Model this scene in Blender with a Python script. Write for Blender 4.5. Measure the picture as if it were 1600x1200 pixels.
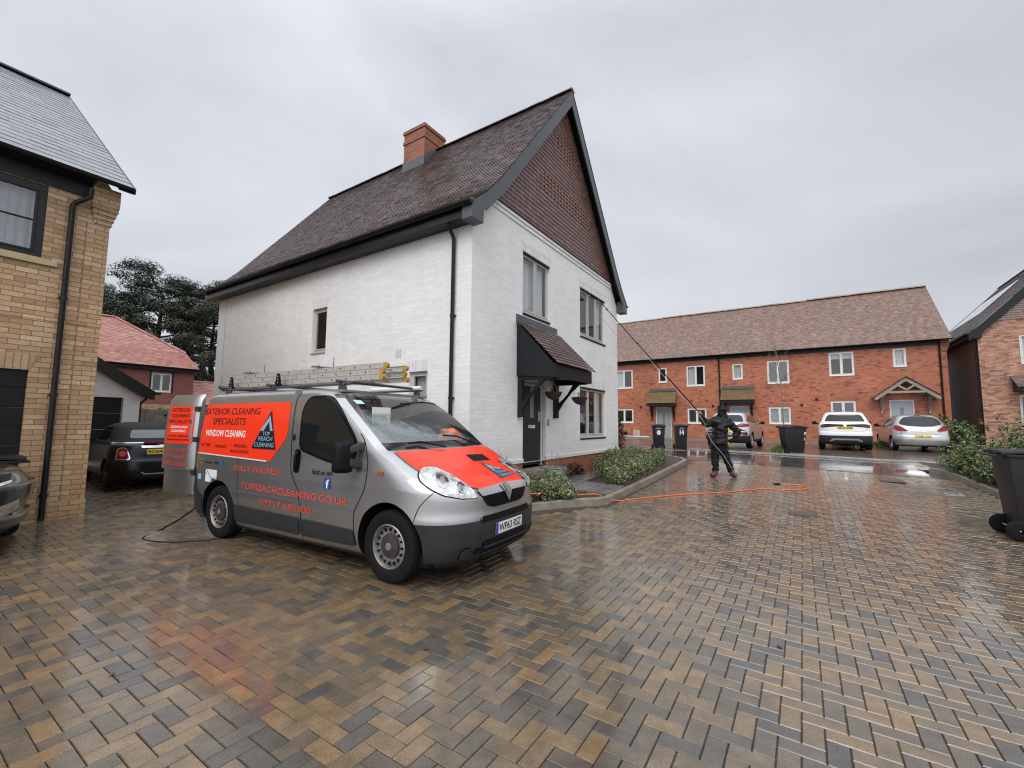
import bpy, bmesh, math, random
import numpy as np
from mathutils import Vector, Matrix
from mathutils.bvhtree import BVHTree
from math import radians as R, sin, cos, pi

for o in list(bpy.data.objects): bpy.data.objects.remove(o)
SC = bpy.context.scene
COL = SC.collection

# ------------------------------------------------------------------ camera
PITCH, ROLL = R(5.107), R(0.516)
F0 = Vector((0, cos(PITCH), sin(PITCH))); U0 = Vector((0, -sin(PITCH), cos(PITCH))); X0 = Vector((1, 0, 0))
RT = X0*cos(ROLL) + U0*sin(ROLL); UPV = U0*cos(ROLL) - X0*sin(ROLL)
cam = bpy.data.cameras.new('camera'); camo = bpy.data.objects.new('camera', cam); COL.objects.link(camo)
m = Matrix.Identity(4)
for i in range(3):
    m[i][0] = RT[i]; m[i][1] = UPV[i]; m[i][2] = -F0[i]
m[2][3] = 1.5
camo.matrix_world = m
cam.sensor_width = 36; cam.lens = 36*687/1600; cam.clip_start = 0.05; cam.clip_end = 3000
SC.camera = camo

# ------------------------------------------------------------------ world: wet overcast sky
SUN_EL, SUN_AZ = R(48), R(200)          # azimuth clockwise from +Y
w = bpy.data.worlds.new('World'); SC.world = w; w.use_nodes = True
nt = w.node_tree; nt.nodes.clear()
def N(t, ty, **k):
    n = t.nodes.new(ty)
    for a, b in k.items():
        if a.startswith('i_'): n.inputs[a[2:].replace('_', ' ')].default_value = b
        else: setattr(n, a, b)
    return n
sky = N(nt, 'ShaderNodeTexSky', sky_type='NISHITA', sun_disc=False, sun_elevation=SUN_EL, sun_rotation=SUN_AZ, air_density=2.0, dust_density=6.0)
tc = N(nt, 'ShaderNodeTexCoord')
sep = N(nt, 'ShaderNodeSeparateXYZ'); nt.links.new(tc.outputs['Generated'], sep.inputs[0])
mp = N(nt, 'ShaderNodeMapping'); mp.inputs['Scale'].default_value = (1.0, 1.0, 2.2); nt.links.new(tc.outputs['Generated'], mp.inputs[0])
nz = N(nt, 'ShaderNodeTexNoise', i_Scale=1.35, i_Detail=6.0, i_Roughness=0.5, i_Distortion=0.6); nt.links.new(mp.outputs[0], nz.inputs['Vector'])
cr = N(nt, 'ShaderNodeValToRGB'); nt.links.new(nz.outputs[0], cr.inputs[0])
cr.color_ramp.elements[0].position = 0.32; cr.color_ramp.elements[0].color = (5.9, 6.15, 6.95, 1)
cr.color_ramp.elements[1].position = 0.68; cr.color_ramp.elements[1].color = (8.3, 8.55, 9.2, 1)
el = N(nt, 'ShaderNodeMapRange', interpolation_type='SMOOTHSTEP'); nt.links.new(sep.outputs[2], el.inputs[0])
el.inputs[1].default_value = 0.66; el.inputs[2].default_value = 1.0; el.inputs[3].default_value = 1.0; el.inputs[4].default_value = 2.4
# overcast is brighter on the side the hidden sun stands (behind the camera)
bk = N(nt, 'ShaderNodeMapRange', interpolation_type='SMOOTHSTEP'); nt.links.new(sep.outputs[1], bk.inputs[0])
bk.inputs[1].default_value = 0.15; bk.inputs[2].default_value = -0.7; bk.inputs[3].default_value = 1.0; bk.inputs[4].default_value = 1.95
lo = N(nt, 'ShaderNodeMapRange', interpolation_type='SMOOTHSTEP'); nt.links.new(sep.outputs[2], lo.inputs[0])
lo.inputs[1].default_value = -0.02; lo.inputs[2].default_value = 0.22; lo.inputs[3].default_value = 1.0; lo.inputs[4].default_value = 1.0
m1 = N(nt, 'ShaderNodeMath', operation='MULTIPLY'); nt.links.new(el.outputs[0], m1.inputs[0]); nt.links.new(bk.outputs[0], m1.inputs[1])
m2 = N(nt, 'ShaderNodeMath', operation='MULTIPLY'); nt.links.new(m1.outputs[0], m2.inputs[0]); nt.links.new(lo.outputs[0], m2.inputs[1])
xr_ = N(nt, 'ShaderNodeMapRange', interpolation_type='SMOOTHSTEP'); nt.links.new(sep.outputs[0], xr_.inputs[0]); xr_.inputs[1].default_value = -0.3; xr_.inputs[2].default_value = 0.75; xr_.inputs[3].default_value = 1.04; xr_.inputs[4].default_value = 0.88
m3 = N(nt, 'ShaderNodeMath', operation='MULTIPLY'); nt.links.new(m2.outputs[0], m3.inputs[0]); nt.links.new(xr_.outputs[0], m3.inputs[1])
vm = N(nt, 'ShaderNodeVectorMath', operation='SCALE'); nt.links.new(cr.outputs[0], vm.inputs[0]); nt.links.new(m3.outputs[0], vm.inputs['Scale'])
mx = N(nt, 'ShaderNodeMix', data_type='RGBA'); mx.inputs[0].default_value = 0.95
nt.links.new(sky.outputs[0], mx.inputs[6]); nt.links.new(vm.outputs[0], mx.inputs[7])
bg = N(nt, 'ShaderNodeBackground', i_Strength=0.09); nt.links.new(mx.outputs[2], bg.inputs[0])
wo = N(nt, 'ShaderNodeOutputWorld'); nt.links.new(bg.outputs[0], wo.inputs[0])

sl = bpy.data.lights.new('sun', 'SUN'); sl.energy = 1.3; sl.angle = R(40); sl.color = (1.0, 0.97, 0.93)
so = bpy.data.objects.new('sun', sl); COL.objects.link(so)
sd = Vector((sin(SUN_AZ)*cos(SUN_EL), cos(SUN_AZ)*cos(SUN_EL), sin(SUN_EL)))
so.rotation_euler = (-sd).to_track_quat('-Z', 'Y').to_euler(); so.location = (0, 0, 60)
SC.view_settings.view_transform = 'Standard'; SC.view_settings.look = 'None'; SC.view_settings.gamma = 1
SC.view_settings.exposure = 0.10
try: SC.cycles.filter_width = 1.15
except Exception: pass
SC.render.resolution_x = 1024; SC.render.resolution_y = 768

# ------------------------------------------------------------------ ground height and site frame
def gz(x, y):
    t = min(max((y-4)/16, 0), 1); return 0.54*(3*t*t-2*t**3)
AZ = R(33.4)
VV = Vector((sin(AZ), cos(AZ), 0)); UU = Vector((-cos(AZ), sin(AZ), 0)); OO = Vector((-0.71259, 7.41184, 0))
SROT = math.atan2(VV.y, VV.x)
def S(v, u, z=0): return OO + VV*v + UU*u + Vector((0, 0, z))       # site -> world
def sv(p):                                                          # world -> site (v,u,z)
    q = Vector(p) - OO; return Vector((q.dot(VV), q.dot(UU), p[2]))
def gs(v, u): p = S(v, u); return gz(p.x, p.y)

# ------------------------------------------------------------------ object helpers
def thing(name, label, cat, loc=(0, 0, 0), rotz=0.0, group=None, kind=None):
    o = bpy.data.objects.new(name, None); COL.objects.link(o)
    o.empty_display_size = 0.2
    o.location = loc; o.rotation_euler = (0, 0, rotz); tag(o, label, cat, group, kind); return o
def tag(o, label=None, cat=None, group=None, kind=None):
    if label: o['label'] = label
    if cat: o['category'] = cat
    if group: o['group'] = group
    if kind: o['kind'] = kind
    return o
def sthing(name, label, cat, v, u, z, group=None):                   # thing in the site frame; children use site offsets from (v,u,z)
    t = thing(name, label, cat, S(v, u, z), SROT, group); t['_b'] = (v, u, z); return t
def copy_tree(o, parent=None):
    c = o.copy(); COL.objects.link(c)
    if parent: c.parent = parent
    for ch in list(o.children): copy_tree(ch, c)
    return c

class MB:
    def __init__(s, off=(0, 0, 0)): s.v = []; s.f = []; s.r = []; s.o = Vector(off); s.mi = []; s.cur = 0
    def add(s, vs, fs, rnd=0.5):
        b = len(s.v); s.v += [tuple(Vector(p)-s.o) for p in vs]
        for f in fs: s.f.append([i+b for i in f]); s.r.append(rnd); s.mi.append(s.cur)
        return s
    def poly(s, pts, rnd=0.5): return s.add(pts, [list(range(len(pts)))], rnd)
    def box(s, a, b, rnd=0.5):
        x0, y0, z0 = [min(a[i], b[i]) for i in range(3)]; x1, y1, z1 = [max(a[i], b[i]) for i in range(3)]
        return s.add([(x0,y0,z0),(x1,y0,z0),(x1,y1,z0),(x0,y1,z0),(x0,y0,z1),(x1,y0,z1),(x1,y1,z1),(x0,y1,z1)],
            [[0,3,2,1],[4,5,6,7],[0,1,5,4],[1,2,6,5],[2,3,7,6],[3,0,4,7]], rnd)
    def hexa(s, p, rnd=0.5):                                         # 8 points: bottom ring then top ring
        return s.add(p, [[0,3,2,1],[4,5,6,7],[0,1,5,4],[1,2,6,5],[2,3,7,6],[3,0,4,7]], rnd)
    def prism(s, pts, d, rnd=0.5):                                   # planar polygon extruded by vector d
        n = len(pts); d = Vector(d); P = [Vector(p) for p in pts]
        return s.add(P+[p+d for p in P], [list(range(n))[::-1], list(range(n, 2*n))]+[[i, (i+1) % n, n+(i+1) % n, n+i] for i in range(n)], rnd)
    def cyl(s, p0, p1, r0, r1=None, n=12, rnd=0.5, cap=True):
        r1 = r0 if r1 is None else r1
        p0, p1 = Vector(p0), Vector(p1); d = (p1-p0).normalized(); a = d.orthogonal().normalized(); b = d.cross(a)
        vs = [p0+(a*cos(2*pi*i/n)+b*sin(2*pi*i/n))*r0 for i in range(n)]+[p1+(a*cos(2*pi*i/n)+b*sin(2*pi*i/n))*r1 for i in range(n)]
        fs = [[i, (i+1) % n, n+(i+1) % n, n+i] for i in range(n)]
        if cap: fs += [list(range(n))[::-1], list(range(n, 2*n))]
        return s.add(vs, fs, rnd)
    def tube(s, path, r, n=8, rnd=0.5):
        P = [Vector(p) for p in path]; m = len(P); rs = r if isinstance(r, (list, tuple)) else [r]*m
        prev = None; vs = []
        for i in range(m):
            d = (P[min(i+1, m-1)]-P[max(i-1, 0)]).normalized()
            a = d.orthogonal().normalized() if prev is None else (prev-d*prev.dot(d)).normalized()
            prev = a; b = d.cross(a)
            vs += [P[i]+(a*cos(2*pi*k/n)+b*sin(2*pi*k/n))*rs[i] for k in range(n)]
        fs = [[i*n+k, i*n+(k+1) % n, (i+1)*n+(k+1) % n, (i+1)*n+k] for i in range(m-1) for k in range(n)]
        fs += [list(range(n))[::-1], list(range((m-1)*n, m*n))]
        return s.add(vs, fs, rnd)
    def lathe(s, prof, c=(0, 0, 0), axis='z', n=24, rnd=0.5):        # prof: (radius, height)
        vs = []; c = Vector(c)
        for (r, h) in prof:
            for k in range(n):
                a = 2*pi*k/n; x, y = r*cos(a), r*sin(a)
                vs.append(c+(Vector((x, y, h)) if axis == 'z' else Vector((x, h, y)) if axis == 'y' else Vector((h, x, y))))
        m = len(prof)
        fs = [[i*n+k, i*n+(k+1) % n, (i+1)*n+(k+1) % n, (i+1)*n+k] for i in range(m-1) for k in range(n)]
        return s.add(vs, fs, rnd)
    def build(s, name, mat, parent=None, smooth=0, bevel=0, kind=None, fix=True):
        me = bpy.data.meshes.new(name); me.from_pydata(s.v, [], s.f)
        mats = mat if isinstance(mat, (list, tuple)) else [mat]
        for q in mats: me.materials.append(q)
        if len(mats) > 1: me.polygons.foreach_set('material_index', s.mi)
        at = me.attributes.new('rnd', 'FLOAT', 'FACE'); at.data.foreach_set('value', s.r)
        if fix or bevel:
            bm = bmesh.new(); bm.from_mesh(me)
            bmesh.ops.recalc_face_normals(bm, faces=bm.faces)
            if bevel: bmesh.ops.bevel(bm, geom=list(bm.edges), offset=bevel, segments=2 if bevel > 0.008 else 1, affect='EDGES', profile=0.6)
            bm.to_mesh(me); bm.free()
        boxuv(me, s.o)
        if smooth:
            me.polygons.foreach_set('use_smooth', [True]*len(me.polygons)); me.set_sharp_from_angle(angle=R(smooth))
        o = bpy.data.objects.new(name, me); COL.objects.link(o)
        if parent: o.parent = parent
        if kind: o['kind'] = kind
        return o
def boxuv(me, off=(0, 0, 0)):
    if not len(me.polygons): return
    uv = me.uv_layers.new(name='UVMap')
    nl = len(me.loops); co = np.empty(len(me.vertices)*3); me.vertices.foreach_get('co', co); co = co.reshape(-1, 3)+np.array(off)
    li = np.empty(nl, int); me.loops.foreach_get('vertex_index', li)
    no = np.empty(len(me.polygons)*3); me.polygons.foreach_get('normal', no); no = np.abs(no.reshape(-1, 3))
    lt = np.empty(len(me.polygons), int); me.polygons.foreach_get('loop_total', lt)
    ln = np.repeat(no, lt, axis=0); c = co[li]
    z = (ln[:, 2] > 0.75); x = (~z) & (ln[:, 0] > ln[:, 1])
    U = np.where(z, c[:, 0], np.where(x, c[:, 1], c[:, 0])); V = np.where(z, c[:, 1], c[:, 2])
    uv.data.foreach_set('uv', np.stack([U, V], 1).ravel())
def SM(t): return MB(t['_b'])                                        # mesh builder whose points are absolute site coords

# ------------------------------------------------------------------ materials
MATS = {}
def newmat(name):
    mt = bpy.data.materials.new(name); mt.use_nodes = True; t = mt.node_tree; t.nodes.clear()
    out = N(t, 'ShaderNodeOutputMaterial'); b = N(t, 'ShaderNodeBsdfPrincipled'); t.links.new(b.outputs[0], out.inputs[0])
    MATS[name] = mt; return mt, t, b, out
def C4(c): return (c[0], c[1], c[2], 1)
def mat(name, col, rough=0.5, metal=0, coat=0, var=0.0, vs=8.0, bump=0.0, bs=40.0, spec=0.5, rv=0.0, coatr=0.05):
    if name in MATS: return MATS[name]
    mt, t, b, out = newmat(name)
    b.inputs['Roughness'].default_value = rough; b.inputs['Metallic'].default_value = metal
    b.inputs['Coat Weight'].default_value = coat; b.inputs['Coat Roughness'].default_value = coatr
    b.inputs['Specular IOR Level'].default_value = spec
    b.inputs['Base Color'].default_value = C4(col)
    if var or bump or rv:
        tcn = N(t, 'ShaderNodeTexCoord')
        nn = N(t, 'ShaderNodeTexNoise', i_Scale=vs, i_Detail=6.0, i_Roughness=0.6); t.links.new(tcn.outputs['Object'], nn.inputs['Vector'])
        if var:
            r = N(t, 'ShaderNodeValToRGB'); t.links.new(nn.outputs[0], r.inputs[0])
            r.color_ramp.elements[0].position = 0.3; r.color_ramp.elements[1].position = 0.7
            r.color_ramp.elements[0].color = C4([x*(1-var) for x in col]); r.color_ramp.elements[1].color = C4([min(1, x*(1+var)) for x in col])
            t.links.new(r.outputs[0], b.inputs['Base Color'])
        if rv:
            mr = N(t, 'ShaderNodeMapRange'); t.links.new(nn.outputs[0], mr.inputs[0])
            mr.inputs[1].default_value = .3; mr.inputs[2].default_value = .7; mr.inputs[3].default_value = max(0.02, rough-rv); mr.inputs[4].default_value = rough+rv
            t.links.new(mr.outputs[0], b.inputs['Roughness'])
        if bump:
            n2 = N(t, 'ShaderNodeTexNoise', i_Scale=bs, i_Detail=4.0); t.links.new(tcn.outputs['Object'], n2.inputs['Vector'])
            bp = N(t, 'ShaderNodeBump', i_Strength=bump, i_Distance=0.01); t.links.new(n2.outputs[0], bp.inputs['Height']); t.links.new(bp.outputs[0], b.inputs['Normal'])
    return mt
def brick(name, cols, mortar, rough=0.6, bw=0.225, bh=0.075, ms=0.010, bump=0.5, dirt=0.25, painted=False, dark=None, vert=False):
    if name in MATS: return MATS[name]
    mt, t, b, out = newmat(name)
    uv = N(t, 'ShaderNodeUVMap', uv_map='UVMap'); src = uv.outputs[0]
    wn = N(t, 'ShaderNodeTexNoise', i_Scale=2.0, i_Detail=2.0); t.links.new(src, wn.inputs['Vector'])
    wa = N(t, 'ShaderNodeVectorMath', operation='MULTIPLY_ADD'); t.links.new(wn.outputs['Color'], wa.inputs[0]); wa.inputs[1].default_value = (0.006, 0.006, 0); t.links.new(src, wa.inputs[2])
    br = N(t, 'ShaderNodeTexBrick', offset=0.5, squash=1.0); t.links.new(wa.outputs[0], br.inputs['Vector'])
    br.inputs['Scale'].default_value = 1.0; br.inputs['Brick Width'].default_value = bw; br.inputs['Row Height'].default_value = bh
    br.inputs['Mortar Size'].default_value = ms*0.5; br.inputs['Mortar Smooth'].default_value = 0.15 if not painted else 0.6; br.inputs['Bias'].default_value = 0
    br.inputs['Color1'].default_value = (0, 0, 0, 1); br.inputs['Color2'].default_value = (1, 1, 1, 1); br.inputs['Mortar'].default_value = (0.5, 0.5, 0.5, 1)
    # per-brick value -> ramp over brick colours
    ramp = N(t, 'ShaderNodeValToRGB'); t.links.new(br.outputs['Color'], ramp.inputs[0])
    e = ramp.color_ramp.elements; k = len(cols)
    while len(e) < k: e.new(0.5)
    for i, c in enumerate(cols): e[i].position = i/(k-1); e[i].color = C4(c)
    n1 = N(t, 'ShaderNodeTexNoise', i_Scale=22.0, i_Detail=5.0, i_Roughness=0.65); t.links.new(src, n1.inputs['Vector'])
    n0 = N(t, 'ShaderNodeTexNoise', i_Scale=0.55, i_Detail=5.0, i_Roughness=0.6); t.links.new(src, n0.inputs['Vector'])
    def shade(cin, nn, lo_, hi_):
        mr = N(t, 'ShaderNodeMapRange'); t.links.new(nn.outputs[0], mr.inputs[0]); mr.inputs[1].default_value = .3; mr.inputs[2].default_value = .7
        mr.inputs[3].default_value = lo_; mr.inputs[4].default_value = hi_
        vmn = N(t, 'ShaderNodeVectorMath', operation='SCALE'); t.links.new(cin, vmn.inputs[0]); t.links.new(mr.outputs[0], vmn.inputs['Scale']); return vmn.outputs[0]
    c1 = shade(shade(ramp.outputs[0], n1, 1-dirt*0.7, 1+dirt*0.7), n0, 1-dirt, 1+dirt*0.5)
    mxn = N(t, 'ShaderNodeMix', data_type='RGBA'); t.links.new(br.outputs['Fac'], mxn.inputs[0]); t.links.new(c1, mxn.inputs[6])
    mm = N(t, 'ShaderNodeRGB'); mm.outputs[0].default_value = C4(mortar); t.links.new(shade(mm.outputs[0], n0, 1-dirt, 1+dirt*.3), mxn.inputs[7])
    cout = mxn.outputs[2]
    if painted:
        ms_ = N(t, 'ShaderNodeMapping'); ms_.inputs['Scale'].default_value = (2.2, 0.30, 1.0); t.links.new(src, ms_.inputs[0])
        ns_ = N(t, 'ShaderNodeTexNoise', i_Scale=1.0, i_Detail=6.0, i_Roughness=0.65); t.links.new(ms_.outputs[0], ns_.inputs['Vector']); cout = shade(cout, ns_, 0.955, 1.02)
        sz_ = N(t, 'ShaderNodeSeparateXYZ'); t.links.new(src, sz_.inputs[0]); mz_ = N(t, 'ShaderNodeMapRange', interpolation_type='SMOOTHSTEP'); t.links.new(sz_.outputs[1], mz_.inputs[0]); mz_.inputs[1].default_value = 1.25; mz_.inputs[2].default_value = .65; mz_.inputs[3].default_value = 0; mz_.inputs[4].default_value = .55
        mq_ = N(t, 'ShaderNodeMath', operation='MULTIPLY'); t.links.new(mz_.outputs[0], mq_.inputs[0]); t.links.new(n1.outputs[0], mq_.inputs[1]); mr_ = N(t, 'ShaderNodeMix', data_type='RGBA'); t.links.new(mq_.outputs[0], mr_.inputs[0]); t.links.new(cout, mr_.inputs[6]); mr_.inputs[7].default_value = (.42, .38, .30, 1); cout = mr_.outputs[2]
    t.links.new(cout, b.inputs['Base Color'])
    b.inputs['Roughness'].default_value = rough
    h = N(t, 'ShaderNodeMath', operation='MULTIPLY_ADD'); t.links.new(br.outputs['Fac'], h.inputs[0]); h.inputs[1].default_value = -1.0
    h2 = N(t, 'ShaderNodeMath', operation='MULTIPLY_ADD'); t.links.new(n1.outputs[0], h2.inputs[0]); h2.inputs[1].default_value = 0.45
    h3 = N(t, 'ShaderNodeMath', operation='MULTIPLY'); t.links.new(br.outputs['Color'], h3.inputs[0]); h3.inputs[1].default_value = 0.3; t.links.new(h3.outputs[0], h2.inputs[2])
    t.links.new(h2.outputs[0], h.inputs[2])
    bp = N(t, 'ShaderNodeBump', i_Strength=bump, i_Distance=0.008); t.links.new(h.outputs[0], bp.inputs['Height']); t.links.new(bp.outputs[0], b.inputs['Normal'])
    return mt
def rndmat(name, cols, rough=0.5, dirt=0.2, patch=None, bump=0.3, bs=60, rv=0.0, rs=1.2, spec=0.5, speck=0.0, pscale=0.5):
    """per-element colour from the face attribute rnd, weathered with noise"""
    if name in MATS: return MATS[name]
    mt, t, b, out = newmat(name)
    at = N(t, 'ShaderNodeAttribute', attribute_name='rnd'); tcn = N(t, 'ShaderNodeTexCoord'); ob = tcn.outputs['Object']
    ramp = N(t, 'ShaderNodeValToRGB'); t.links.new(at.outputs['Fac'], ramp.inputs[0]); e = ramp.color_ramp.elements; k = len(cols)
    while len(e) < k: e.new(0.5)
    for i, c in enumerate(cols): e[i].position = i/(k-1); e[i].color = C4(c)
    n1 = N(t, 'ShaderNodeTexNoise', i_Scale=bs, i_Detail=4.0, i_Roughness=0.7); t.links.new(ob, n1.inputs['Vector'])
    n0 = N(t, 'ShaderNodeTexNoise', i_Scale=9.0, i_Detail=6.0, i_Roughness=0.6); t.links.new(ob, n0.inputs['Vector'])
    def shade(cin, nn, lo_, hi_):
        mr = N(t, 'ShaderNodeMapRange'); t.links.new(nn.outputs[0], mr.inputs[0]); mr.inputs[1].default_value = .32; mr.inputs[2].default_value = .68
        mr.inputs[3].default_value = lo_; mr.inputs[4].default_value = hi_
        q = N(t, 'ShaderNodeVectorMath', operation='SCALE'); t.links.new(cin, q.inputs[0]); t.links.new(mr.outputs[0], q.inputs['Scale']); return q.outputs[0]
    c = shade(shade(ramp.outputs[0], n0, 1-dirt, 1+dirt), n1, 1-dirt-speck, 1+dirt*.6+speck)
    if patch:
        n3 = N(t, 'ShaderNodeTexNoise', i_Scale=pscale, i_Detail=7.0, i_Roughness=0.62, i_Distortion=0.4); t.links.new(ob, n3.inputs['Vector'])
        mr = N(t, 'ShaderNodeMapRange'); t.links.new(n3.outputs[0], mr.inputs[0]); mr.inputs[1].default_value = .46; mr.inputs[2].default_value = .62; mr.inputs[4].default_value = patch[3]
        mxn = N(t, 'ShaderNodeMix', data_type='RGBA'); t.links.new(mr.outputs[0], mxn.inputs[0]); t.links.new(c, mxn.inputs[6]); mxn.inputs[7].default_value = C4(patch)
        c = mxn.outputs[2]
    t.links.new(c, b.inputs['Base Color']); b.inputs['Roughness'].default_value = rough; b.inputs['Specular IOR Level'].default_value = spec
    if rv:
        n4 = N(t, 'ShaderNodeTexNoise', i_Scale=rs, i_Detail=6.0, i_Roughness=0.6, i_Distortion=0.6); t.links.new(ob, n4.inputs['Vector'])
        mr = N(t, 'ShaderNodeMapRange'); t.links.new(n4.outputs[0], mr.inputs[0]); mr.inputs[1].default_value = .38; mr.inputs[2].default_value = .62
        mr.inputs[3].default_value = rough-rv; mr.inputs[4].default_value = rough+rv
        ad = N(t, 'ShaderNodeMath', operation='MULTIPLY_ADD', use_clamp=True); t.links.new(n1.outputs[0], ad.inputs[0]); ad.inputs[1].default_value = 0.12; t.links.new(mr.outputs[0], ad.inputs[2])
        t.links.new(ad.outputs[0], b.inputs['Roughness'])
    bp = N(t, 'ShaderNodeBump', i_Strength=bump, i_Distance=0.004); t.links.new(n1.outputs[0], bp.inputs['Height']); t.links.new(bp.outputs[0], b.inputs['Normal'])
    return mt
def glassmat(name, tint=(0.86, 0.90, 0.90), opac=0.35, base=(0.02, 0.022, 0.024), rough=0.02):
    """window pane: clear transmission mixed with the pane's own reflection"""
    if name in MATS: return MATS[name]
    mt, t, b, out = newmat(name)
    b.inputs['Base Color'].default_value = C4(base); b.inputs['Roughness'].default_value = rough; b.inputs['Specular IOR Level'].default_value = 0.8
    tr = N(t, 'ShaderNodeBsdfTransparent'); tr.inputs[0].default_value = C4(tint)
    ms = N(t, 'ShaderNodeMixShader'); fr = N(t, 'ShaderNodeLayerWeight', i_Blend=0.5); pw = N(t, 'ShaderNodeMath', operation='POWER'); t.links.new(fr.outputs['Facing'], pw.inputs[0]); pw.inputs[1].default_value = 3.6
    gl_ = N(t, 'ShaderNodeBsdfGlossy', i_Roughness=rough)
    ad = N(t, 'ShaderNodeMath', operation='MULTIPLY_ADD', use_clamp=True); t.links.new(pw.outputs[0], ad.inputs[0]); ad.inputs[1].default_value = .9; ad.inputs[2].default_value = opac
    t.links.new(ad.outputs[0], ms.inputs[0]); t.links.new(tr.outputs[0], ms.inputs[1]); t.links.new(gl_.outputs[0], ms.inputs[2]); t.links.new(ms.outputs[0], out.inputs[0])
    return mt

M_white = brick('white_painted_brick', [(0.76,0.75,0.725),(0.80,0.79,0.765),(0.83,0.82,0.80)], (0.745,0.735,0.715), rough=0.5, bump=0.45, dirt=0.045, painted=True, ms=0.008)
M_buff = brick('buff_brick', [(0.32,0.19,0.09),(0.43,0.275,0.14),(0.51,0.345,0.19),(0.38,0.225,0.108),(0.56,0.395,0.23)], (0.20,0.125,0.068), rough=0.45, dirt=0.25, ms=0.011, bump=0.6)
M_buffv = brick('buff_soldier_brick', [(0.38,0.25,0.135),(0.48,0.34,0.20),(0.43,0.295,0.165)], (0.27,0.17,0.09), rough=0.42, dirt=0.3, bw=0.075, bh=0.5, ms=0.012, bump=0.8)
M_red = brick('red_brick', [(0.17,0.045,0.03),(0.40,0.115,0.052),(0.45,0.145,0.066),(0.38,0.102,0.046),(0.48,0.175,0.088),(0.42,0.128,0.058)], (0.34,0.18,0.12), rough=0.55, dirt=0.22, bump=0.5)
M_redp = brick('plinth_red_brick', [(0.30,0.09,0.05),(0.42,0.13,0.07),(0.36,0.12,0.065)], (0.26,0.16,0.11), rough=0.45, dirt=0.3)
M_chim = brick('chimney_brick', [(0.20,0.062,0.03),(0.34,0.115,0.05),(0.28,0.085,0.038)], (0.16,0.09,0.06), rough=0.55, dirt=0.25)
M_brn = brick('brown_mix_brick', [(0.17,0.065,0.04),(0.42,0.20,0.115),(0.50,0.27,0.17),(0.30,0.12,0.07),(0.54,0.31,0.20),(0.22,0.09,0.055)], (0.30,0.21,0.155), rough=0.55, dirt=0.3)
M_brnd = brick('shaded_side_brick', [(0.07,0.032,0.022),(0.19,0.08,0.05),(0.13,0.055,0.035)], (0.13,0.10,0.08), rough=0.4, dirt=0.4)  # brown house's side wall: its shade is put into these darker brick colours
M_tile = rndmat('brown_clay_tile', [(0.054,0.031,0.028),(0.080,0.045,0.040),(0.102,0.058,0.051),(0.066,0.038,0.034),(0.145,0.090,0.080)], rough=0.24, dirt=0.25, patch=(0.075,0.085,0.045,0.30), bump=0.5, rv=0.08)
M_hang = rndmat('hung_clay_tile', [(0.13,0.064,0.050),(0.165,0.083,0.066),(0.145,0.072,0.057),(0.20,0.112,0.092)], rough=0.36, dirt=0.2, bump=0.5)
M_hang2 = rndmat('hung_orange_tile', [(0.17,0.078,0.058),(0.22,0.105,0.08)], rough=0.42, dirt=0.25, bump=0.5)
M_tile2 = rndmat('mixed_clay_tile', [(0.185,0.112,0.085),(0.245,0.155,0.118),(0.28,0.182,0.142),(0.215,0.132,0.10),(0.325,0.23,0.185),(0.20,0.128,0.10)], rough=0.40, dirt=0.22, patch=(0.16,0.14,0.12,0.35), bump=0.4, rv=0.08)
M_tile3 = rndmat('pink_clay_tile', [(0.30,0.12,0.095),(0.39,0.18,0.14),(0.35,0.15,0.115),(0.46,0.25,0.20)], rough=0.42, dirt=0.2, bump=0.4)
M_tileg = rndmat('grey_brown_tile', [(0.09,0.07,0.065),(0.15,0.12,0.11),(0.12,0.095,0.09),(0.19,0.155,0.14)], rough=0.38, dirt=0.25, bump=0.4)
M_slate = rndmat('wet_slate', [(0.20,0.21,0.225),(0.235,0.245,0.26),(0.26,0.27,0.285)], rough=0.22, dirt=0.08, bump=0.15, rv=0.06)
M_mossy = rndmat('mossy_hood_tile', [(0.16,0.08,0.035),(0.22,0.11,0.045),(0.14,0.09,0.04),(0.20,0.12,0.05)], rough=0.5, dirt=0.35, patch=(0.10,0.11,0.03,0.5), bump=0.6, pscale=2.5)
M_pave = rndmat('wet_block_paving', [(0.070,0.062,0.052),(0.090,0.076,0.059),(0.115,0.089,0.059),(0.175,0.118,0.062),(0.215,0.138,0.066),(0.142,0.102,0.061),(0.100,0.082,0.060),(0.19,0.126,0.064)], rough=0.42, dirt=0.26, speck=0.26, bump=0.45, bs=130, rv=0.06, rs=0.8, spec=0.25, patch=(0.06,0.046,0.032,0.30), pscale=0.30)
def film(m_, w0=.85, w1=1.0, r0=.15, r1=.08, sc=.45):
    t = m_.node_tree; b = [n for n in t.nodes if n.type == 'BSDF_PRINCIPLED'][0]; tcn = N(t, 'ShaderNodeTexCoord')
    n_ = N(t, 'ShaderNodeTexNoise', i_Scale=sc, i_Detail=5.0, i_Roughness=0.55, i_Distortion=0.5); t.links.new(tcn.outputs['Object'], n_.inputs['Vector'])
    for key, a, c in (('Coat Weight', w0, w1), ('Coat Roughness', r0, r1)):
        mr = N(t, 'ShaderNodeMapRange'); t.links.new(n_.outputs[0], mr.inputs[0]); mr.inputs[1].default_value = .40; mr.inputs[2].default_value = .60; mr.inputs[3].default_value = a; mr.inputs[4].default_value = c; t.links.new(mr.outputs[0], b.inputs[key])
    b.inputs['Coat IOR'].default_value = 1.72
film(M_pave)
M_sand = mat('joint_sand', (0.045, 0.036, 0.026), 0.25, var=0.4, vs=3, bump=0.4)
M_black = mat('black_upvc', (0.010, 0.010, 0.011), 0.3, var=0.15, spec=.3)
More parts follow.
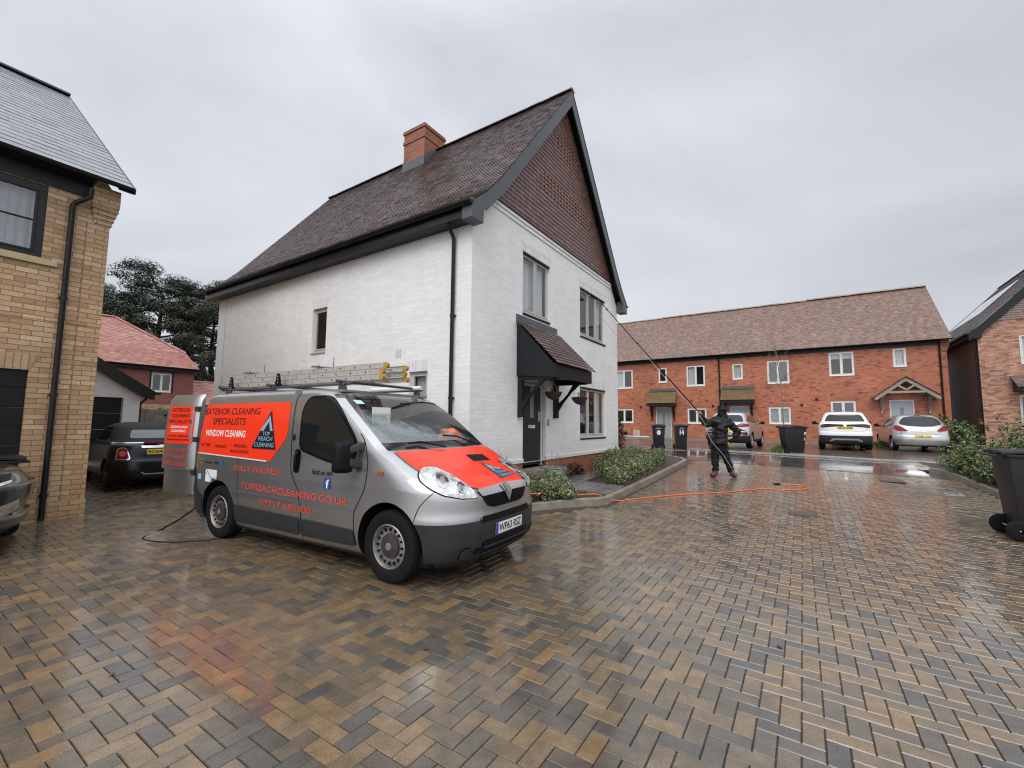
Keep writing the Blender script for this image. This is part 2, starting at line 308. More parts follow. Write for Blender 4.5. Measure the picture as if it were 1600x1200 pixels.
M_fascia = mat('dark_grey_fascia', (0.013, 0.014, 0.017), 0.42, var=0.08, spec=.25)
M_bargeg = mat('slate_grey_barge', (0.075, 0.082, 0.085), 0.4, var=0.1, vs=3)
M_lead = mat('lead_flashing', (0.085, 0.092, 0.10), 0.38, var=0.2, vs=6, bump=0.3)
M_frame = mat('sage_grey_upvc', (0.47, 0.46, 0.42), 0.35)
M_framew = mat('cream_upvc', (0.70, 0.69, 0.65), 0.35)
M_doorg = mat('sage_door_paint', (0.30, 0.33, 0.31), 0.4)
M_doorl = mat('pale_blue_door_paint', (0.36, 0.40, 0.45), 0.4)
M_doord = mat('anthracite_door', (0.020, 0.024, 0.030), 0.35, spec=.35)
M_gdoor = mat('garage_door_black', (0.006, 0.0065, 0.008), 0.45, spec=.25)
M_chrome = mat('chrome', (0.75, 0.75, 0.76), 0.12, metal=1)
M_alu = mat('brushed_aluminium', (0.60, 0.58, 0.54), 0.42, metal=0.55, var=0.12, vs=20)
M_concrete = mat('kerb_concrete', (0.22, 0.19, 0.145), 0.42, var=0.3, vs=5, bump=0.4, rv=0.12)
M_stone = mat('sandstone_sill', (0.44, 0.34, 0.20), 0.45, var=0.15, vs=6)
M_soil = mat('bark_soil', (0.045, 0.032, 0.022), 0.6, var=0.5, vs=25, bump=1.0, bs=60)
M_asph = mat('wet_asphalt', (0.06, 0.06, 0.063), 0.16, var=0.3, vs=3, bump=0.25, bs=150, rv=0.09); film(M_asph, .6, 1, .12, .04)
M_grass = mat('grass_green', (0.06, 0.10, 0.025), 0.6, var=0.4, vs=15, bump=0.8)
M_pane = glassmat('window_glass', opac=0.10)
M_paned = glassmat('window_glass_dim', tint=(0.5, 0.52, 0.53), opac=0.16)
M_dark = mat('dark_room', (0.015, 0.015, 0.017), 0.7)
M_room = mat('room_interior', (0.10, 0.09, 0.08), 0.8)
M_curt = mat('white_curtain', (0.62, 0.61, 0.60), 0.8, var=0.12, vs=14)
M_blind = mat('pale_blind', (0.50, 0.50, 0.50), 0.7)
M_frost = mat('obscured_glass', (0.20, 0.22, 0.24), 0.25, var=0.1, vs=30)
M_wood = mat('weathered_oak', (0.30, 0.25, 0.19), 0.55, var=0.3, vs=12)
M_fence = mat('weathered_fence_timber', (0.22, 0.18, 0.14), 0.55, var=0.35, vs=7, bump=0.4)
M_whitep = mat('white_plastic', (0.72, 0.72, 0.72), 0.4)
M_greyp = mat('grey_plastic', (0.30, 0.31, 0.32), 0.4)
# ================================================================== SETTING: ground, paving, road, kerbs
rng = random.Random(7)
def sheet(name, xs, ys, mat_, dz, site=False, uvs=1, mask=None):
    vs = []; fs = []; nx = len(xs)
    for y in ys:
        for x in xs:
            p = S(x, y) if site else Vector((x, y, 0)); vs.append((p.x, p.y, gz(p.x, p.y)+dz))
    for j in range(len(ys)-1):
        for i in range(nx-1):
            if mask and not mask((xs[i]+xs[i+1])/2, (ys[j]+ys[j+1])/2): continue
            a = j*nx+i; q = [a, a+1, a+nx+1, a+nx]
            fs.append(q)
    mb = MB(); mb.v = vs; mb.f = fs; mb.r = [0.5]*len(fs); mb.mi = [0]*len(fs)
    o = mb.build(name, mat_, kind='structure'); return o
def fr(a, b, st): n = max(1, int(round((b-a)/st))); return [a+(b-a)*i/n for i in range(n+1)]
sheet('ground', [-900, -200, -80, -40]+fr(-30, 40, 2)+[60, 120, 300, 900], [-300, -60, -20]+fr(-10, 30, 1)+[45, 80, 200, 900], mat('verge_earth', (0.07, 0.065, 0.04), 0.5, var=0.4, vs=0.8, bump=0.5), -0.06)
# site sheets: site x = v, site y = u
sheet('joint_sand', fr(-11, 9.3, .5), fr(-11.5, 15, .5), M_sand, -0.0085, True)

def paved(v, u):
    if v > 9.25 or v < -10.5 or u > 13.5: return False
    if u < -7.8 and v > 1.6: return False
    if u < -11: return False
    if u > 4.62 and v < -3.72: return False
    if u > 12.0 and v > -4.6: return False
    if v > -0.12:
        if u > -0.95: return v < 0.30 and u < -0.2 and False
        if v < 8.75:
            if v < 1.9:                                            # kerb curve from the house corner round to the drive
                lim = -0.95-0.85*max(0, min(1, (v-0.3)/1.45))**0.8 if v > 0.3 else -0.6
                return u < lim-0.05
            return u < -1.85
        return u < -1.7-(v-8.75)*0 
    return True
def build_paving():
    V = []; Fc = []; Rn = []; n = 0
    L = 0.096
    rows = set()
    i0, i1 = -116, 102; j0, j1 = -116, 144
    for i in range(i0, i1):
        for j in range(j0, j1):
            c = (i-j) % 4
            if c == 0: x0, x1, y0, y1 = i, i+2, j, j+1             # long along v
            elif c == 3: x0, x1, y0, y1 = i, i+1, j, j+2           # long along u
            else: continue
            x0 *= L; x1 *= L; y0 *= L; y1 *= L
            if not paved((x0+x1)/2, (y0+y1)/2): continue
            P = S((x0+x1)/2, (y0+y1)/2)
            if P.y < -2.5: continue
            if abs(P.x) > 1.3*max(P.y, 0)+5.0: continue
            t = rng.uniform(-.0007, .0007); tx = rng.uniform(-.008, .008); ty = rng.uniform(-.008, .008)
            g = 0.0019; c6 = 0.0034
            ring = []
            for (dx, dz) in ((g, -0.0055), (c6+g, 0.0)):
                for (px, py) in ((x0+dx, y0+dx), (x1-dx, y0+dx), (x1-dx, y1-dx), (x0+dx, y1-dx)):
                    p = S(px, py); ring.append((p.x, p.y, gz(p.x, p.y)+dz+t+tx*(px-x0)+ty*(py-y0)))
            V += ring
            Fc += [[n+4, n+5, n+6, n+7], [n, n+1, n+5, n+4], [n+1, n+2, n+6, n+5], [n+2, n+3, n+7, n+6], [n+3, n, n+4, n+7]]
            r = rng.random(); Rn += [r]*5; n += 8
    mb = MB(); mb.v = V; mb.f = Fc; mb.r = Rn; mb.mi = [0]*len(Fc)
    mb.build('block_paving', M_pave, kind='structure', fix=False)
build_paving()

# road across the end of the drive and the parking bays beyond it
M_pave2 = brick('bay_block_paving', [(0.07,0.055,0.045),(0.11,0.08,0.06),(0.15,0.10,0.07),(0.09,0.07,0.06)], (0.035,0.03,0.025), rough=0.2, bw=0.2, bh=0.1, ms=0.008, bump=0.4, dirt=0.3)
sheet('road', fr(9.3, 13.3, .5), fr(-40, 60, 1), M_asph, 0.0, True)
sheet('parking_bay', fr(13.3, 22.8, .5), fr(-16, 40, 1), M_pave2, 0.0, True)
def strip(name, label_kind, v0, v1, u0, u1, m_, h, dz=0.0):
    mb = MB()
    us = fr(u0, u1, 0.9)
    for a, b in zip(us[:-1], us[1:]):
        P = []
        for (v, u) in ((v0, a+.004), (v1, a+.004), (v1, b-.004), (v0, b-.004)): p = S(v, u); P.append((p.x, p.y, gz(p.x, p.y)+dz-.02))
        mb.hexa(P+[(p[0], p[1], p[2]+.02+h) for p in P], rng.random())
    return mb.build(name, m_, kind='structure')
M_chan = mat('pale_channel_setts', (0.33, 0.32, 0.30), 0.22, var=0.25, vs=2)
strip('road_edging_near', '', 9.28, 9.40, -20, 30, mat('dark_edging', (0.10, 0.095, 0.09), 0.2, var=0.3), 0.004)
strip('road_channel', '', 12.25, 12.38, -20, 30, M_chan, 0.004)
strip('road_kerb_far', '', 13.15, 13.30, -20, 30, M_chan, 0.03)
strip('terrace_pavement_kerb', '', 22.75, 22.90, -10.9, 30, M_concrete, 0.10)
sheet('terrace_pavement', fr(22.9, 24.6, .5), fr(-10.9, 30, 1), mat('pavement_slab', (0.16, 0.14, 0.115), 0.25, var=0.3, vs=2, rv=.1), 0.10, True)

def kerbline(name, pts, wdt, h, m_, inner_left=True):
    """upstanding kerb stones along a polyline of site points (v,u); the width goes to the bed side"""
    P = []
    for (a, b) in zip(pts[:-1], pts[1:]):
        a, b = Vector(a), Vector(b); d = (b-a); n = max(1, int(d.length/0.3))
        P += [a+d*i/n for i in range(n)]
    P.append(Vector(pts[-1])); N_ = []
    for i in range(len(P)):
        t = (P[min(i+1, len(P)-1)]-P[max(i-1, 0)]).normalized(); N_.append(Vector((-t.y, t.x))*(1 if inner_left else -1))
    mb = MB()
    def W3(q, z): p = S(q.x, q.y); return (p.x, p.y, gz(p.x, p.y)+z)
    cs = [(0, -.03), (0.003, h-.015), (.012, h), (wdt-.006, h), (wdt, h-.012), (wdt, -.03)]
    for i in range(len(P)-1):
        ring = []
        for k, q, nn in ((0, P[i], N_[i]), (1, P[i+1], N_[i+1])):
            sh = (P[i+1]-P[i]).normalized()*(.003 if k == 0 else -.003) if i % 3 == 0 and k == 0 else Vector((0, 0))
            ring += [W3(q+sh+nn*c[0], c[1]) for c in cs]
        n = len(cs); mb.add(ring, [[j, (j+1) % n, n+(j+1) % n, n+j] for j in range(n)]+[list(range(n)), list(range(n, 2*n))], rng.random())
    return mb.build(name, m_, kind='structure')
bedK = [(-0.1, -0.35), (0.3, -0.72), (0.66, -0.93), (1.1, -1.2), (1.45, -1.45), (1.62, -1.62), (1.85, -1.72), (3, -1.73), (5, -1.74), (7.4, -1.74), (8.3, -1.72), (8.8, -1.5), (9.15, -1.0)]
kerbline('garden_kerb', bedK, 0.10, 0.12, M_concrete, True)
kerbline('rose_bed_kerb', [(10.6, -7.5), (10.2, -7.68), (9.6, -7.78), (7.2, -7.86), (5.0, -7.86), (2.0, -7.86)], 0.10, 0.12, M_concrete, True)
# soil of the beds
def bed(name, poly, h, m_):
    bm = bmesh.new(); vs = [bm.verts.new((p[0], p[1], 0)) for p in poly]; f = bm.faces.new(vs)
    for ax, lo_, hi_ in ((0, -2, 26), (1, -14, 12)):
        x = lo_
        while x < hi_:
            co = [0, 0, 0]; co[ax] = x; no = [0, 0, 0]; no[ax] = 1
            bmesh.ops.bisect_plane(bm, geom=bm.verts[:]+bm.edges[:]+bm.faces[:], plane_co=co, plane_no=no); x += 0.4
    r = random.Random(3)
    for v in bm.verts:
        p = S(v.co.x, v.co.y); v.co = (p.x, p.y, gz(p.x, p.y)+h+r.uniform(-.012, .018))
    bmesh.ops.recalc_face_normals(bm, faces=bm.faces)
    me = bpy.data.meshes.new(name); bm.to_mesh(me); bm.free(); me.materials.append(m_)
    o = bpy.data.objects.new(name, me); COL.objects.link(o); o['kind'] = 'structure'
    if me.polygons and me.polygons[0].normal.z < 0: me.flip_normals()
    return o
bed('garden_soil', [(-0.05, -0.25), (0.35, -0.64), (0.72, -0.85), (1.15, -1.11), (1.5, -1.36), (1.7, -1.55), (1.9, -1.65), (8.3, -1.65), (8.85, -1.4), (9.2, -0.9), (9.2, 9), (7.2, 9), (7.2, 0), (0, 0)], 0.085, M_soil)
bed('rose_bed_soil', [(10.5, -7.6), (9.6, -7.88), (2.0, -7.96), (2.0, -12), (12, -12), (12.1, -7.5)], 0.10, M_soil)
bed('terrace_end_soil', [(22.7, -7.0), (24.9, -7.0), (24.9, -13.5), (15.5, -13.5), (15.5, -9.9), (22.7, -9.9)], 0.14, M_soil)
# flagstone path through the garden bed
mb = MB()
for i in range(8):
    v0 = 3.05+0.0; 
slabs = [(1.95+.46*k, -1.60, 1.95+.46*k+.45, -1.16) for k in range(0)]
for (v0, u0, v1, u1) in [(2.05, -1.62, 3.0, -1.18), (2.05, -1.16, 3.0, -0.72), (2.05, -.70, 3.0, -.26), (1.5, -.70, 2.03, -.26), (3.02, -.70, 3.9, -.26), (3.92, -.72, 4.8, -.26), (1.5, -.24, 2.9, -.02)]:
    P = [S(a, b) for a, b in ((v0, u0), (v1, u0), (v1, u1), (v0, u1))]
    P = [Vector((p.x, p.y, gz(p.x, p.y)+.09)) for p in P]; mb.hexa(P+[p+Vector((0, 0, .05)) for p in P], rng.random())
mb.build('garden_path', mat('grey_flagstone', (0.14, 0.135, 0.13), 0.2, var=0.25, vs=3, bump=.3, rv=.08), bevel=.006, kind='structure')
# drains in the paving
def cover(name, v, u, a, b, rot, m_, label):
    p = S(v, u); t = thing(name, label, 'drain cover', (p.x, p.y, gz(p.x, p.y)), SROT+rot)
    f = MB(); f.box((-a/2, -b/2, -.01), (a/2, -b/2+.03, .008)); f.box((-a/2, b/2-.03, -.01), (a/2, b/2, .008)); f.box((-a/2, -b/2+.03, -.01), (-a/2+.03, b/2-.03, .008)); f.box((a/2-.03, -b/2+.03, -.01), (a/2, b/2-.03, .008))
    f.build('frame', m_, t)
    q = MB(); q.box((-a/2+.032, -b/2+.032, -.01), (a/2-.032, b/2-.032, .005)); q.build('lid', mat('drain_lid', (.07, .06, .05), .5, var=.4, vs=12), t)
M_iron = mat('cast_iron', (0.08, 0.075, 0.07), 0.3, metal=.3, var=.3)
cover('drain_cover', 3.05, -4.62, .52, .40, 0, M_iron, 'recessed inspection cover set in the middle of the drive paving')
cover('drain_cover', 6.9, -7.2, .36, .26, 0, M_greyp, 'small pale edged drain cover beside the right hand kerb')
cover('drain_cover', 8.3, -6.4, .9, .45, 0, M_iron, 'dark wide drain cover in the paving near the road')

# ================================================================== BUILDING HELPERS (site coordinates)
class Wall:
    """frame on a wall plane: origin (v,u), dir (dv,du), outward normal (nv,nu)"""
    def __init__(s, o, d, n): s.o = Vector(o); s.d = Vector(d); s.n = Vector(n)
    def P(s, a, z, k=0.0): q = s.o+s.d*a+s.n*k; return Vector((q.x, q.y, z))
    def box(s, mb, a0, a1, k0, k1, z0, z1, rnd=.5): return mb.box(s.P(a0, z0, k0), s.P(a1, z1, k1), rnd)
    def face(s, mb, a0, a1, z0, z1, holes=(), depth=0.10, k=0.0):
        A = sorted(set([a0, a1]+[h[i] for h in holes for i in (0, 1)])); Z = sorted(set([z0, z1]+[h[i] for h in holes for i in (2, 3)]))
        A = [x for x in A if a0 <= x <= a1]; Z = [x for x in Z if z0 <= x <= z1]
        for i in range(len(A)-1):
            for j in range(len(Z)-1):
                ca, cz = (A[i]+A[i+1])/2, (Z[j]+Z[j+1])/2
                if any(h[0] < ca < h[1] and h[2] < cz < h[3] for h in holes): continue
                mb.poly([s.P(A[i], Z[j], k), s.P(A[i+1], Z[j], k), s.P(A[i+1], Z[j+1], k), s.P(A[i], Z[j+1], k)])
        for h in holes:
            a, b, c, d = h[:4]
            for q in (((a, c), (b, c)), ((b, c), (b, d)), ((b, d), (a, d)), ((a, d), (a, c))):
                mb.poly([s.P(q[0][0], q[0][1], k), s.P(q[1][0], q[1][1], k), s.P(q[1][0], q[1][1], k-depth), s.P(q[0][0], q[0][1], k-depth)])
def window(t, W, h, nm=2, fm=None, inside='dark', sill=True, sillm=None, k=-0.055, fw=0.055, pane=None, label=None, bars=0, dark_head=True, rails=()):
    fm = fm or M_frame; a0, a1, z0, z1 = h[:4]; mb = SM(t)
    zb = z0+(0.03 if sill else 0)
    W.box(mb, a0, a1, k, k-.05, z1-fw, z1); W.box(mb, a0, a1, k, k-.05, zb, zb+fw)
    W.box(mb, a0, a0+fw, k, k-.05, zb+fw, z1-fw); W.box(mb, a1-fw, a1, k, k-.05, zb+fw, z1-fw)
    wl = (a1-a0-2*fw)
    cuts = [a0+fw]
    for i in range(1, nm):
        c = a0+fw+wl*i/nm; W.box(mb, c-fw*.45, c+fw*.45, k+.002, k-.05, zb+fw, z1-fw); cuts += [c-fw*.45, c+fw*.45]
    cuts.append(a1-fw)
    pn = SM(t)
    for i in range(0, len(cuts), 2):
        b0, b1 = cuts[i], cuts[i+1]; s_ = .028; zz0, zz1 = zb+fw, z1-fw     # opening sash, proud of the frame
        W.box(mb, b0, b1, k+.014, k-.03, zz1-s_, zz1); W.box(mb, b0, b1, k+.014, k-.03, zz0, zz0+s_); W.box(mb, b0, b0+s_, k+.014, k-.03, zz0+s_, zz1-s_); W.box(mb, b1-s_, b1, k+.014, k-.03, zz0+s_, zz1-s_)
        for rz in rails: z_ = zz0+(zz1-zz0)*rz; W.box(mb, b0+s_, b1-s_, k+.004, k-.03, z_-.011, z_+.011)
        if bars:
            for q in range(1, bars): c = b0+(b1-b0)*q/bars; W.box(mb, c-.009, c+.009, k-.002, k-.02, zz0+s_, zz1-s_)
        pn.poly([W.P(b0+s_, zz0+s_, k-.012), W.P(b1-s_, zz0+s_, k-.012), W.P(b1-s_, zz1-s_, k-.012), W.P(b0+s_, zz1-s_, k-.012)])
    if dark_head: W.box(mb, a0+(a1-a0)*.25, a1-(a1-a0)*.25, k+.012, k, z1-fw*.75, z1-fw*.3) if False else None
    f = mb.build('window', fm, t, bevel=0.003)
    if label: f['label'] = label
    f['_b'] = t['_b']
    o = pn.build('pane', pane or M_pane, f)
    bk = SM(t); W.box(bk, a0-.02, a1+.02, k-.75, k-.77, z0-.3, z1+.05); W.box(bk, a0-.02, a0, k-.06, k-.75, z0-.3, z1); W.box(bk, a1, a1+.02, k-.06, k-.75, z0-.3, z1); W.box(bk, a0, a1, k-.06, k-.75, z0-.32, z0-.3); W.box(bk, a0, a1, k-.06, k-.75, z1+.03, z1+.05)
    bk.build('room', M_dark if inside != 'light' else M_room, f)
    if inside in ('curtain', 'curtains', 'light', 'net', 'blind', 'curtl', 'halfblind', 'slat'):
        c = SM(t)
        def cloth(x0, x1, y0, y1):
            n = max(4, int((x1-x0)/.03)); pts = [(x0+(x1-x0)*i/n, (k-.12)+.018*sin(i*1.9+x0*7)) for i in range(n+1)]
            for (p, q) in zip(pts[:-1], pts[1:]): c.poly([W.P(p[0], y0, p[1]), W.P(q[0], y0, q[1]), W.P(q[0], y1, q[1]), W.P(p[0], y1, p[1])])
        w_ = a1-a0
        if inside in ('curtain', 'net'): cloth(a0+.04, a1-.04, z0+.05, z1-.04)
        elif inside == 'curtains' or inside == 'light': cloth(a0+.04, a0+w_*.2, z0+.05, z1-.04); c.build('curtain', M_curt, f, smooth=60); c = SM(t); cloth(a1-w_*.2, a1-.04, z0+.05, z1-.04)
        elif inside == 'curtl': cloth(a0+.04, a0+w_*.48, z0+.05, z1-.04)
        elif inside == 'blind': W.box(c, a0+.04, a1-.04, k-.10, k-.105, z0+(z1-z0)*.08, z1-.04)
        elif inside == 'halfblind': W.box(c, a0+.04, a1-.04, k-.10, k-.105, z0+(z1-z0)*.72, z1-.04)
        elif inside == 'slat':
            z_ = z0+.08
            while z_ < z1-.05: W.box(c, a0+.05, a1-.05, k-.10, k-.13, z_, z_+.03); z_ += .05
        c.build('blind' if 'blind' in inside or inside == 'slat' else 'curtain', M_blind if 'blind' in inside or inside == 'slat' else M_curt, f, smooth=60)
    if sill:
        s_ = SM(t); W.box(s_, a0-.0, a1+.0, -.0+.03, k-.04, z0-.002, z0+.03); s_.build('sill', sillm or fm, f, bevel=.004)
    return f
def lintel(mb, W, a0, a1, z, h=.215, sl=.06, k=.004):                 # flat arch of soldier bricks, splayed ends
    mb.prism([W.P(a0, z, k), W.P(a1, z, k), W.P(a1+sl, z+h, k), W.P(a0-sl, z+h, k)], Vector((-W.n.x*.03, -W.n.y*.03, 0)))
def door(t, W, h, dm, fm=None, k=-.08, glass=True, handle_right=True, name='door', label=None):
    a0, a1, z0, z1 = h; fw = .06; mb = SM(t)
    fr_ = SM(t); W.box(fr_, a0, a0+fw, k+.01, k-.06, z0, z1); W.box(fr_, a1-fw, a1, k+.01, k-.06, z0, z1); W.box(fr_, a0+fw, a1-fw, k+.01, k-.06, z1-fw, z1)
    W.box(mb, a0+fw+.003, a1-fw-.003, k-.008, k-.05, z0+.03, z1-fw-.003)
    c = (a0+a1)/2
    for q in (-.5, -.3, -.1, .1, .3, .5):                             # vertical board joints as raised beads
        x = c+(a1-a0-2*fw)*q*.98; W.box(mb, x-.004, x+.004, k-.004, k-.008, z0+.05, z1-fw-.03)
    d = mb.build(name, dm, t, bevel=.002); d['_b'] = t['_b']
    if label: d['label'] = label
    fr_.build('door_frame', fm or M_frame, t, bevel=.003)
    if glass:
        g = SM(t); W.box(g, c-.07, c+.07, k+.002, k-.02, z0+1.0, z0+1.72); g.build('glazing', M_frost, d)
    l = SM(t); W.box(l, c-.13, c+.13, k+.004, k-.01, z0+.78, z0+.85); l.build('letter_plate', M_chrome, d, bevel=.003)
    x = a1-fw-.06 if handle_right else a0+fw+.06
    hd = SM(t); W.box(hd, x-.015, x+.015, k+.004, k-.01, z0+.92, z0+1.14); W.box(hd, x-.06 if handle_right else x-.01, x+.01 if handle_right else x+.06, k+.045, k+.03, z0+1.02, z0+1.04); W.box(hd, x-.01, x+.01, k+.045, k, z0+1.02, z0+1.04); hd.build('handle', M_chrome, d, bevel=.003)
    return d
def tile_roof(name, mat_, t, P0, along, inn, prof, L, gauge=.1, tw=.165, lim=None, thick=.013, parent=None, jit=.0022, k=1.0, kind=None, rsel=None, seed=1, fill=True):
    """real tiles: courses climb the polyline prof [(inward, z)] from the eaves; along = unit site vector, inn = inward site vector"""
    r = random.Random(seed); P0 = Vector(P0); A = Vector(along); I = Vector(inn); mb = SM(t)
    seg = []; s = 0
    for (p, q) in zip(prof[:-1], prof[1:]):
        l = math.hypot(q[0]-p[0], q[1]-p[1]); seg.append((s, s+l, p, q)); s += l
    tot = s
    def at(s):
        for (a, b, p, q) in seg:
            if s <= b+1e-9: f = (s-a)/(b-a); return (p[0]+(q[0]-p[0])*f, p[1]+(q[1]-p[1])*f)
        return seg[-1][3]
    def nrm(s):
        for (a, b, p, q) in seg:
            if s <= b+1e-9: l = b-a; return (-(q[1]-p[1])/l, (q[0]-p[0])/l)
        return nrm(tot-1e-6)
    n = int(tot/gauge)
    for i in range(n+1):
        s0 = i*gauge; s1 = min(s0+gauge*1.02, tot)
        if s1-s0 < .02: continue
        (h0, z0), (h1, z1) = at(s0), at(s1); (nx, nz_) = nrm((s0+s1)/2)
        a_, b_ = lim(s0/tot) if lim else (0, L)
        x = a_-(tw/2 if i % 2 else 0)
        while x < b_:
            x0, x1 = max(x+.0015, a_), min(x+tw-.0015, b_)
            if x1-x0 > .01:
                th = thick+r.uniform(-jit, jit); dn = r.uniform(-.0022, .0022)
                def pt(x_, h, z, o_): return P0+A*x_+I*(h+nx*o_)+Vector((0, 0, z+nz_*o_))
                sk = r.uniform(-jit, jit)*.6
                V = [pt(x0, h0, z0+dn, th+sk), pt(x1, h0, z0+dn, th-sk), pt(x1, h1, z1, .003), pt(x0, h1, z1, .003), pt(x0, h0, z0+dn, -.004), pt(x1, h0, z0+dn, -.004)]
                mb.add(V, [[0, 1, 2, 3], [4, 5, 1, 0], [0, 3, 4], [1, 5, 2]], rsel(r, x, i) if rsel else r.random())
            x += tw
    if fill:                                                          # deck under the tiles
        for (a, b, p, q) in seg:
            l0 = lim(a/tot) if lim else (0, L); l1 = lim(min(b, tot*.999)/tot) if lim else (0, L)
            mb.poly([P0+A*l0[0]+I*p[0]+Vector((0, 0, p[1]-.004)), P0+A*l0[1]+I*p[0]+Vector((0, 0, p[1]-.004)), P0+A*l1[1]+I*q[0]+Vector((0, 0, q[1]-.004)), P0+A*l1[0]+I*q[0]+Vector((0, 0, q[1]-.004))], .2)
    return mb.build(name, mat_, parent or t, fix=False)
def ridge_tiles(t, P0, P1, m_, parent=None, r=.11, step=.3, name='ridge'):
    P0, P1 = Vector(P0), Vector(P1); d = (P1-P0); n = int(d.length/step); u = d.normalized(); sd_ = Vector((u.y, -u.x, 0)).normalized(); up = sd_.cross(u)
    if up.z < 0: up = -up
    mb = SM(t); rr = random.Random(5)
    for i in range(n):
        a = P0+d*(i/n); b = P0+d*((i+1)/n-.004/d.length*1.0); o_ = rr.uniform(-.003, .004); rad = r+rr.uniform(-.002, .003)
        vs = []
        for q in (a, b):
            for k in range(7):
                an = pi*(k/6)*0.9+pi*.05; vs.append(q+sd_*cos(an)*rad+up*(sin(an)*rad*.85-r*.42+o_))
        mb.add(vs, [[k, k+1, 8+k, 7+k] for k in range(6)]+[list(range(7)), list(range(7, 14))], rr.random())
    return mb.build(name, m_, parent or t, fix=True)
def downpipe(t, W, a, ztop, zbot, m_=None, r=.034, swan=0.0, k=.06, hopper=False, name='downpipe'):
    m_ = m_ or M_black; mb = SM(t)
    pts = [W.P(a, zbot+.02, k), W.P(a, ztop-.25, k)]
    if swan: pts += [W.P(a+swan*.15, ztop-.2, k+.02), W.P(a+swan, ztop-.08, k+.12), W.P(a+swan, ztop+.06, k+.13)]
    else: pts += [W.P(a, ztop-.2, k+.02), W.P(a, ztop-.06, k+.14), W.P(a, ztop+.06, k+.15)]
    mb.tube(pts, r, 12)
    z = zbot+.35
    while z < ztop-.3:
        mb.cyl(W.P(a, z, k), W.P(a, z+.05, k), r+.008, n=12); W.box(mb, a-.05, a+.05, .0, k, z+.015, z+.035); z += 1.45
    return mb.build(name, m_, t, smooth=40)
def gutter(t, A, B, out, m_=None, r=.06, name='gutter'):
    """half-round gutter from A to B (site points), out = outward site vector"""
    A, B, o_ = Vector(A), Vector(B), Vector(out); mb = SM(t); n = 8; d = (B-A).normalized()
    for sgn, rr in ((1, r),):
        vs = []
        for q in (A, B):
            for k in range(n+1):
                an = -pi*k/n; vs.append(q+o_*cos(an)*rr+Vector((0, 0, sin(an)*rr)))
            for k in range(n+1):
                an = -pi*(n-k)/n; vs.append(q+o_*cos(an)*(rr-.006)+Vector((0, 0, sin(an)*(rr-.006))))
        m2_ = 2*(n+1); mb.add(vs, [[k, (k+1) % m2_, m2_+(k+1) % m2_, m2_+k] for k in range(m2_)]+[list(range(m2_)), list(range(m2_, 2*m2_))])
        for q in (A, B): mb.add([q+o_*cos(-pi*k/n)*r*1.04+Vector((0, 0, sin(-pi*k/n)*r*1.04)) for k in range(n+1)]+[q+d*(.012 if q is B else -.012)+o_*cos(-pi*k/n)*r*1.04+Vector((0, 0, sin(-pi*k/n)*r*1.04)) for k in range(n+1)], [list(range(n+1)), list(range(n+1, 2*n+2))]+[[k, (k+1) % (n+1), n+1+(k+1) % (n+1), n+1+k] for k in range(n+1)])
        L_ = (B-A).length; x = .4
        while x < L_: 
            q = A+d*x; vs = []
            for w_ in (0, .05):
                for k in range(n+1):
                    an = -pi*k/n; vs.append(q+d*w_+o_*cos(an)*(r+.005)+Vector((0, 0, sin(an)*(r+.005))))
            mb.add(vs, [[k, k+1, n+2+k, n+1+k] for k in range(n)]); x += 2.0
    return mb.build(name, m_ or M_black, t, smooth=50)

# ================================================================== WHITE HOUSE
H = sthing('white_house', 'white painted brick detached house with steep brown tiled roof and tile hung gable', 'house', 0, 0, gs(0, 0))
HL, HW = 9.40, 7.16
WL = Wall((0, 0), (0, 1), (-1, 0)); WG = Wall((0, 0), (1, 0), (0, -1)); WR = Wall((HW, 0), (0, 1), (1, 0)); WB = Wall((0, HL), (1, 0), (0, 1))
gh = [(1.66, 2.815, 3.75, 5.06), (4.45, 6.16, 3.76, 5.05), (4.42, 6.14, 1.14, 2.45), (1.70, 2.66, .60, 2.36)]
lh = [(4.13, 4.67, 3.03, 4.07), (0.99, 1.46, 1.35, 2.44)]
mb = SM(H)
WL.face(mb, 0, HL, 0.0, 5.15, lh, .11); WG.face(mb, 0, HW, 0.715, 5.0, gh[:3], .11)
# door opening and the trapezoid under the string course
mb.f = []; mb.v = []; mb.r = []; mb.mi = []
WL.face(mb, 0, HL, -.1, 5.15, lh, .11)
gh2 = gh[:3]
WG.face(mb, 0, HW, 0.715, 5.10, [gh[0][:4], gh[1], gh[2], (1.70, 2.66, .715, 2.36)], .11)
mb.poly([WG.P(0, 5.10), WG.P(HW, 5.10), WG.P(HW-.52, 5.74), WG.P(.52, 5.74)])
WR.face(mb, 0, HL, -.1, 5.15); WB.face(mb, 0, HW, -.1, 5.15)
mb.poly([WB.P(0, 5.15), WB.P(HW, 5.15), WB.P(HW/2, 9.55)])
mb.build('wall', M_white, H)
mb = SM(H)                                                            # gable triangle behind the hanging tiles, string course, flat arches
mb.poly([WG.P(.5, 5.74, -.001), WG.P(HW-.5, 5.74, -.001), WG.P(HW/2, 9.5, -.001)])
WG.box(mb, .50, HW-.50, .022, -.02, 5.55, 5.63); WG.box(mb, .57, HW-.57, .042, -.02, 5.632, 5.70)
mb.build('string_course', M_white, H, bevel=.004)
mb = SM(H)
WG.box(mb, -.0, 1.70, .028, -.05, .72, .80); WG.box(mb, 2.66, HW+.028, .028, -.05, .72, .80)
mb.build('plinth_course', M_white, H, bevel=.004)
mb = SM(H); WG.box(mb, 2.66, HW-.001, -.004, -.2, -.1, .712); WG.box(mb, .001, 1.70, -.004, -.2, -.1, .712); WR.box(mb, .2, 9, -.004, -.1, -.1, .712); mb.build('plinth', M_redp, H)
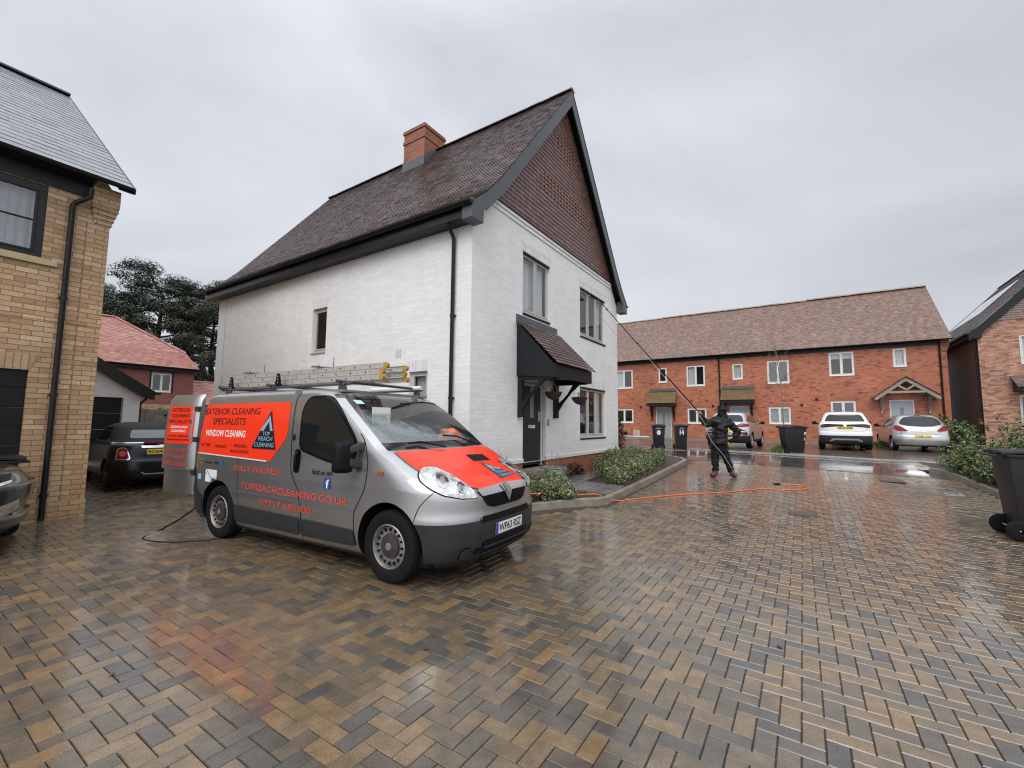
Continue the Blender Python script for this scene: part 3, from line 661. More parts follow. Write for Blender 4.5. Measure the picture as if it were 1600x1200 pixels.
M_whitel = brick('white_painted_soldiers', [(0.70,0.69,0.67),(0.76,0.755,0.74),(0.80,0.795,0.78)], (0.62,0.615,0.6), rough=0.45, bump=0.8, dirt=0.07, painted=True, bw=.075, bh=.4, ms=.014)
for W_, hs_ in ((WG, gh[:3]), (WL, lh)):
    for (a0, a1, z0, z1) in hs_: mb = SM(H); lintel(mb, W_, a0, a1, z1); mb.build('flat_arch', M_whitel, H)
mb = SM(H); WL.box(mb, 8.95, 8.965, .003, -.01, 0, 5.0); mb.build('movement_joint', M_greyp, H)
mb = SM(H)                                                            # marks left by a removed bracket, air brick
for q in range(3):
    WL.box(mb, 1.70+q*.055, 1.735+q*.055, .005, 0, 2.74, 2.90)
mb.build('wall_vent', M_blind, H)
window(H, WG, gh[0], 2, M_frame, 'curtain', label='two light upstairs window with white curtains')
window(H, WG, gh[1], 3, M_frame, 'light')
window(H, WG, gh[2], 3, M_frame, 'light', label='three light ground floor window with blinds')
window(H, WL, lh[0], 1, M_frame, 'dark', k=-.06, label='narrow side window of one pane')
window(H, WL, lh[1], 1, M_frame, 'blind', k=-.06, label='small ground floor side window behind the van')
for (a0, a1, z0, z1) in gh[:3]:  # dark strips stand in for shadow at the window heads and below the sills
    mb = SM(H); WG.box(mb, a0, a1, .0, -.055, z1-.035, z1-.001); mb.build('head_shadow', M_fascia, H)
    mb = SM(H); WG.box(mb, a0, a1, .012, -.05, z0-.04, z0-.003); mb.build('sill_shadow', M_fascia, H)
door(H, WG, (1.72, 2.58, .62, 2.34), M_doord, M_frame, k=-.06)
mb = SM(H); WG.box(mb, 1.60, 2.75, .35, -.05, .45, .60); mb.build('door_step', M_concrete, H, bevel=.01)
mb = SM(H); WG.box(mb, 2.70, 2.73, .05, .0, 1.45, 1.60); WG.box(mb, 2.685, 2.745, .012, 0, .42, .66); mb.build('meter_box', M_greyp, H, bevel=.006)
# roof
prof = [(0, 5.22), (.42, 5.58), (.85, 6.04), (3.88, 9.79)]
RU0, RU1 = -.23, 9.72
rf = tile_roof('roof', M_tile, H, (-.30, RU0, 0), (0, 1, 0), (1, 0, 0), prof, RU1-RU0, seed=11)
tile_roof('roof', M_tile, H, (HW+.30, RU0, 0), (0, 1, 0), (-1, 0, 0), prof, RU1-RU0, seed=12)
ridge_tiles(H, (HW/2, RU0, 9.80), (HW/2, RU1, 9.80), M_tile, rf)
mb = SM(H)                                                            # eaves box: fascia and soffit
for (x0, x1, sg) in ((-.27, 0, 1), (HW+.27, HW, -1)):
    mb.box((x0, RU0+.03, 4.98), (x0+sg*.02, RU1-.03, 5.22)); mb.box((x0+sg*.021, RU0+.03, 4.98), (x1+sg*.0, RU1-.03, 5.0))
mb.build('fascia', M_black, H, bevel=.003)
gutter(H, (-.335, RU0-.0, 5.20), (-.335, RU1, 5.20), (-1, 0, 0)); gutter(H, (HW+.335, RU0, 5.20), (HW+.335, RU1, 5.20), (1, 0, 0))
downpipe(H, WL, .38, 5.0, .1, k=.055, swan=.0)
def barge(t, W, k, m_, side, prof, x0, wd=.24, th=.03, name='bargeboard'):
    mb = SM(t)
    pts = [(x0+side*h, z) for (h, z) in prof]
    for (p, q) in zip(pts[:-1], pts[1:]):
        l = math.hypot(q[0]-p[0], q[1]-p[1]); cth = abs(q[0]-p[0])/l; dz = wd/max(cth, .4)
        mb.prism([W.P(p[0], p[1]-.0, k), W.P(q[0], q[1]-.0, k), W.P(q[0], q[1]-dz, k), W.P(p[0], p[1]-dz, k)], Vector((W.n.x*th, W.n.y*th, 0)))
    return mb.build(name, m_, t, bevel=.003)
bp_ = [(.02, 5.22), (.42, 5.56), (.85, 6.02), (3.88, 9.77)]
for x0, sd_ in ((-.30, 1), (HW+.30, -1)):
    barge(H, WG, .19, M_bargeg, sd_, bp_, x0)
for x0, x1 in ((-.30, .02), (HW-.02, HW+.30)):                         # box ends at the verge feet
    mb = SM(H); WG.box(mb, x0, x1, .2252, .0, 4.93, 5.27); mb.build('verge_box', M_bargeg, H, bevel=.004)
mb = SM(H)                                                            # verge soffit under the roof overhang
for x0, sg in ((-.30, 1), (HW+.30, -1)):
    for (p, q) in zip(bp_[:-1], bp_[1:]):
        mb.prism([WG.P(x0+sg*p[0], p[1]-.05, 0), WG.P(x0+sg*q[0], q[1]-.05, 0), WG.P(x0+sg*q[0], q[1]-.05, .19), WG.P(x0+sg*p[0], p[1]-.05, .19)], Vector((0, 0, -.02)))
mb.build('verge_soffit', M_fascia, H)
# tile hanging: plain tiles with bands of small arrowhead tiles
mbt = SM(H); mbo = SM(H); mbo2 = SM(H); rr = random.Random(21); z = 5.72; i = 0
while z < 9.35:
    zt = z+.10; half = max(0, (9.42-z)/(9.42-5.72)*(HW/2-.50)); c = HW/2; x = c-half-(.0825 if i % 2 else 0)
    band = 10 <= i <= 14 or 22 <= i <= 29
    while x < c+half:
        x0, x1 = max(x+.002, c-half), min(x+.163, c+half)
        if x1-x0 > .01:
            inb = band and ((10 <= i <= 14 and abs(x-c) < half*.62) or (22 <= i <= 29 and abs(x-c) < .75-abs(i-25.5)*.14))
            b_ = (mbo if i < 20 else mbo2) if inb else mbt; o_ = .034+rr.uniform(-.002, .002); xm = (x0+x1)/2
            if inb: vs = [WG.P(x0, z+.045, o_), WG.P(xm, z-.005, o_+.004), WG.P(x1, z+.045, o_), WG.P(x1, zt+.01, .022), WG.P(x0, zt+.01, .022), WG.P(x0, z+.045, .01), WG.P(xm, z-.005, .01), WG.P(x1, z+.045, .01)]; fs = [[0, 1, 2, 3, 4], [5, 6, 1, 0], [6, 7, 2, 1]]
            else: vs = [WG.P(x0, z, o_), WG.P(x1, z, o_), WG.P(x1, zt+.01, .022), WG.P(x0, zt+.01, .022), WG.P(x0, z, .01), WG.P(x1, z, .01)]; fs = [[0, 1, 2, 3], [4, 5, 1, 0], [0, 3, 4], [1, 5, 2]]
            b_.add(vs, fs, rr.random())
        x += .165
    z += .10; i += 1
mbt.build('tile_hanging', M_hang, H, fix=False); mbo.build('ornamental_tiles', M_hang2, H, fix=False); mbo2.build('ornamental_tiles', M_hang2, H, fix=False)
mb = SM(H); mb.box((.62, -.06, 5.70), (HW-.62, .0, 5.73)); mb.build('tilting_fillet', M_fascia, H)
# chimney
ch = SM(H); ch.box((3.0, 4.30, 8.7), (3.88, 5.16, 9.92)); ch.box((2.975, 4.275, 9.92), (3.905, 5.185, 10.0)); ch.box((3.0, 4.30, 10.0), (3.88, 5.16, 10.24)); ch.box((2.97, 4.27, 10.24), (3.91, 5.19, 10.32)); ch.box((2.985, 4.285, 10.32), (3.895, 5.175, 10.36))
cho = ch.build('chimney', M_chim, H, bevel=.004); cho.parent = rf; cho.location = (0, 0, 0)
ld = SM(H)
def zr(v): return 9.79-(abs(v-HW/2))*1.2376 if abs(v-HW/2) < 3 else 0
for u_ in (4.285, 5.16):
    ld.prism([(2.985, u_, zr(2.985)-.1), (3.58, u_, 9.7), (3.895, u_, zr(3.895)-.1), (3.895, u_, zr(3.895)+.28), (3.58, u_, 10.05-.15), (2.985, u_, zr(2.985)+.28)], (0, .015, 0))
ld.box((2.98, 4.28, zr(3.0)-.1), (2.995, 5.18, zr(3.0)+.26)); ld.build('flashing', M_lead, rf)
# porch canopy
C0, C1, CK = 1.45, 3.14, .87
mb = SM(H)
for a in (C0, C1-.03):
    mb.prism([WG.P(a, 2.44, 0), WG.P(a, 2.37, CK-.03), WG.P(a, 2.62, CK-.03), WG.P(a, 3.50, .03), WG.P(a, 3.50, 0)], (.03, 0, 0))
WG.box(mb, C0, C1, CK-.03, CK, 2.37, 2.64); WG.box(mb, C0+.03, C1-.03, 0, CK-.03, 2.45, 2.47)
mb.build('canopy_panel', M_fascia, H, bevel=.003)
tile_roof('canopy_roof', M_tile, H, (C0-.05, -CK-.07, 0), (1, 0, 0), (0, 1, 0), [(0, 2.63), (.90, 3.54)], C1-C0+.10, gauge=.105, seed=5)
mb = SM(H); WG.box(mb, C0-.03, C1+.03, .0, .012, 3.50, 3.68); mb.prism([WG.P(C0-.03, 3.50, .012), WG.P(C1+.03, 3.50, .012), WG.P(C1+.03, 3.42, .11), WG.P(C0-.03, 3.42, .11)], (0, 0, .012)); mb.build('flashing', M_lead, H)
for a in (C0+.04, C1-.16):
    mb = SM(H); WG.box(mb, a, a+.10, 0, .10, 1.62, 2.44); WG.box(mb, a, a+.10, .10, CK-.08, 2.35, 2.44)
    mb.prism([WG.P(a+.01, 1.78, .10), WG.P(a+.01, 1.92, .10), WG.P(a+.01, 2.35, .62), WG.P(a+.01, 2.35, .48)], (.08, 0, 0)); mb.build('bracket', M_fascia, H, bevel=.004)

# hanging baskets and planters
def basket(v, u, z, label, hang=2.40):
    t = sthing('hanging_basket', label, 'hanging basket', v, u, z, 'hanging baskets under the white house porch')
    mb = MB(); mb.lathe([(.02, 0), (.10, .03), (.16, .10), (.185, .16), (.175, .165), (.15, .12), (.0, .12)], n=20); mb.build('bowl', mat('dark_wicker', (0.04, 0.03, 0.025), 0.6, var=.5, vs=60, bump=1, bs=80), t, smooth=40)
    mb = MB()
    for k in range(3):
        a = 2*pi*k/3; mb.tube([(.18*cos(a), .18*sin(a), .16), (0, 0, hang-z-.03)], .004, 5)
    mb.tube([(0, 0, hang-z-.04), (0, 0, hang-z)], .007, 6); mb.build('chain', M_greyp, t)
    mb = MB(); r = random.Random(int(v*10))
    for k in range(14):
        a = r.uniform(0, 6.28); q = r.uniform(.02, .13); h = r.uniform(.06, .17); mb.tube([(q*cos(a), q*sin(a), .12), (q*1.3*cos(a), q*1.3*sin(a), .12+h)], .004, 4)
    mb.build('stems', mat('dead_stem', (0.12, 0.08, 0.045), .7), t)
basket(2.15, -.45, 1.98, 'brown wicker hanging basket close to the front door frame')
basket(3.30, -.50, 1.93, 'hanging basket on a chain right of the porch bracket', 2.46)
# ================================================================== BUFF BRICK HOUSE (left)
BZ = gs(-3.66, 4.55)
B = sthing('buff_brick_house', 'buff brick house with slate roof and black garage door at the left edge', 'house', -3.66, 4.55, BZ)
WF = Wall((-3.66, 4.55), (-1, 0), (0, -1)); WS = Wall((-3.66, 4.55), (0, 1), (1, 0))
bh_ = [(.72, 3.2, -.1, 2.20), (.715, 2.6, 3.86, 4.95)]
mb = SM(B); WF.face(mb, 0, 8.0, -.1, 5.2, bh_, .11); WS.face(mb, 0, 6.9, -.1, 5.2); mb.poly([WS.P(0, 5.2), WS.P(6.9, 5.2), WS.P(6.9, 8.0), WS.P(4.9, 8.85)])
Wb2 = Wall((-3.66, 11.45), (-1, 0), (0, 1)); Wb2.face(mb, 0, 8, -.1, 7.6); mb.build('wall', M_buff, B)
mb = SM(B)
for i, (w_, p_) in enumerate(((.20, .022), (.215, .040), (.23, .058), (.245, .076))):
    z0 = 4.60+i*.075; WF.box(mb, -p_, w_, p_, -.05, z0, z0+.073)
WF.box(mb, -.085, .25, .085, -.05, 4.90, 5.19); mb.build('corbel', M_buff, B, bevel=.003)
mb = SM(B); WF.box(mb, -.010, 8, .010, -.05, 2.945, 3.018); WF.box(mb, -.012, .70, .012, -.05, -.05, .30); mb.build('brick_band', M_buff, B, bevel=.003)
mb = SM(B); lintel(mb, WF, .72, 3.2, 2.20, h=.225, sl=.10, k=.006); mb.build('soldier_arch', M_buffv, B)
mb = SM(B); WF.box(mb, .262, .272, .003, -.01, 0, 4.6); mb.build('movement_joint', mat('joint_mastic', (0.20, 0.14, 0.08), .5), B)
mb = SM(B); WF.box(mb, .55, 2.75, .045, -.09, 3.75, 3.84); mb.build('sill', M_stone, B, bevel=.006)
f = window(B, WF, (.715, 2.6, 3.84, 4.95), 2, M_black, 'net', sill=False, k=-.02, fw=.09, rails=(.5,), bars=2, pane=glassmat('net_glass', tint=(.6, .62, .65), opac=.15), label='black framed upstairs window with glazing bars')
mb = SM(B); WF.box(mb, .25, 8, .02, -.02, 4.96, 5.20); mb.build('fascia', M_fascia, B, bevel=.003)
mb = SM(B); WF.box(mb, .25, 8, .25, .021, 5.17, 5.20); mb.build('soffit', M_black, B)
gutter(B, (-3.50, 4.26, 5.235), (-12, 4.26, 5.235), (0, -1, 0), r=.055)
downpipe(B, WF, .455, 5.0, .03, k=.06, swan=-.16, r=.036)
sp = [(0, 5.24), (5.1, 9.02)]
rs = tile_roof('roof', M_slate, B, (-12, 4.25, 0), (1, 0, 0), (0, 1, 0), sp, 8.52, gauge=.235, tw=.33, thick=.010, jit=.001, seed=3)
tile_roof('roof', M_slate, B, (-12, 14.45, 0), (1, 0, 0), (0, -1, 0), [(2.9, 7.39), (5.1, 9.02)], 8.52, gauge=.235, tw=.33, thick=.010, jit=.001, seed=4)
ridge_tiles(B, (-12, 9.35, 9.05), (-3.46, 9.35, 9.05), M_black, rs, r=.12, step=.45)
mb = SM(B); mb.prism([(-3.47, 4.25, 5.245), (-3.47, 9.35, 9.025), (-3.47, 9.35, 8.93), (-3.47, 4.25, 5.15)], (.02, 0, 0)); mb.prism([(-3.66, 4.25, 5.16), (-3.66, 9.35, 8.94), (-3.66, 9.35, 8.92), (-3.66, 4.25, 5.14)], (.19, 0, 0)); mb.build('verge_trim', M_black, B)
mb = SM(B); k = 0
for i in range(4):
    WF.box(mb, .725, 3.195, -.06, -.10, .06+i*.535, .06+i*.535+.53)
for i in range(8): WF.box(mb, .725, 3.195, -.055, -.06, .06+i*.2675+.01, .06+i*.2675+.02)
mb.build('garage_door', M_gdoor, B, bevel=.004)
# ================================================================== WHITE GARAGE
G = sthing('white_garage', 'white painted brick garage with dark roller door behind the black car', 'garage', -1.04, 11.5, gs(-1.04, 11.5))
GW = Wall((-1.04, 11.5), (-1, 0), (0, -1)); gl = 2.6
mb = SM(G); GW.face(mb, 0, gl, .1, 2.36, [(.38, 2.3, .1, 2.13)], .14); mb.poly([GW.P(0, 2.36), GW.P(gl, 2.36), GW.P(gl/2, 3.18)])
Wall((-1.04, 11.5), (0, 1), (1, 0)).face(mb, 0, 5.5, .1, 2.45); mb.build('wall', M_white, G)
mb = SM(G)
for i in range(4): GW.box(mb, .39, 2.29, -.10, -.13, .32+i*.455, .32+i*.455+.45)
mb.build('garage_door', M_gdoor, G, bevel=.004)
gp = [(0, 2.30), (1.58, 3.34)]
mb = SM(G)
for x0, s_ in ((-.28, 1), (gl+.28, -1)):
    mb.prism([GW.P(x0, 2.34, .22), GW.P(gl/2, 3.36, .22), GW.P(gl/2, 3.06, .22), GW.P(x0+s_*.25, 2.16, .22), GW.P(x0, 2.10, .22)], (0, .22, 0))
mb.build('bargeboard', M_black, G)
tile_roof('roof', M_tileg, G, (-1.04+.30, 11.26, 0), (0, 1, 0), (-1, 0, 0), gp, 5.9, seed=31); tile_roof('roof', M_tileg, G, (-1.04-gl-.30, 11.26, 0), (0, 1, 0), (1, 0, 0), gp, 5.9, seed=32)
gutter(G, (-.68, 11.26, 2.30), (-.68, 17.1, 2.30), (1, 0, 0)); downpipe(G, Wall((-1.04, 11.5), (0, 1), (1, 0)), .12, 2.2, .2, k=.05, r=.03)
# ================================================================== FENCE between garage and house
t = sthing('timber_fence', 'weathered close boarded timber fence with featheredge boards behind the van', 'fence', -.9, 13.0, gs(-.9, 13))
FW = Wall((-.98, 13.0), (1, 0), (0, -1)); r = random.Random(4)
mb = SM(t); x = 0
while x < 3.9:
    w_ = r.uniform(.095, .125); zt = 1.86+r.uniform(-.025, .02); FW.box(mb, x, x+w_-.012, r.uniform(.008, .02), -.012, .3, zt, r.random()); x += w_
mb.build('boards', M_fence, t, bevel=.002)
mb = SM(t); FW.box(mb, 0, 3.9, -.013, -.06, .55, .63); mb.build('rail', M_fence, t); mb = SM(t); FW.box(mb, 0, 3.9, -.013, -.06, 1.5, 1.58); mb.build('rail', M_fence, t)
for x in (.9, 2.7): mb = SM(t); FW.box(mb, x, x+.1, .02, -.1, .3, 1.92); mb.build('post', M_fence, t, bevel=.005)
mb = SM(t); FW.box(mb, 1.05, 1.10, .05, .02, 1.62, 1.70); mb.cyl(FW.P(1.4, 1.55, .02), FW.P(1.4, 1.55, .05), .03); mb.build('latch', M_black, t)
# ================================================================== BACK HOUSE with pink tiles
K = sthing('red_brick_house', 'red brick house with pink tiled half hipped roof behind the garage', 'house', 5.34, 25, gs(5.34, 25))
KW = Wall((5.34, 25), (-1, 0), (0, -1))
mb = SM(K); KW.face(mb, 0, 8, 2.36, 4.42, [(1.06, 2.0, 3.04, 4.10)], .1); Wall((5.34, 25), (0, 1), (1, 0)).face(mb, 0, 9, .4, 4.5)
mb.poly([(5.34, 25, 4.5), (5.34, 34, 4.5), (5.34, 27.4, 5.5), (5.34, 26.8, 5.5)]); mb.build('wall', mat('x', (1, 1, 1)) if False else brick('deep_red_brick', [(0.20,0.055,0.04),(0.27,0.085,0.055),(0.24,0.07,0.05)], (0.16,0.08,0.06), rough=.5, dirt=.2), K)
mb = SM(K); KW.face(mb, -.01, 8, .4, 2.36, k=.02); mb.build('lower_wall', M_buff, K)
window(K, KW, (1.06, 2.0, 3.04, 4.10), 2, M_framew, 'dark', sill=True, k=-.03)
mb = SM(K); KW.box(mb, .98, 1.06, .015, 0, 3.0, 4.3); KW.box(mb, 2.0, 2.08, .015, 0, 3.0, 4.3); KW.box(mb, -.15, 8, .28, 0, 4.24, 4.42); mb.build('fascia', M_fascia, K)
kp = [(0, 4.46), (2.1, 5.6), (4.4, 7.55)]
def klim(s):
    return (0, 10.4 if s < .44 else 10.4-(s-.44)/.56*2.85)
kr = tile_roof('roof', M_tile3, K, (-4.9, 24.7, 0), (1, 0, 0), (0, 1, 0), kp, 10.4, lim=klim, gauge=.16, tw=.24, seed=41)
P1, P2 = (5.5, 26.8, 5.62), (2.65, 29.1, 7.58)
ridge_tiles(K, P1, P2, M_tile3, kr, step=.35, name='hip'); ridge_tiles(K, P2, (-4.9, 29.1, 7.58), M_tile3, kr, step=.35)
mb = SM(K); mb.poly([P1, P2, (5.5, 31.4, 4.6)]); mb.build('hip_slope', M_tile3, K)
gutter(K, (5.5, 24.64, 4.44), (-4.9, 24.64, 4.44), (0, -1, 0))
t = sthing('outbuilding', 'low pink tiled outbuilding roof seen over the open van door', 'outbuilding', 6.8, 24.4, gs(7, 25))
tile_roof('roof', M_tile3, t, (5.36, 24.2, 0), (1, 0, 0), (0, 1, 0), [(0, 2.4), (2.0, 3.85)], 3.44, gauge=.16, tw=.24, seed=43)
mb = SM(t); mb.box((5.37, 24.4, .4), (8.7, 28, 2.42)); mb.build('wall', M_buff, t); ridge_tiles(t, (5.37, 26.25, 3.88), (8.8, 26.25, 3.88), M_tile3, step=.35)

# ================================================================== TERRACE
TV = 24.96
T = sthing('brick_terrace', 'long orange red brick terrace with mixed brown tiled roof across the road', 'terraced houses', TV, -10.95, .54)
TW = Wall((TV, 0), (0, -1), (-1, 0))
wins = [(-6.60, -5.30, 4.04, 5.40, 2, 'curtl'), (-6.60, -5.29, 1.58, 2.60, 2, 'dark'), (-3.50, -2.94, 4.35, 5.40, 1, 'dark'), (-1.67, -.52, 4.03, 5.42, 2, 'curtr'), (-1.66, -.49, 1.57, 2.60, 2, 'dark'),
        (1.10, 1.68, 4.36, 5.37, 1, 'net'), (3.00, 4.14, 4.01, 5.43, 2, 'dark'), (3.00, 4.12, 1.58, 2.62, 2, 'slat'), (6.07, 7.21, 4.32, 5.68, 2, 'halfblind'), (6.05, 7.18, 1.95, 2.92, 2, 'dark'), (8.87, 9.42, 4.67, 5.68, 1, 'net')]
drs = [(-3.74, -2.70, .50, 2.68), (.88, 1.96, .52, 2.70), (8.60, 9.60, .80, 2.93)]
mb = SM(T); TW.face(mb, -9.5, 10.98, .3, 5.98, [w_[:4] for w_ in wins]+drs, .1)
TR = Wall((TV, -10.98), (1, 0), (0, -1)); TR.face(mb, 0, 8.4, .3, 5.98); mb.poly([TR.P(0, 5.98), TR.P(8.4, 5.98), TR.P(4.2, 9.7)]); mb.build('wall', M_red, T)
M_redv = brick('red_soldier_brick', [(0.30,0.09,0.05),(0.42,0.13,0.065),(0.36,0.11,0.06)], (0.30,0.15,0.10), rough=0.55, bw=.075, bh=.4, dirt=.2)
for (a0, a1, z0, z1, nm, ins) in wins:
    window(T, TW, (a0, a1, z0, z1), nm, M_framew, {'curtr': 'curtl'}.get(ins, ins), sill=True, k=-.03, fw=.075, pane=M_paned if ins == 'dark' else M_pane)
    mb = SM(T); lintel(mb, TW, a0-.0, a1+.0, z1, h=.215, sl=.0, k=.005)
    if z1 < 5.6: mb.build('soldier_course', M_redv, T)
for i, dd in enumerate(drs):
    door(T, TW, dd, [M_doorg, M_doorl, M_doorl][i], M_framew, k=-.05, label=['sage green front door behind the wheelie bins', 'pale grey blue front door behind the silver car', 'pale blue front door under the oak gabled hood'][i])
mb = SM(T); TW.box(mb, -9.5, 10.75, .06, 0, 5.74, 5.98); mb.build('fascia', M_fascia, T, bevel=.004)
mb = SM(T)
for i in range(4): TW.box(mb, 10.72-i*.0, 11.0+.02*i, .02*i+.02, -.05, 5.40+i*.075, 5.473+i*.075)
TW.box(mb, 10.72, 11.08, .085, -.05, 5.70, 5.97); mb.build('corbel', M_red, T)
gutter(T, (TV-.38, -11.15, 5.98), (TV-.38, 9.5, 5.98), (-1, 0, 0))
tp_ = [(0, 5.96), (4.55, 9.84)]
tr = tile_roof('roof', M_tile2, T, (TV-.35, -11.15, 0), (0, 1, 0), (1, 0, 0), tp_, 20.6, gauge=.105, tw=.17, seed=51, thick=.018, jit=.005)
for (u0, u1, z) in ((9.45, 4.25, 9.82), (4.22, -5.14, 9.86), (-5.18, -11.15, 9.90)): ridge_tiles(T, (TV+4.2, u0, z), (TV+4.2, u1, z), M_tile2, tr, r=.15, step=.35)
mb = SM(T); mb.box((TV+4.2, -11.1, 5.9), (TV+8.6, 9.45, 6.0)); mb.poly([(TV+4.2, -11.15, 9.84), (TV+4.2, 9.45, 9.84), (TV+8.75, 9.45, 5.96), (TV+8.75, -11.15, 5.96)]); mb.build('rear_slope', M_tileg, T)
mb = SM(T); mb.prism([(TV-.33, -11.13, 5.9), (TV+4.2, -11.13, 9.76), (TV+4.2, -11.13, 9.86), (TV-.33, -11.13, 6.0)], (0, .02, 0)); mb.build('verge', M_lead, T)
for a in (.34, 10.70): downpipe(T, TW, a, 5.85, .5, k=.06, r=.04)
for a in (-4.73, -.10, 4.68, 5.41):
    mb = SM(T); z = 3.03 if a == 5.41 else 2.72; mb.cyl(TW.P(a, z, .0), TW.P(a, z, .05), .075, n=16); mb.build('flue', M_black, T)
for (a, z) in ((-5.5, 2.98), (-.45, 3.08), (3.75, 3.0), (4.2, 3.0), (6.15, 3.28), (7.4, 3.34), (-1.4, 3.1)):
    mb = SM(T); TW.box(mb, a-.11, a+.11, .004, -.02, z-.055, z+.055); mb.build('air_brick', mat('terracotta_vent', (0.16, 0.045, 0.035), .6), T)
mb = SM(T)
for a in (-4.35, 5.14): TW.box(mb, a, a+.012, .003, -.01, .6, 5.7)
mb.build('movement_joint', mat('dark_mastic', (.12, .05, .035), .6), T)
for a in (-6.0, -5.55): pass
mb = SM(T); TW.box(mb, -6.25, -5.75, .05, 0, .62, 1.0); mb.build('low_vent', M_black, T)
mb = SM(T); TW.box(mb, -5.3, -4.8, .12, 0, .62, 1.12); mb.build('meter_box', mat('beige_box', (.45, .36, .28), .5), T, bevel=.01)
def flathood(t, W, a0, a1, zb, zt, p=.75):
    mb = SM(t); W.box(mb, a0, a1, 0, p, zb, zb+.20); mb.build('hood_fascia', M_fascia, t, bevel=.004)
    b = Vector((W.o.x+W.n.x*(p+.06), W.o.y, 0)); u_ = -a1-.06
    tile_roof('hood_roof', M_mossy, t, (W.o.x-(p+.06), -a1-.06, 0), (0, 1, 0), (1, 0, 0), [(0, zb+.2), (p+.05, zt-.16)], a1-a0+.12, gauge=.11, tw=.17, seed=int(a0*7+90))
    mb = SM(t); W.box(mb, a0-.02, a1+.02, 0, .02, zt-.2, zt); W.box(mb, a0-.02, a1+.02, .02, .12, zt-.20, zt-.17); mb.build('flashing', M_lead, t)
    for a in (a0+.12, a1-.2):
        mb = SM(t); W.box(mb, a, a+.08, 0, .08, zb-.95, zb); mb.prism([W.P(a+.005, zb-.8, .08), W.P(a+.005, zb-.68, .08), W.P(a+.005, zb-.02, p-.2), W.P(a+.005, zb-.02, p-.33)], (0, -.07, 0)); mb.build('bracket', M_black, t)
flathood(T, TW, -4.12, -2.34, 2.74, 3.95); flathood(T, TW, .50, 2.27, 2.86, 3.95)
# oak gabled hood
mb = SM(T); ap, zt_ = 9.22, 4.06
for s_ in (-1, 1):
    for k0, k1 in ((.62, .74), (.02, .12)):
        mb.prism([TW.P(ap, zt_, k1), TW.P(ap+s_*1.30, zt_-1.0, k1), TW.P(ap+s_*1.30, zt_-1.15, k1), TW.P(ap+s_*1.20, zt_-1.17, k1), TW.P(ap, zt_-.20, k1)], (-(k0-k1)*1.0, 0, 0))
TW.box(mb, ap-.72, ap+.72, .62, .73, 3.24, 3.35)
for s_ in (-1, 1): mb.prism([TW.P(ap, 3.36, .73), TW.P(ap+s_*.38, 3.62, .73), TW.P(ap+s_*.34, 3.70, .73), TW.P(ap-s_*.04, 3.44, .73)], (.08, 0, 0))
mb.build('oak_truss', M_wood, T, bevel=.005)
for s_ in (-1, 1):
    mb = SM(T); a = ap+s_*.95; TW.box(mb, a-.05, a+.05, 0, .1, 2.2, 3.15); mb.prism([TW.P(a-.04, 2.35, .1), TW.P(a-.04, 2.5, .1), TW.P(a-.04, 3.08, .6), TW.P(a-.04, 3.08, .45)], (0, -.08, 0)); mb.build('bracket', M_wood, T)
    tile_roof('hood_roof', M_tileg, T, (TV-.82, -(ap+s_*1.36), 0), (1, 0, 0), (0, s_, 0), [(0, zt_-1.02), (1.36, zt_+.04)], .80, gauge=.12, tw=.17, seed=61+s_)
# ================================================================== RIGHT HOUSE
RV, RU = 23.84, -11.84
KS = 1.3
def ZZ(z): return 1.5+(z-1.5)*KS
Q = sthing('brown_brick_house', 'brown mixed brick house with grey roof and solar panels at the right edge', 'house', RV, RU, .5)
QG = Wall((RV, RU), (0, -1), (-1, 0)); QS = Wall((RV, RU), (1, 0), (0, 1)); qw = 9.4; RL = 14.0
qwin = [(1.36, 2.8, ZZ(3.75), ZZ(4.80)), (1.20, 2.8, ZZ(1.45), ZZ(2.66))]
mb = SM(Q); QG.face(mb, 0, qw, .3, 5.95, qwin, .1); mb.poly([QG.P(0, 5.95), QG.P(qw, 5.95), QG.P(qw-.45, 6.55), QG.P(.45, 6.55)]); mb.build('wall', M_brn, Q)
mb = SM(Q); QS.face(mb, 0, RL, .3, 5.95); mb.build('side_wall', M_brnd, Q)
window(Q, QG, qwin[0], 2, M_framew, 'net', k=-.03); window(Q, QG, qwin[1], 2, M_framew, 'dark', k=-.03)
z = 6.55; i = 0; mb = SM(Q); rr = random.Random(77)
while z < 10.8:
    half = (10.95-z)/(10.95-6.55)*(qw/2-.42); c = qw/2; x = c-half-(.08 if i % 2 else 0)
    while x < c+half:
        x0, x1 = max(x, c-half), min(x+.163, c+half)
        if x1-x0 > .01: o_ = .045; mb.add([QG.P(x0, z, o_), QG.P(x1, z, o_), QG.P(x1, z+.11, .02), QG.P(x0, z+.11, .02), QG.P(x0, z, .01), QG.P(x1, z, .01)], [[0, 1, 2, 3], [4, 5, 1, 0]], rr.random())
        x += .165
    z += .1; i += 1
mb.build('tile_hanging', M_hang, Q, fix=False)
qp = [(0, 6.02), (.39, 6.37), (5.03, 11.20)]
qr = tile_roof('roof', M_tileg, Q, (RV-.22, RU+.33, 0), (1, 0, 0), (0, -1, 0), qp, RL+.35, seed=71, gauge=.105)
tile_roof('roof', M_tileg, Q, (RV-.22, RU-qw-.33, 0), (1, 0, 0), (0, 1, 0), qp, RL+.35, seed=72, gauge=.2, tw=.3)
ridge_tiles(Q, (RV-.2, RU-qw/2, 11.22), (RV+RL+.15, RU-qw/2, 11.22), M_tileg, qr)
bq = [(0, 6.02), (.39, 6.35), (5.03, 11.18)]
barge(Q, QG, .17, M_fascia, 1, bq, -.33, wd=.30); barge(Q, QG, .17, M_fascia, -1, bq, qw+.33, wd=.30)
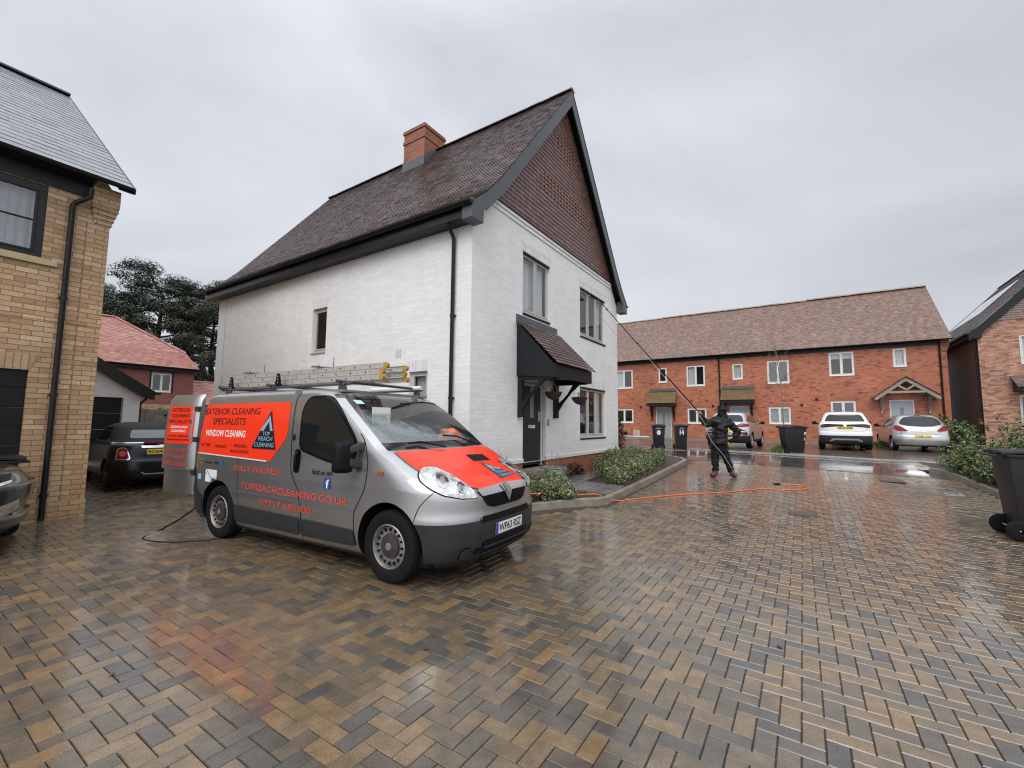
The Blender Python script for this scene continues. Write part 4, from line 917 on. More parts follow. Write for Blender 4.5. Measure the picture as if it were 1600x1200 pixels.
mb = SM(Q); QG.box(mb, -.33, .12, .205, 0, 5.74, 6.05); mb.build('verge_box', M_black, Q); mb = SM(Q); QS.box(mb, 0, RL, .30, 0, 5.80, 6.0); mb.build('fascia', M_black, Q)
gutter(Q, (RV-.2, RU+.38, 6.0), (RV+RL, RU+.38, 6.0), (0, 1, 0)); downpipe(Q, QS, .12, 5.9, .5, k=.06, r=.045)
sl_ = math.atan2(11.20-6.37, 4.64)
for k in range(4):
    t = SM(Q); v0 = RV+5.6+k*1.55
    def sp_(h, o_=0): return (6.37+(h-.39)*math.tan(sl_))+o_
    h0, h1 = 1.9, 3.5; U_ = RU+.33
    t.hexa([(v0, U_-h0, sp_(h0, .05)), (v0+1.50, U_-h0, sp_(h0, .05)), (v0+1.50, U_-h1, sp_(h1, .05)), (v0, U_-h1, sp_(h1, .05)), (v0, U_-h0, sp_(h0, .10)), (v0+1.50, U_-h0, sp_(h0, .10)), (v0+1.50, U_-h1, sp_(h1, .10)), (v0, U_-h1, sp_(h1, .10))])
    t.build('solar_panel', mat('sky_sheen_solar_glass', (0.50, 0.51, 0.53), .10, coat=1), qr)  # sky reflection painted in as a pale grey base colour
mb = SM(Q)
mb.prism([QG.P(1.02, 3.15, 0), QG.P(1.02, 3.15, .8), QG.P(1.02, 3.33, .8), QG.P(1.02, 3.75, .0)], (0, -3.0, 0)); mb.build('canopy', M_fascia, Q)
tile_roof('canopy_roof', M_tileg, Q, (RV-.88, RU-4.1, 0), (0, 1, 0), (1, 0, 0), [(0, 3.33), (.86, 3.88)], 3.15, seed=73)
# ================================================================== VEHICLES
def herm(ts, ys, t):
    n = len(ts); d = [(ys[i+1]-ys[i])/(ts[i+1]-ts[i]) for i in range(n-1)]
    m_ = [d[0]]+[0 if d[i-1]*d[i] <= 0 else 2*d[i-1]*d[i]/(d[i-1]+d[i]) for i in range(1, n-1)]+[d[-1]]
    for i in range(n-1):
        if t <= ts[i+1]+1e-9:
            h = ts[i+1]-ts[i]; s = (t-ts[i])/h
            return (2*s**3-3*s*s+1)*ys[i]+(s**3-2*s*s+s)*h*m_[i]+(-2*s**3+3*s*s)*ys[i+1]+(s**3-s*s)*h*m_[i+1]
    return ys[-1]
def loft(sl, dens=4, nc=9, ns=14):
    """stack of plan outlines: (z, xf, Lf, nf, xr, Lr, nr, W)"""
    ts = [0]
    for a, b in zip(sl[:-1], sl[1:]): ts.append(ts[-1]+max(.02, math.sqrt((b[0]-a[0])**2+.3*(b[1]-a[1])**2+.5*(b[7]-a[7])**2)))
    rows = []
    for i in range(len(sl)-1):
        for k in range(dens):
            t = ts[i]+(ts[i+1]-ts[i])*k/dens; rows.append([herm(ts, [q[j] for q in sl], t) for j in range(8)])
    rows.append(list(sl[-1])); V = []; ring = 0
    for (z, xf, Lf, nf, xr, Lr, nr, W) in rows:
        half = []
        for k in range(nc+1):
            ph = pi/2*k/nc; r = (abs(cos(ph))**nf+abs(sin(ph))**nf)**(-1/nf); half.append((xf-Lf+Lf*r*cos(ph), W*r*sin(ph)))
        for k in range(1, ns): half.append((xf-Lf+(xr+Lr-xf+Lf)*k/ns, W))
        for k in range(nc+1):
            ph = pi/2*(1-k/nc); r = (abs(cos(ph))**nr+abs(sin(ph))**nr)**(-1/nr); half.append((xr+Lr-Lr*r*cos(ph), W*r*sin(ph)))
        full = half+[(x, -y) for (x, y) in half[-2:0:-1]]; ring = len(full)
        V += [(x, y, z) for (x, y) in full]
    n = len(rows); Fc = [[j*ring+k, j*ring+(k+1) % ring, (j+1)*ring+(k+1) % ring, (j+1)*ring+k] for j in range(n-1) for k in range(ring)]
    # caps: strips across the half outlines
    for j, fl in ((0, True), (n-1, False)):
        b = j*ring; h = ring//2
        for k in range(h):
            q = [b+k, b+k+1, b+(ring-k-1) % ring, b+(ring-k) % ring]; q = list(dict.fromkeys(q))
            if len(q) > 2: Fc.append(q if fl else q[::-1])
    return V, Fc
def evalmesh(o):
    dg = bpy.context.evaluated_depsgraph_get(); dg.update(); return bpy.data.meshes.new_from_object(o.evaluated_get(dg))
def cut(V, Fc, cyls, mats):
    """mesh with wheel arches cut out; mats = [paint, dark]"""
    me = bpy.data.meshes.new('tmp'); me.from_pydata(V, [], Fc); bm = bmesh.new(); bm.from_mesh(me); bmesh.ops.recalc_face_normals(bm, faces=bm.faces); bm.to_mesh(me); bm.free()
    for q in mats: me.materials.append(q)
    o = bpy.data.objects.new('tmp', me); COL.objects.link(o)
    cb = MB()
    for (x, z, r, y0, y1) in cyls: cb.cyl((x, y0, z), (x, y1, z), r, n=40)
    c = cb.build('tmpc', mats[1]); md = o.modifiers.new('b', 'BOOLEAN'); md.operation = 'DIFFERENCE'; md.solver = 'EXACT'; md.object = c
    r = evalmesh(o); bpy.data.objects.remove(o); bpy.data.objects.remove(c)
    dk = 1
    for p in r.polygons:
        ce = p.center
        for (x, z, rad, y0, y1) in cyls:
            dd = math.hypot(ce.x-x, ce.z-z); ym = abs(ce.y)
            if abs(dd-rad) < .012 and abs(p.normal.y) < .35 and min(abs(y0), abs(y1)) < ym: p.material_index = dk
            if dd < rad and abs(abs(ce.y)-min(abs(y0), abs(y1))) < .01 and abs(p.normal.y) > .9: p.material_index = dk
    return r
def finish(me, name, parent, ang=32, rule=None):
    if rule:
        for p in me.polygons:
            i = rule(p)
            if i is not None: p.material_index = i
    me.polygons.foreach_set('use_smooth', [True]*len(me.polygons)); me.set_sharp_from_angle(angle=R(ang))
    me.name = name; o = bpy.data.objects.new(name, me); COL.objects.link(o); o.parent = parent; return o
class Proj:
    def __init__(s, me): s.b = BVHTree.FromPolygons([v.co.copy() for v in me.vertices], [list(p.vertices) for p in me.polygons])
    def setup(s, ax):
        D = {'R': ((0, 1, 0), (1, 0, 0), (0, 0, 1)), 'L': ((0, -1, 0), (1, 0, 0), (0, 0, 1)), 'F': ((-1, 0, 0), (0, 1, 0), (0, 0, 1)), 'B': ((1, 0, 0), (0, -1, 0), (0, 0, 1)), 'T': ((0, 0, -1), (0, 1, 0), (-1, 0, 0)), 'TX': ((0, 0, -1), (1, 0, 0), (0, 1, 0))}
        if isinstance(ax, str): return [Vector(q) for q in D[ax]]
        d = Vector(ax).normalized(); return [d, Vector((d.y, -d.x, 0)).normalized()*(-1 if False else 1), Vector((0, 0, 1))]
    def hit(s, ax, a, b, eps):
        d, u, w_ = ax; o = u*a+w_*b-d*6
        loc, no, i, di = s.b.ray_cast(o, d)
        if loc is None: return None
        if no.dot(d) > 0: no = -no
        return loc+no*eps, no
    def panel(s, name, ax, poly, m_, parent, eps=.003, step=.05, rim=0, rimm=None, holes=None):
        ax = s.setup(ax); bm = bmesh.new(); f = bm.faces.new([bm.verts.new((p[0], p[1], 0)) for p in poly])
        xs = [p[0] for p in poly]; ys = [p[1] for p in poly]
        for k, lo_, hi_ in ((0, min(xs), max(xs)), (1, min(ys), max(ys))):
            n = int((hi_-lo_)/step)
            for i in range(1, n+1):
                co = [0, 0, 0]; co[k] = lo_+(hi_-lo_)*i/(n+1); no = [0, 0, 0]; no[k] = 1
                bmesh.ops.bisect_plane(bm, geom=bm.verts[:]+bm.edges[:]+bm.faces[:], plane_co=co, plane_no=no, dist=1e-5)
        bad = []
        for v in bm.verts:
            h = s.hit(ax, v.co.x, v.co.y, eps)
            if h is None: bad.append(v)
            else: v.co = h[0]
        if bad: bmesh.ops.delete(bm, geom=bad, context='VERTS')
        bm.normal_update()
        for f in bm.faces:
            if f.normal.dot(ax[0]) > 0: f.normal_flip()
        me = bpy.data.meshes.new(name); bm.to_mesh(me); bm.free(); me.materials.append(m_)
        me.polygons.foreach_set('use_smooth', [True]*len(me.polygons))
        o = bpy.data.objects.new(name, me); COL.objects.link(o); o.parent = parent; return o
    def text(s, name, body, ax, a, b, w_, h, m_, parent, eps=.005, bold=0.0, shear=0, align='L', slope=0.0):
        me = textmesh(body, bold, shear); xs = [v.co.x for v in me.vertices]; ys = [v.co.y for v in me.vertices]
        x0, x1, y0, y1 = min(xs), max(xs), min(ys), max(ys); ax = s.setup(ax)
        if align == 'C': a = a-w_/2
        for v in me.vertices:
            aa = a+(v.co.x-x0)/(x1-x0)*w_; bb = b+(v.co.y-y0)/(y1-y0)*h+slope*(aa-a)
            q = s.hit(ax, aa, bb, eps)
            v.co = q[0] if q else Vector((0, 0, .5))
        me.materials.clear(); me.materials.append(m_); me.name = name
        o = bpy.data.objects.new(name, me); COL.objects.link(o); o.parent = parent; return o
def textmesh(body, bold=0.0, shear=0):
    cu = bpy.data.curves.new('t', 'FONT'); cu.body = body; cu.offset = bold; cu.shear = shear; cu.resolution_u = 4; cu.align_x = 'CENTER'; cu.space_line = .95
    o = bpy.data.objects.new('t', cu); COL.objects.link(o); me = evalmesh(o); bpy.data.objects.remove(o); return me
def rp(pts, r, n=4):
    out = []; m_ = len(pts)
    for i in range(m_):
        p0, p, p1 = Vector(pts[i-1]), Vector(pts[i]), Vector(pts[(i+1) % m_]); rr = r[i] if isinstance(r, (list, tuple)) else r
        a = p+(p0-p).normalized()*min(rr, (p0-p).length*.45); b = p+(p1-p).normalized()*min(rr, (p1-p).length*.45)
        for k in range(n+1):
            t = k/n; out.append(tuple(a*(1-t)**2+p*2*t*(1-t)+b*t*t))
    return out
M_tyre = mat('tyre_rubber', (0.009, 0.009, 0.009), 0.7, spec=.15, bump=.4, bs=60)
M_steel = mat('dirty_steel_rim', (0.30, 0.28, 0.26), 0.45, metal=.6, var=.35, vs=14)
M_alloy = mat('alloy_rim', (0.42, 0.42, 0.43), 0.35, metal=.8)
M_darkal = mat('dark_alloy', (0.05, 0.05, 0.055), 0.35, metal=.5)
M_plast = mat('bumper_plastic', (0.028, 0.029, 0.031), 0.5, spec=.25, var=.12, vs=5, bump=.15, bs=200)
M_arch = mat('arch_liner', (0.006, 0.006, 0.006), .9, spec=.1)
M_cglass = mat('dark_car_glass', (0.010, 0.012, 0.012), 0.05, spec=.45)
M_blackg = mat('gloss_black', (0.005, 0.005, 0.006), 0.25, spec=.25)
M_redl = mat('red_lamp_lens', (0.20, 0.006, 0.008), 0.15, spec=.4)
M_whl = mat('clear_lamp_lens', (0.62, 0.62, 0.62), 0.1, coat=1)
M_amb = mat('amber_lens', (0.30, 0.07, 0.02), 0.2, coat=.6)
M_py = mat('yellow_plate', (0.62, 0.42, 0.03), 0.35)
M_pw = mat('white_plate', (0.72, 0.72, 0.70), 0.35)
M_blk = mat('black_letters', (0.005, 0.005, 0.006), 0.5, spec=.15)
def paint(name, col, metal=.6, rough=.3, dirt=0.12, low=None):
    if name in MATS: return MATS[name]
    mt, t, b, out = newmat(name); tcn = N(t, 'ShaderNodeTexCoord')
    b.inputs['Metallic'].default_value = metal; b.inputs['Roughness'].default_value = rough; b.inputs['Coat Weight'].default_value = .8; b.inputs['Coat Roughness'].default_value = .06
    n1 = N(t, 'ShaderNodeTexNoise', i_Scale=3.0, i_Detail=8.0, i_Roughness=.7); t.links.new(tcn.outputs['Object'], n1.inputs['Vector'])
    sp = N(t, 'ShaderNodeSeparateXYZ'); t.links.new(tcn.outputs['Object'], sp.inputs[0])
    mr = N(t, 'ShaderNodeMapRange'); t.links.new(sp.outputs[2], mr.inputs[0]); mr.inputs[1].default_value = .75; mr.inputs[2].default_value = .15; mr.inputs[3].default_value = 0; mr.inputs[4].default_value = .55   # road film low down
    ml = N(t, 'ShaderNodeMath', operation='MULTIPLY_ADD', use_clamp=True); t.links.new(n1.outputs[0], ml.inputs[0]); t.links.new(mr.outputs[0], ml.inputs[1]); ml.inputs[2].default_value = 0.0
    mxn = N(t, 'ShaderNodeMix', data_type='RGBA'); t.links.new(ml.outputs[0], mxn.inputs[0]); mxn.inputs[6].default_value = C4(col); mxn.inputs[7].default_value = (0.10, 0.08, 0.06, 1)
    t.links.new(mxn.outputs[2], b.inputs['Base Color'])
    m3 = N(t, 'ShaderNodeMath', operation='MULTIPLY_ADD'); t.links.new(ml.outputs[0], m3.inputs[0]); m3.inputs[1].default_value = -.8*.9; m3.inputs[2].default_value = .8; t.links.new(m3.outputs[0], b.inputs['Coat Weight'])
    # beads of rain
    n2 = N(t, 'ShaderNodeTexNoise', i_Scale=140.0, i_Detail=1.0); t.links.new(tcn.outputs['Object'], n2.inputs['Vector'])
    bp = N(t, 'ShaderNodeBump', i_Strength=.08, i_Distance=.003); t.links.new(n2.outputs[0], bp.inputs['Height']); t.links.new(bp.outputs[0], b.inputs['Coat Normal'])
    return mt
def wheel(parent, x, y, r, w_, side, style='steel', rim=.62, rimm=None):
    """side -1 = right (outer face towards -y). y is the outer face."""
    s_ = side; c = (x, 0, r); Y = lambda o_: y-s_*o_
    t = MB(); R0 = r*rim
    prof = [(R0, Y(.015)), (R0*1.08, Y(.004)), (r*.86, Y(0)), (r*.955, Y(.012)), (r, Y(.04)), (r, Y(w_-.04)), (r*.95, Y(w_-.01)), (R0, Y(w_))]
    t.lathe(prof, c, 'y', 40); tyre = t.build('wheel', M_tyre, parent, smooth=35)
    q = MB(); q.lathe([(R0+.002, Y(.012)), (R0*.97, Y(.006)), (R0*.93, Y(.02)), (R0*.90, Y(.06))], c, 'y', 40)
    q.lathe([(R0*.95, Y(.15)), (.001, Y(.15))], c, 'y', 40)
    if style == 'steel':
        q.lathe([(R0*.90, Y(.06)), (R0*.80, Y(.048)), (R0*.66, Y(.038)), (R0*.58, Y(.042)), (R0*.5, Y(.05))], c, 'y', 40)
    q.build('rim', rimm or (M_steel if style == 'steel' else M_alloy), tyre, smooth=35)
    if style == 'steel':
        h = MB()
        for k in range(16):
            a = 2*pi*k/16; cx, cz = x+cos(a)*R0*.76, r+sin(a)*R0*.76
            pts = [(cx+cos(a)*cos(e)*.017-sin(a)*sin(e)*.011, Y(.036)-s_*0, cz+sin(a)*cos(e)*.017+cos(a)*sin(e)*.011) for e in [2*pi*j/8 for j in range(8)]]
            h.prism(pts, (0, -s_*-.0 or .012*(-s_)*-1, 0))
        h.build('vent_holes', M_arch, tyre)['kind'] = 'stuff'
        k_ = MB(); k_.lathe([(R0*.56, Y(.046)), (R0*.54, Y(.022)), (R0*.30, Y(.012)), (R0*.12, Y(.010)), (.001, Y(.010))], c, 'y', 32); k_.build('hub_cap', mat('hub_cap_plastic', (.035, .033, .032), .45, var=.3, vs=20), tyre, smooth=35)
        k_ = MB(); k_.lathe([(.034, Y(.009)), (.030, Y(.006)), (.001, Y(.006))], c, 'y', 20); k_.build('hub_badge', M_steel, tyre, smooth=35)
    else:
        q = MB(); n = 5
        for k in range(n):
            for dl in (-.16, .16):
                a = 2*pi*k/n+.3; b0, b1 = a+dl*1.8, a+dl*.9
                p = [(x+cos(b0)*.06, Y(.03), r+sin(b0)*.06), (x+cos(b1)*R0*.93, Y(.02), r+sin(b1)*R0*.93)]; q.tube(p, [.022, .017], 6)
        q.lathe([(.07, Y(.045)), (.065, Y(.018)), (.001, Y(.014))], c, 'y', 20); q.build('spokes', rimm or M_alloy, tyre, smooth=35)
    return tyre
def plate(pj, ax, a, b, body, m_, parent, w_=.52, h=.11, euro=False):
    P = pj.panel('number_plate', ax, rp([(a-w_/2, b), (a+w_/2, b), (a+w_/2, b+h), (a-w_/2, b+h)], .01, 2), m_, parent, eps=.012)
    x0 = a-w_/2+(.06 if euro else .025)
    pj.text('plate_letters', body, ax, x0, b+.018, w_-(.085 if euro else .05), h-.036, M_blk, P, eps=.014, bold=.012)
    if euro: pj.panel('plate_band', ax, [(a-w_/2+.002, b+.002), (a-w_/2+.045, b+.002), (a-w_/2+.045, b+h-.002), (a-w_/2+.002, b+h-.002)], mat('plate_blue', (.02, .06, .30), .4), P, eps=.0135)
    return P
def mirror(parent, x, y, z, side, m_, sc=1.0):
    mb = MB(); s_ = side; q = lambda a, b, c_: (x+a*sc, y+s_*b*sc, z+c_*sc)
    mb.hexa([q(.03, 0, -.06), q(-.03, 0, -.06), q(-.03, .10, -.02), q(.03, .10, -.02), q(.03, 0, .0), q(-.03, 0, .0), q(-.03, .10, .04), q(.03, .10, .04)])
    mb.hexa([q(.09, .07, -.05), q(-.03, .07, -.06), q(-.03, .24, -.05), q(.05, .24, -.04), q(.07, .07, .09), q(-.03, .07, .10), q(-.03, .23, .08), q(.03, .23, .07)])
    o = mb.build('door_mirror', m_, parent, smooth=60, bevel=.018*sc); return o
def veh(name, label, cat, x, y, az, z=None, group=None):
    """local +x = forward; az clockwise from world +Y"""
    return thing(name, label, cat, (x, y, gz(x, y) if z is None else z), pi/2-R(az), group)

# ------------------------------------------------------------------ the van
VX, VY, VAZ = -0.6797, 5.0251, 120.33
V_ = veh('cleaning_van', 'silver cleaning van with orange lettered panels, ladders on its roof and one rear door open', 'van', VX, VY, VAZ, z=0.0)
V_.location.z = 0.004; V_.rotation_mode = 'XYZ'
M_silver = paint('silver_van_paint', (0.45, 0.45, 0.44), metal=.85, rough=.30)
M_orange = mat('orange_red_wrap', (0.90, 0.042, 0.012), 0.3, coat=.35)
vs_ = [  # z, xf, Lf, nf, xr, Lr, nr, W
 (.17, .62, .55, 3.2, -3.62, .25, 4, .84), (.24, .71, .60, 3.2, -3.69, .25, 4, .90), (.36, .755, .65, 3.2, -3.73, .25, 4.5, .93), (.50, .765, .68, 3.2, -3.735, .25, 4.5, .942), (.60, .755, .68, 3.2, -3.73, .25, 5, .952),
 (.66, .745, .70, 3.2, -3.715, .22, 5, .950), (.78, .735, .72, 3.3, -3.71, .2, 5, .945), (.85, .70, .74, 3.6, -3.71, .2, 5, .945), (.90, .60, .74, 4.2, -3.71, .2, 5, .943), (1.0, .385, .66, 5, -3.705, .2, 5, .94), (1.10, .16, .56, 6, -3.70, .2, 5, .932),
 (1.19, -.03, .48, 7, -3.70, .2, 5, .928), (1.23, -.11, .46, 7, -3.70, .2, 5, .925), (1.38, -.31, .42, 7, -3.695, .2, 5, .912), (1.55, -.54, .42, 7, -3.69, .2, 5, .893), (1.70, -.755, .42, 6, -3.68, .2, 5, .868),
 (1.79, -.90, .42, 5, -3.68, .20, 5, .842), (1.84, -1.02, .45, 4.5, -3.67, .22, 5, .80), (1.875, -1.2, .5, 4, -3.64, .25, 4.5, .71), (1.895, -1.45, .5, 3.5, -3.56, .3, 4, .55), (1.905, -1.8, .4, 3, -3.2, .3, 3, .22)]
vV, vF = loft(vs_, 5, 12, 40)
vcut = [(0, .34, .405, -1.2, -.62), (0, .34, .405, .62, 1.2), (-3.0, .34, .395, -1.2, -.62), (-3.0, .34, .395, .62, 1.2)]
me = cut(vV, vF, vcut, [M_silver, M_arch, M_plast])
pj = Proj(me)
WS = [p for p in me.polygons if 1.215 < p.center.z < 1.80 and p.normal.x > .33 and p.center.x > -1.0 and abs(p.center.y) < .97*(.925-(p.center.z-1.23)*.12)-.05]
ws_ids = set(p.index for p in WS)
# windscreen mesh from those faces
def submesh(me, ids):
    vm = {}; vv = []; ff = []
    for i in ids:
        q = []
        for k in me.polygons[i].vertices:
            if k not in vm: vm[k] = len(vv); vv.append(me.vertices[k].co.copy())
            q.append(vm[k])
        ff.append(q)
    return vv, ff
def inner(c): return 1.275 < c.z < 1.765 and abs(c.y) < (.925-(c.z-1.23)*.12)-.145
gi = [i for i in ws_ids if inner(me.polygons[i].center)]; fi = [i for i in ws_ids if i not in set(gi)]
def wsmat():
    mt, t, b, out = newmat('misted_windscreen'); b.inputs['Base Color'].default_value = (.02, .025, .022, 1); b.inputs['Roughness'].default_value = .04; b.inputs['Specular IOR Level'].default_value = .7
    tr = N(t, 'ShaderNodeBsdfTransparent'); tr.inputs[0].default_value = (.78, .88, .83, 1)
    ms = N(t, 'ShaderNodeMixShader'); ad = N(t, 'ShaderNodeMath', operation='MULTIPLY_ADD', use_clamp=True)
    ad.inputs[0].default_value = 0; ad.inputs[1].default_value = 1; ad.inputs[2].default_value = .02
    t.links.new(ad.outputs[0], ms.inputs[0]); t.links.new(tr.outputs[0], ms.inputs[1]); t.links.new(b.outputs[0], ms.inputs[2])
    tcn = N(t, 'ShaderNodeTexCoord'); sp = N(t, 'ShaderNodeSeparateXYZ'); t.links.new(tcn.outputs['Object'], sp.inputs[0])
    nn = N(t, 'ShaderNodeTexNoise', i_Scale=5.0, i_Detail=5.0); t.links.new(tcn.outputs['Object'], nn.inputs['Vector']); n2 = N(t, 'ShaderNodeTexNoise', i_Scale=90.0, i_Detail=2.0); t.links.new(tcn.outputs['Object'], n2.inputs['Vector'])
    a1 = N(t, 'ShaderNodeMath', operation='MULTIPLY_ADD'); t.links.new(nn.outputs[0], a1.inputs[0]); a1.inputs[1].default_value = .35; t.links.new(sp.outputs[2], a1.inputs[2])
    a2 = N(t, 'ShaderNodeMath', operation='MULTIPLY_ADD'); t.links.new(sp.outputs[1], a2.inputs[0]); a2.inputs[1].default_value = .22; t.links.new(a1.outputs[0], a2.inputs[2])
    mr = N(t, 'ShaderNodeMapRange', interpolation_type='SMOOTHSTEP'); t.links.new(a2.outputs[0], mr.inputs[0]); mr.inputs[1].default_value = 1.66; mr.inputs[2].default_value = 1.50; mr.inputs[3].default_value = 0; mr.inputs[4].default_value = .75
    mu = N(t, 'ShaderNodeMath', operation='MULTIPLY'); t.links.new(mr.outputs[0], mu.inputs[0]); m4 = N(t, 'ShaderNodeMapRange'); t.links.new(n2.outputs[0], m4.inputs[0]); m4.inputs[1].default_value = .35; m4.inputs[2].default_value = .6; m4.inputs[3].default_value = .55; t.links.new(m4.outputs[0], mu.inputs[1])
    df = N(t, 'ShaderNodeBsdfDiffuse'); df.inputs[0].default_value = (.33, .37, .38, 1); m5 = N(t, 'ShaderNodeMixShader'); t.links.new(mu.outputs[0], m5.inputs[0]); t.links.new(ms.outputs[0], m5.inputs[1]); t.links.new(df.outputs[0], m5.inputs[2])
    m6 = N(t, 'ShaderNodeBsdfGlossy'); m6.inputs['Roughness'].default_value = .05; m7 = N(t, 'ShaderNodeMixShader'); fr2 = N(t, 'ShaderNodeLayerWeight', i_Blend=.5); pw = N(t, 'ShaderNodeMath', operation='POWER'); t.links.new(fr2.outputs['Facing'], pw.inputs[0]); pw.inputs[1].default_value = 4.0; pa = N(t, 'ShaderNodeMath', operation='MULTIPLY_ADD', use_clamp=True); t.links.new(pw.outputs[0], pa.inputs[0]); pa.inputs[1].default_value = .9; pa.inputs[2].default_value = .07
    t.links.new(pa.outputs[0], m7.inputs[0]); t.links.new(m5.outputs[0], m7.inputs[1]); t.links.new(m6.outputs[0], m7.inputs[2]); t.links.new(m7.outputs[0], out.inputs[0]); return mt
for nm, ids, mm in (('windscreen', gi, wsmat()), ('windscreen_surround', fi, mat('windscreen_frit', (.02, .021, .023), .12, coat=.5))):
    vv, ff = submesh(me, ids); mb = MB(); mb.add(vv, ff); o = mb.build(nm, mm, V_, smooth=60, fix=False)
bm = bmesh.new(); bm.from_mesh(me); bm.faces.ensure_lookup_table(); bmesh.ops.delete(bm, geom=[bm.faces[i] for i in ws_ids], context='FACES'); bm.to_mesh(me); bm.free()
def vrule(p):
    if p.material_index == 1: return 1
    c = p.center
    if c.z < .585 and c.x > .30: return 2
    if c.z < .205: return 2
    if c.x < -3.40 and c.z < .52: return 2
    return 0
vbody = finish(me, 'body', V_, 30, vrule)
# cabin interior
mb = MB(); mb.box((-.30, -.80, .75), (-.62, .80, 1.16)); mb.prism([(-.12, -.8, 1.13), (-.12, .8, 1.13), (-.5, .8, 1.24), (-.5, -.8, 1.24)], (0, 0, -.06)); mb.build('dashboard', mat('dash_grey', (.10, .105, .10), .6), V_, bevel=.01)
mb = MB(); mb.box((-1.62, -.84, .6), (-1.66, .84, 1.86)); mb.build('bulkhead', mat('bulkhead_grey', (.18, .19, .18), .7), V_)
mb = MB(); mb.box((-1.6, -.70, 1.835), (-1.0, .70, 1.86)); mb.build('headlining', mat('headlining', (.20, .20, .19), .8), V_)
for y0, w_ in ((-.42, .25), (.42, .34)):
    mb = MB(); mb.box((-1.05, y0-w_, .8), (-1.5, y0+w_, 1.0)); mb.hexa([(-1.35, y0-w_, .95), (-1.5, y0-w_, .95), (-1.5, y0+w_, .95), (-1.35, y0+w_, .95), (-1.45, y0-w_*.9, 1.5), (-1.57, y0-w_*.9, 1.5), (-1.57, y0+w_*.9, 1.5), (-1.45, y0+w_*.9, 1.5)]); mb.hexa([(-1.46, y0-.12, 1.52), (-1.55, y0-.12, 1.52), (-1.55, y0+.12, 1.52), (-1.46, y0+.12, 1.52), (-1.47, y0-.11, 1.68), (-1.55, y0-.11, 1.68), (-1.55, y0+.11, 1.68), (-1.47, y0+.11, 1.68)]); mb.build('seat', mat('seat_fabric', (.035, .037, .04), .8), V_, bevel=.03, smooth=50)
mb = MB(); pts = [(-.72-.06*cos(a)*0+.17*sin(a)*.35, -.42+.17*cos(a), 1.16+.17*sin(a)) for a in [2*pi*k/20 for k in range(21)]]; mb.tube(pts, .014, 6); mb.tube([(-.72, -.42, 1.16), (-.5, -.42, 1.1)], .03, 8); mb.build('steering_wheel', M_blk, V_, smooth=50)
mb = MB(); mb.box((-.77, -.10, 1.63), (-.79, .12, 1.70)); mb.tube([(-.80, 0, 1.74), (-.78, 0, 1.68)], .012, 6); mb.build('rear_view_mirror', M_blk, V_, bevel=.008)
for nm, poly in (('window_sticker', [(-.70, 1.69), (-.60, 1.69), (-.60, 1.735), (-.70, 1.735)]),):
    pj.panel(nm, 'F', poly, mat('pale_sticker', (.45, .60, .62), .5), V_, eps=.004)
mb = MB(); mb.box((-.60, -.62, 1.48), (-.61, -.36, 1.66)); mb.build('sun_card', M_whitep, V_)
def blob(name, c, rad, m_, parent, seed=1, amp=.25, sub=3):
    bm = bmesh.new(); bmesh.ops.create_icosphere(bm, subdivisions=sub, radius=1)
    from mathutils import noise
    for v in bm.verts:
        n_ = noise.noise(v.co*1.7+Vector((seed*3.1, 0, 0)))+.5*noise.noise(v.co*4+Vector((0, seed, 0))); v.co = Vector((v.co.x*rad[0], v.co.y*rad[1], v.co.z*rad[2]))*(1+amp*n_)+Vector(c)
    me_ = bpy.data.meshes.new(name); bm.to_mesh(me_); bm.free(); me_.materials.append(m_); me_.polygons.foreach_set('use_smooth', [True]*len(me_.polygons))
    o = bpy.data.objects.new(name, me_); COL.objects.link(o)
    if parent: o.parent = parent
    return o
vm_ = V_.matrix_basis
def vworld(x, y, z):
    a = pi/2-R(VAZ); return (VX+x*cos(a)-y*sin(a), VY+x*sin(a)+y*cos(a), z)
o = blob('hi_vis_jacket', (0, 0, 0), (.16, .22, .11), mat('hi_vis_orange', (.80, .16, .06), .7), None, 4, .5); o.location = vworld(-.42, .50, 1.31)
tag(o, 'crumpled orange hi vis jacket on the van dashboard behind the windscreen', 'jacket')
mb = MB(); mb.box((-.33, -.30, 1.205), (-.50, -.02, 1.215)); mb.box((-.30, .02, 1.20), (-.46, .22, 1.21)); mb.build('dash_papers', M_whitep, V_)
# side glass, seams, trims (right side = camera side; left side mirrored where it shows)
swin = rp([(-1.37, 1.20), (-1.405, 1.62), (-1.34, 1.745), (-1.02, 1.75), (-.82, 1.62), (-.52, 1.32), (-.48, 1.21), (-.56, 1.075), (-.9, 1.10)], .09, 5)
sout = rp([(-1.405, 1.18), (-1.445, 1.64), (-1.36, 1.785), (-1.0, 1.785), (-.79, 1.64), (-.485, 1.33), (-.445, 1.21), (-.53, 1.04), (-.9, 1.068)], .10, 5)
for ax in ('R', 'L'):
    pj.panel('window_seal', ax, sout, M_blackg, V_, eps=.004, step=.025); pj.panel('side_window', ax, swin, M_cglass, V_, eps=.010, step=.025)
def seam(name, ax, pts, w_=.006, m_=None, eps=.0035, parent=None):
    P = [Vector(p) for p in pts]; poly = []; back = []
    for i in range(len(P)):
        t = (P[min(i+1, len(P)-1)]-P[max(i-1, 0)]).normalized(); n = Vector((-t.y, t.x))*w_/2; poly.append(tuple(P[i]+n)); back.append(tuple(P[i]-n))
    vs = []; 
    A = pj.setup(ax); mb = MB()
    for i in range(len(P)-1):
        q = []
        for a in (poly[i], poly[i+1], back[i+1], back[i]):
            h = pj.hit(A, a[0], a[1], eps); q.append(h[0] if h else None)
        if all(q): mb.add(q, [[0, 1, 2, 3]])
    return mb.build(name, m_ or M_arch, parent or V_)
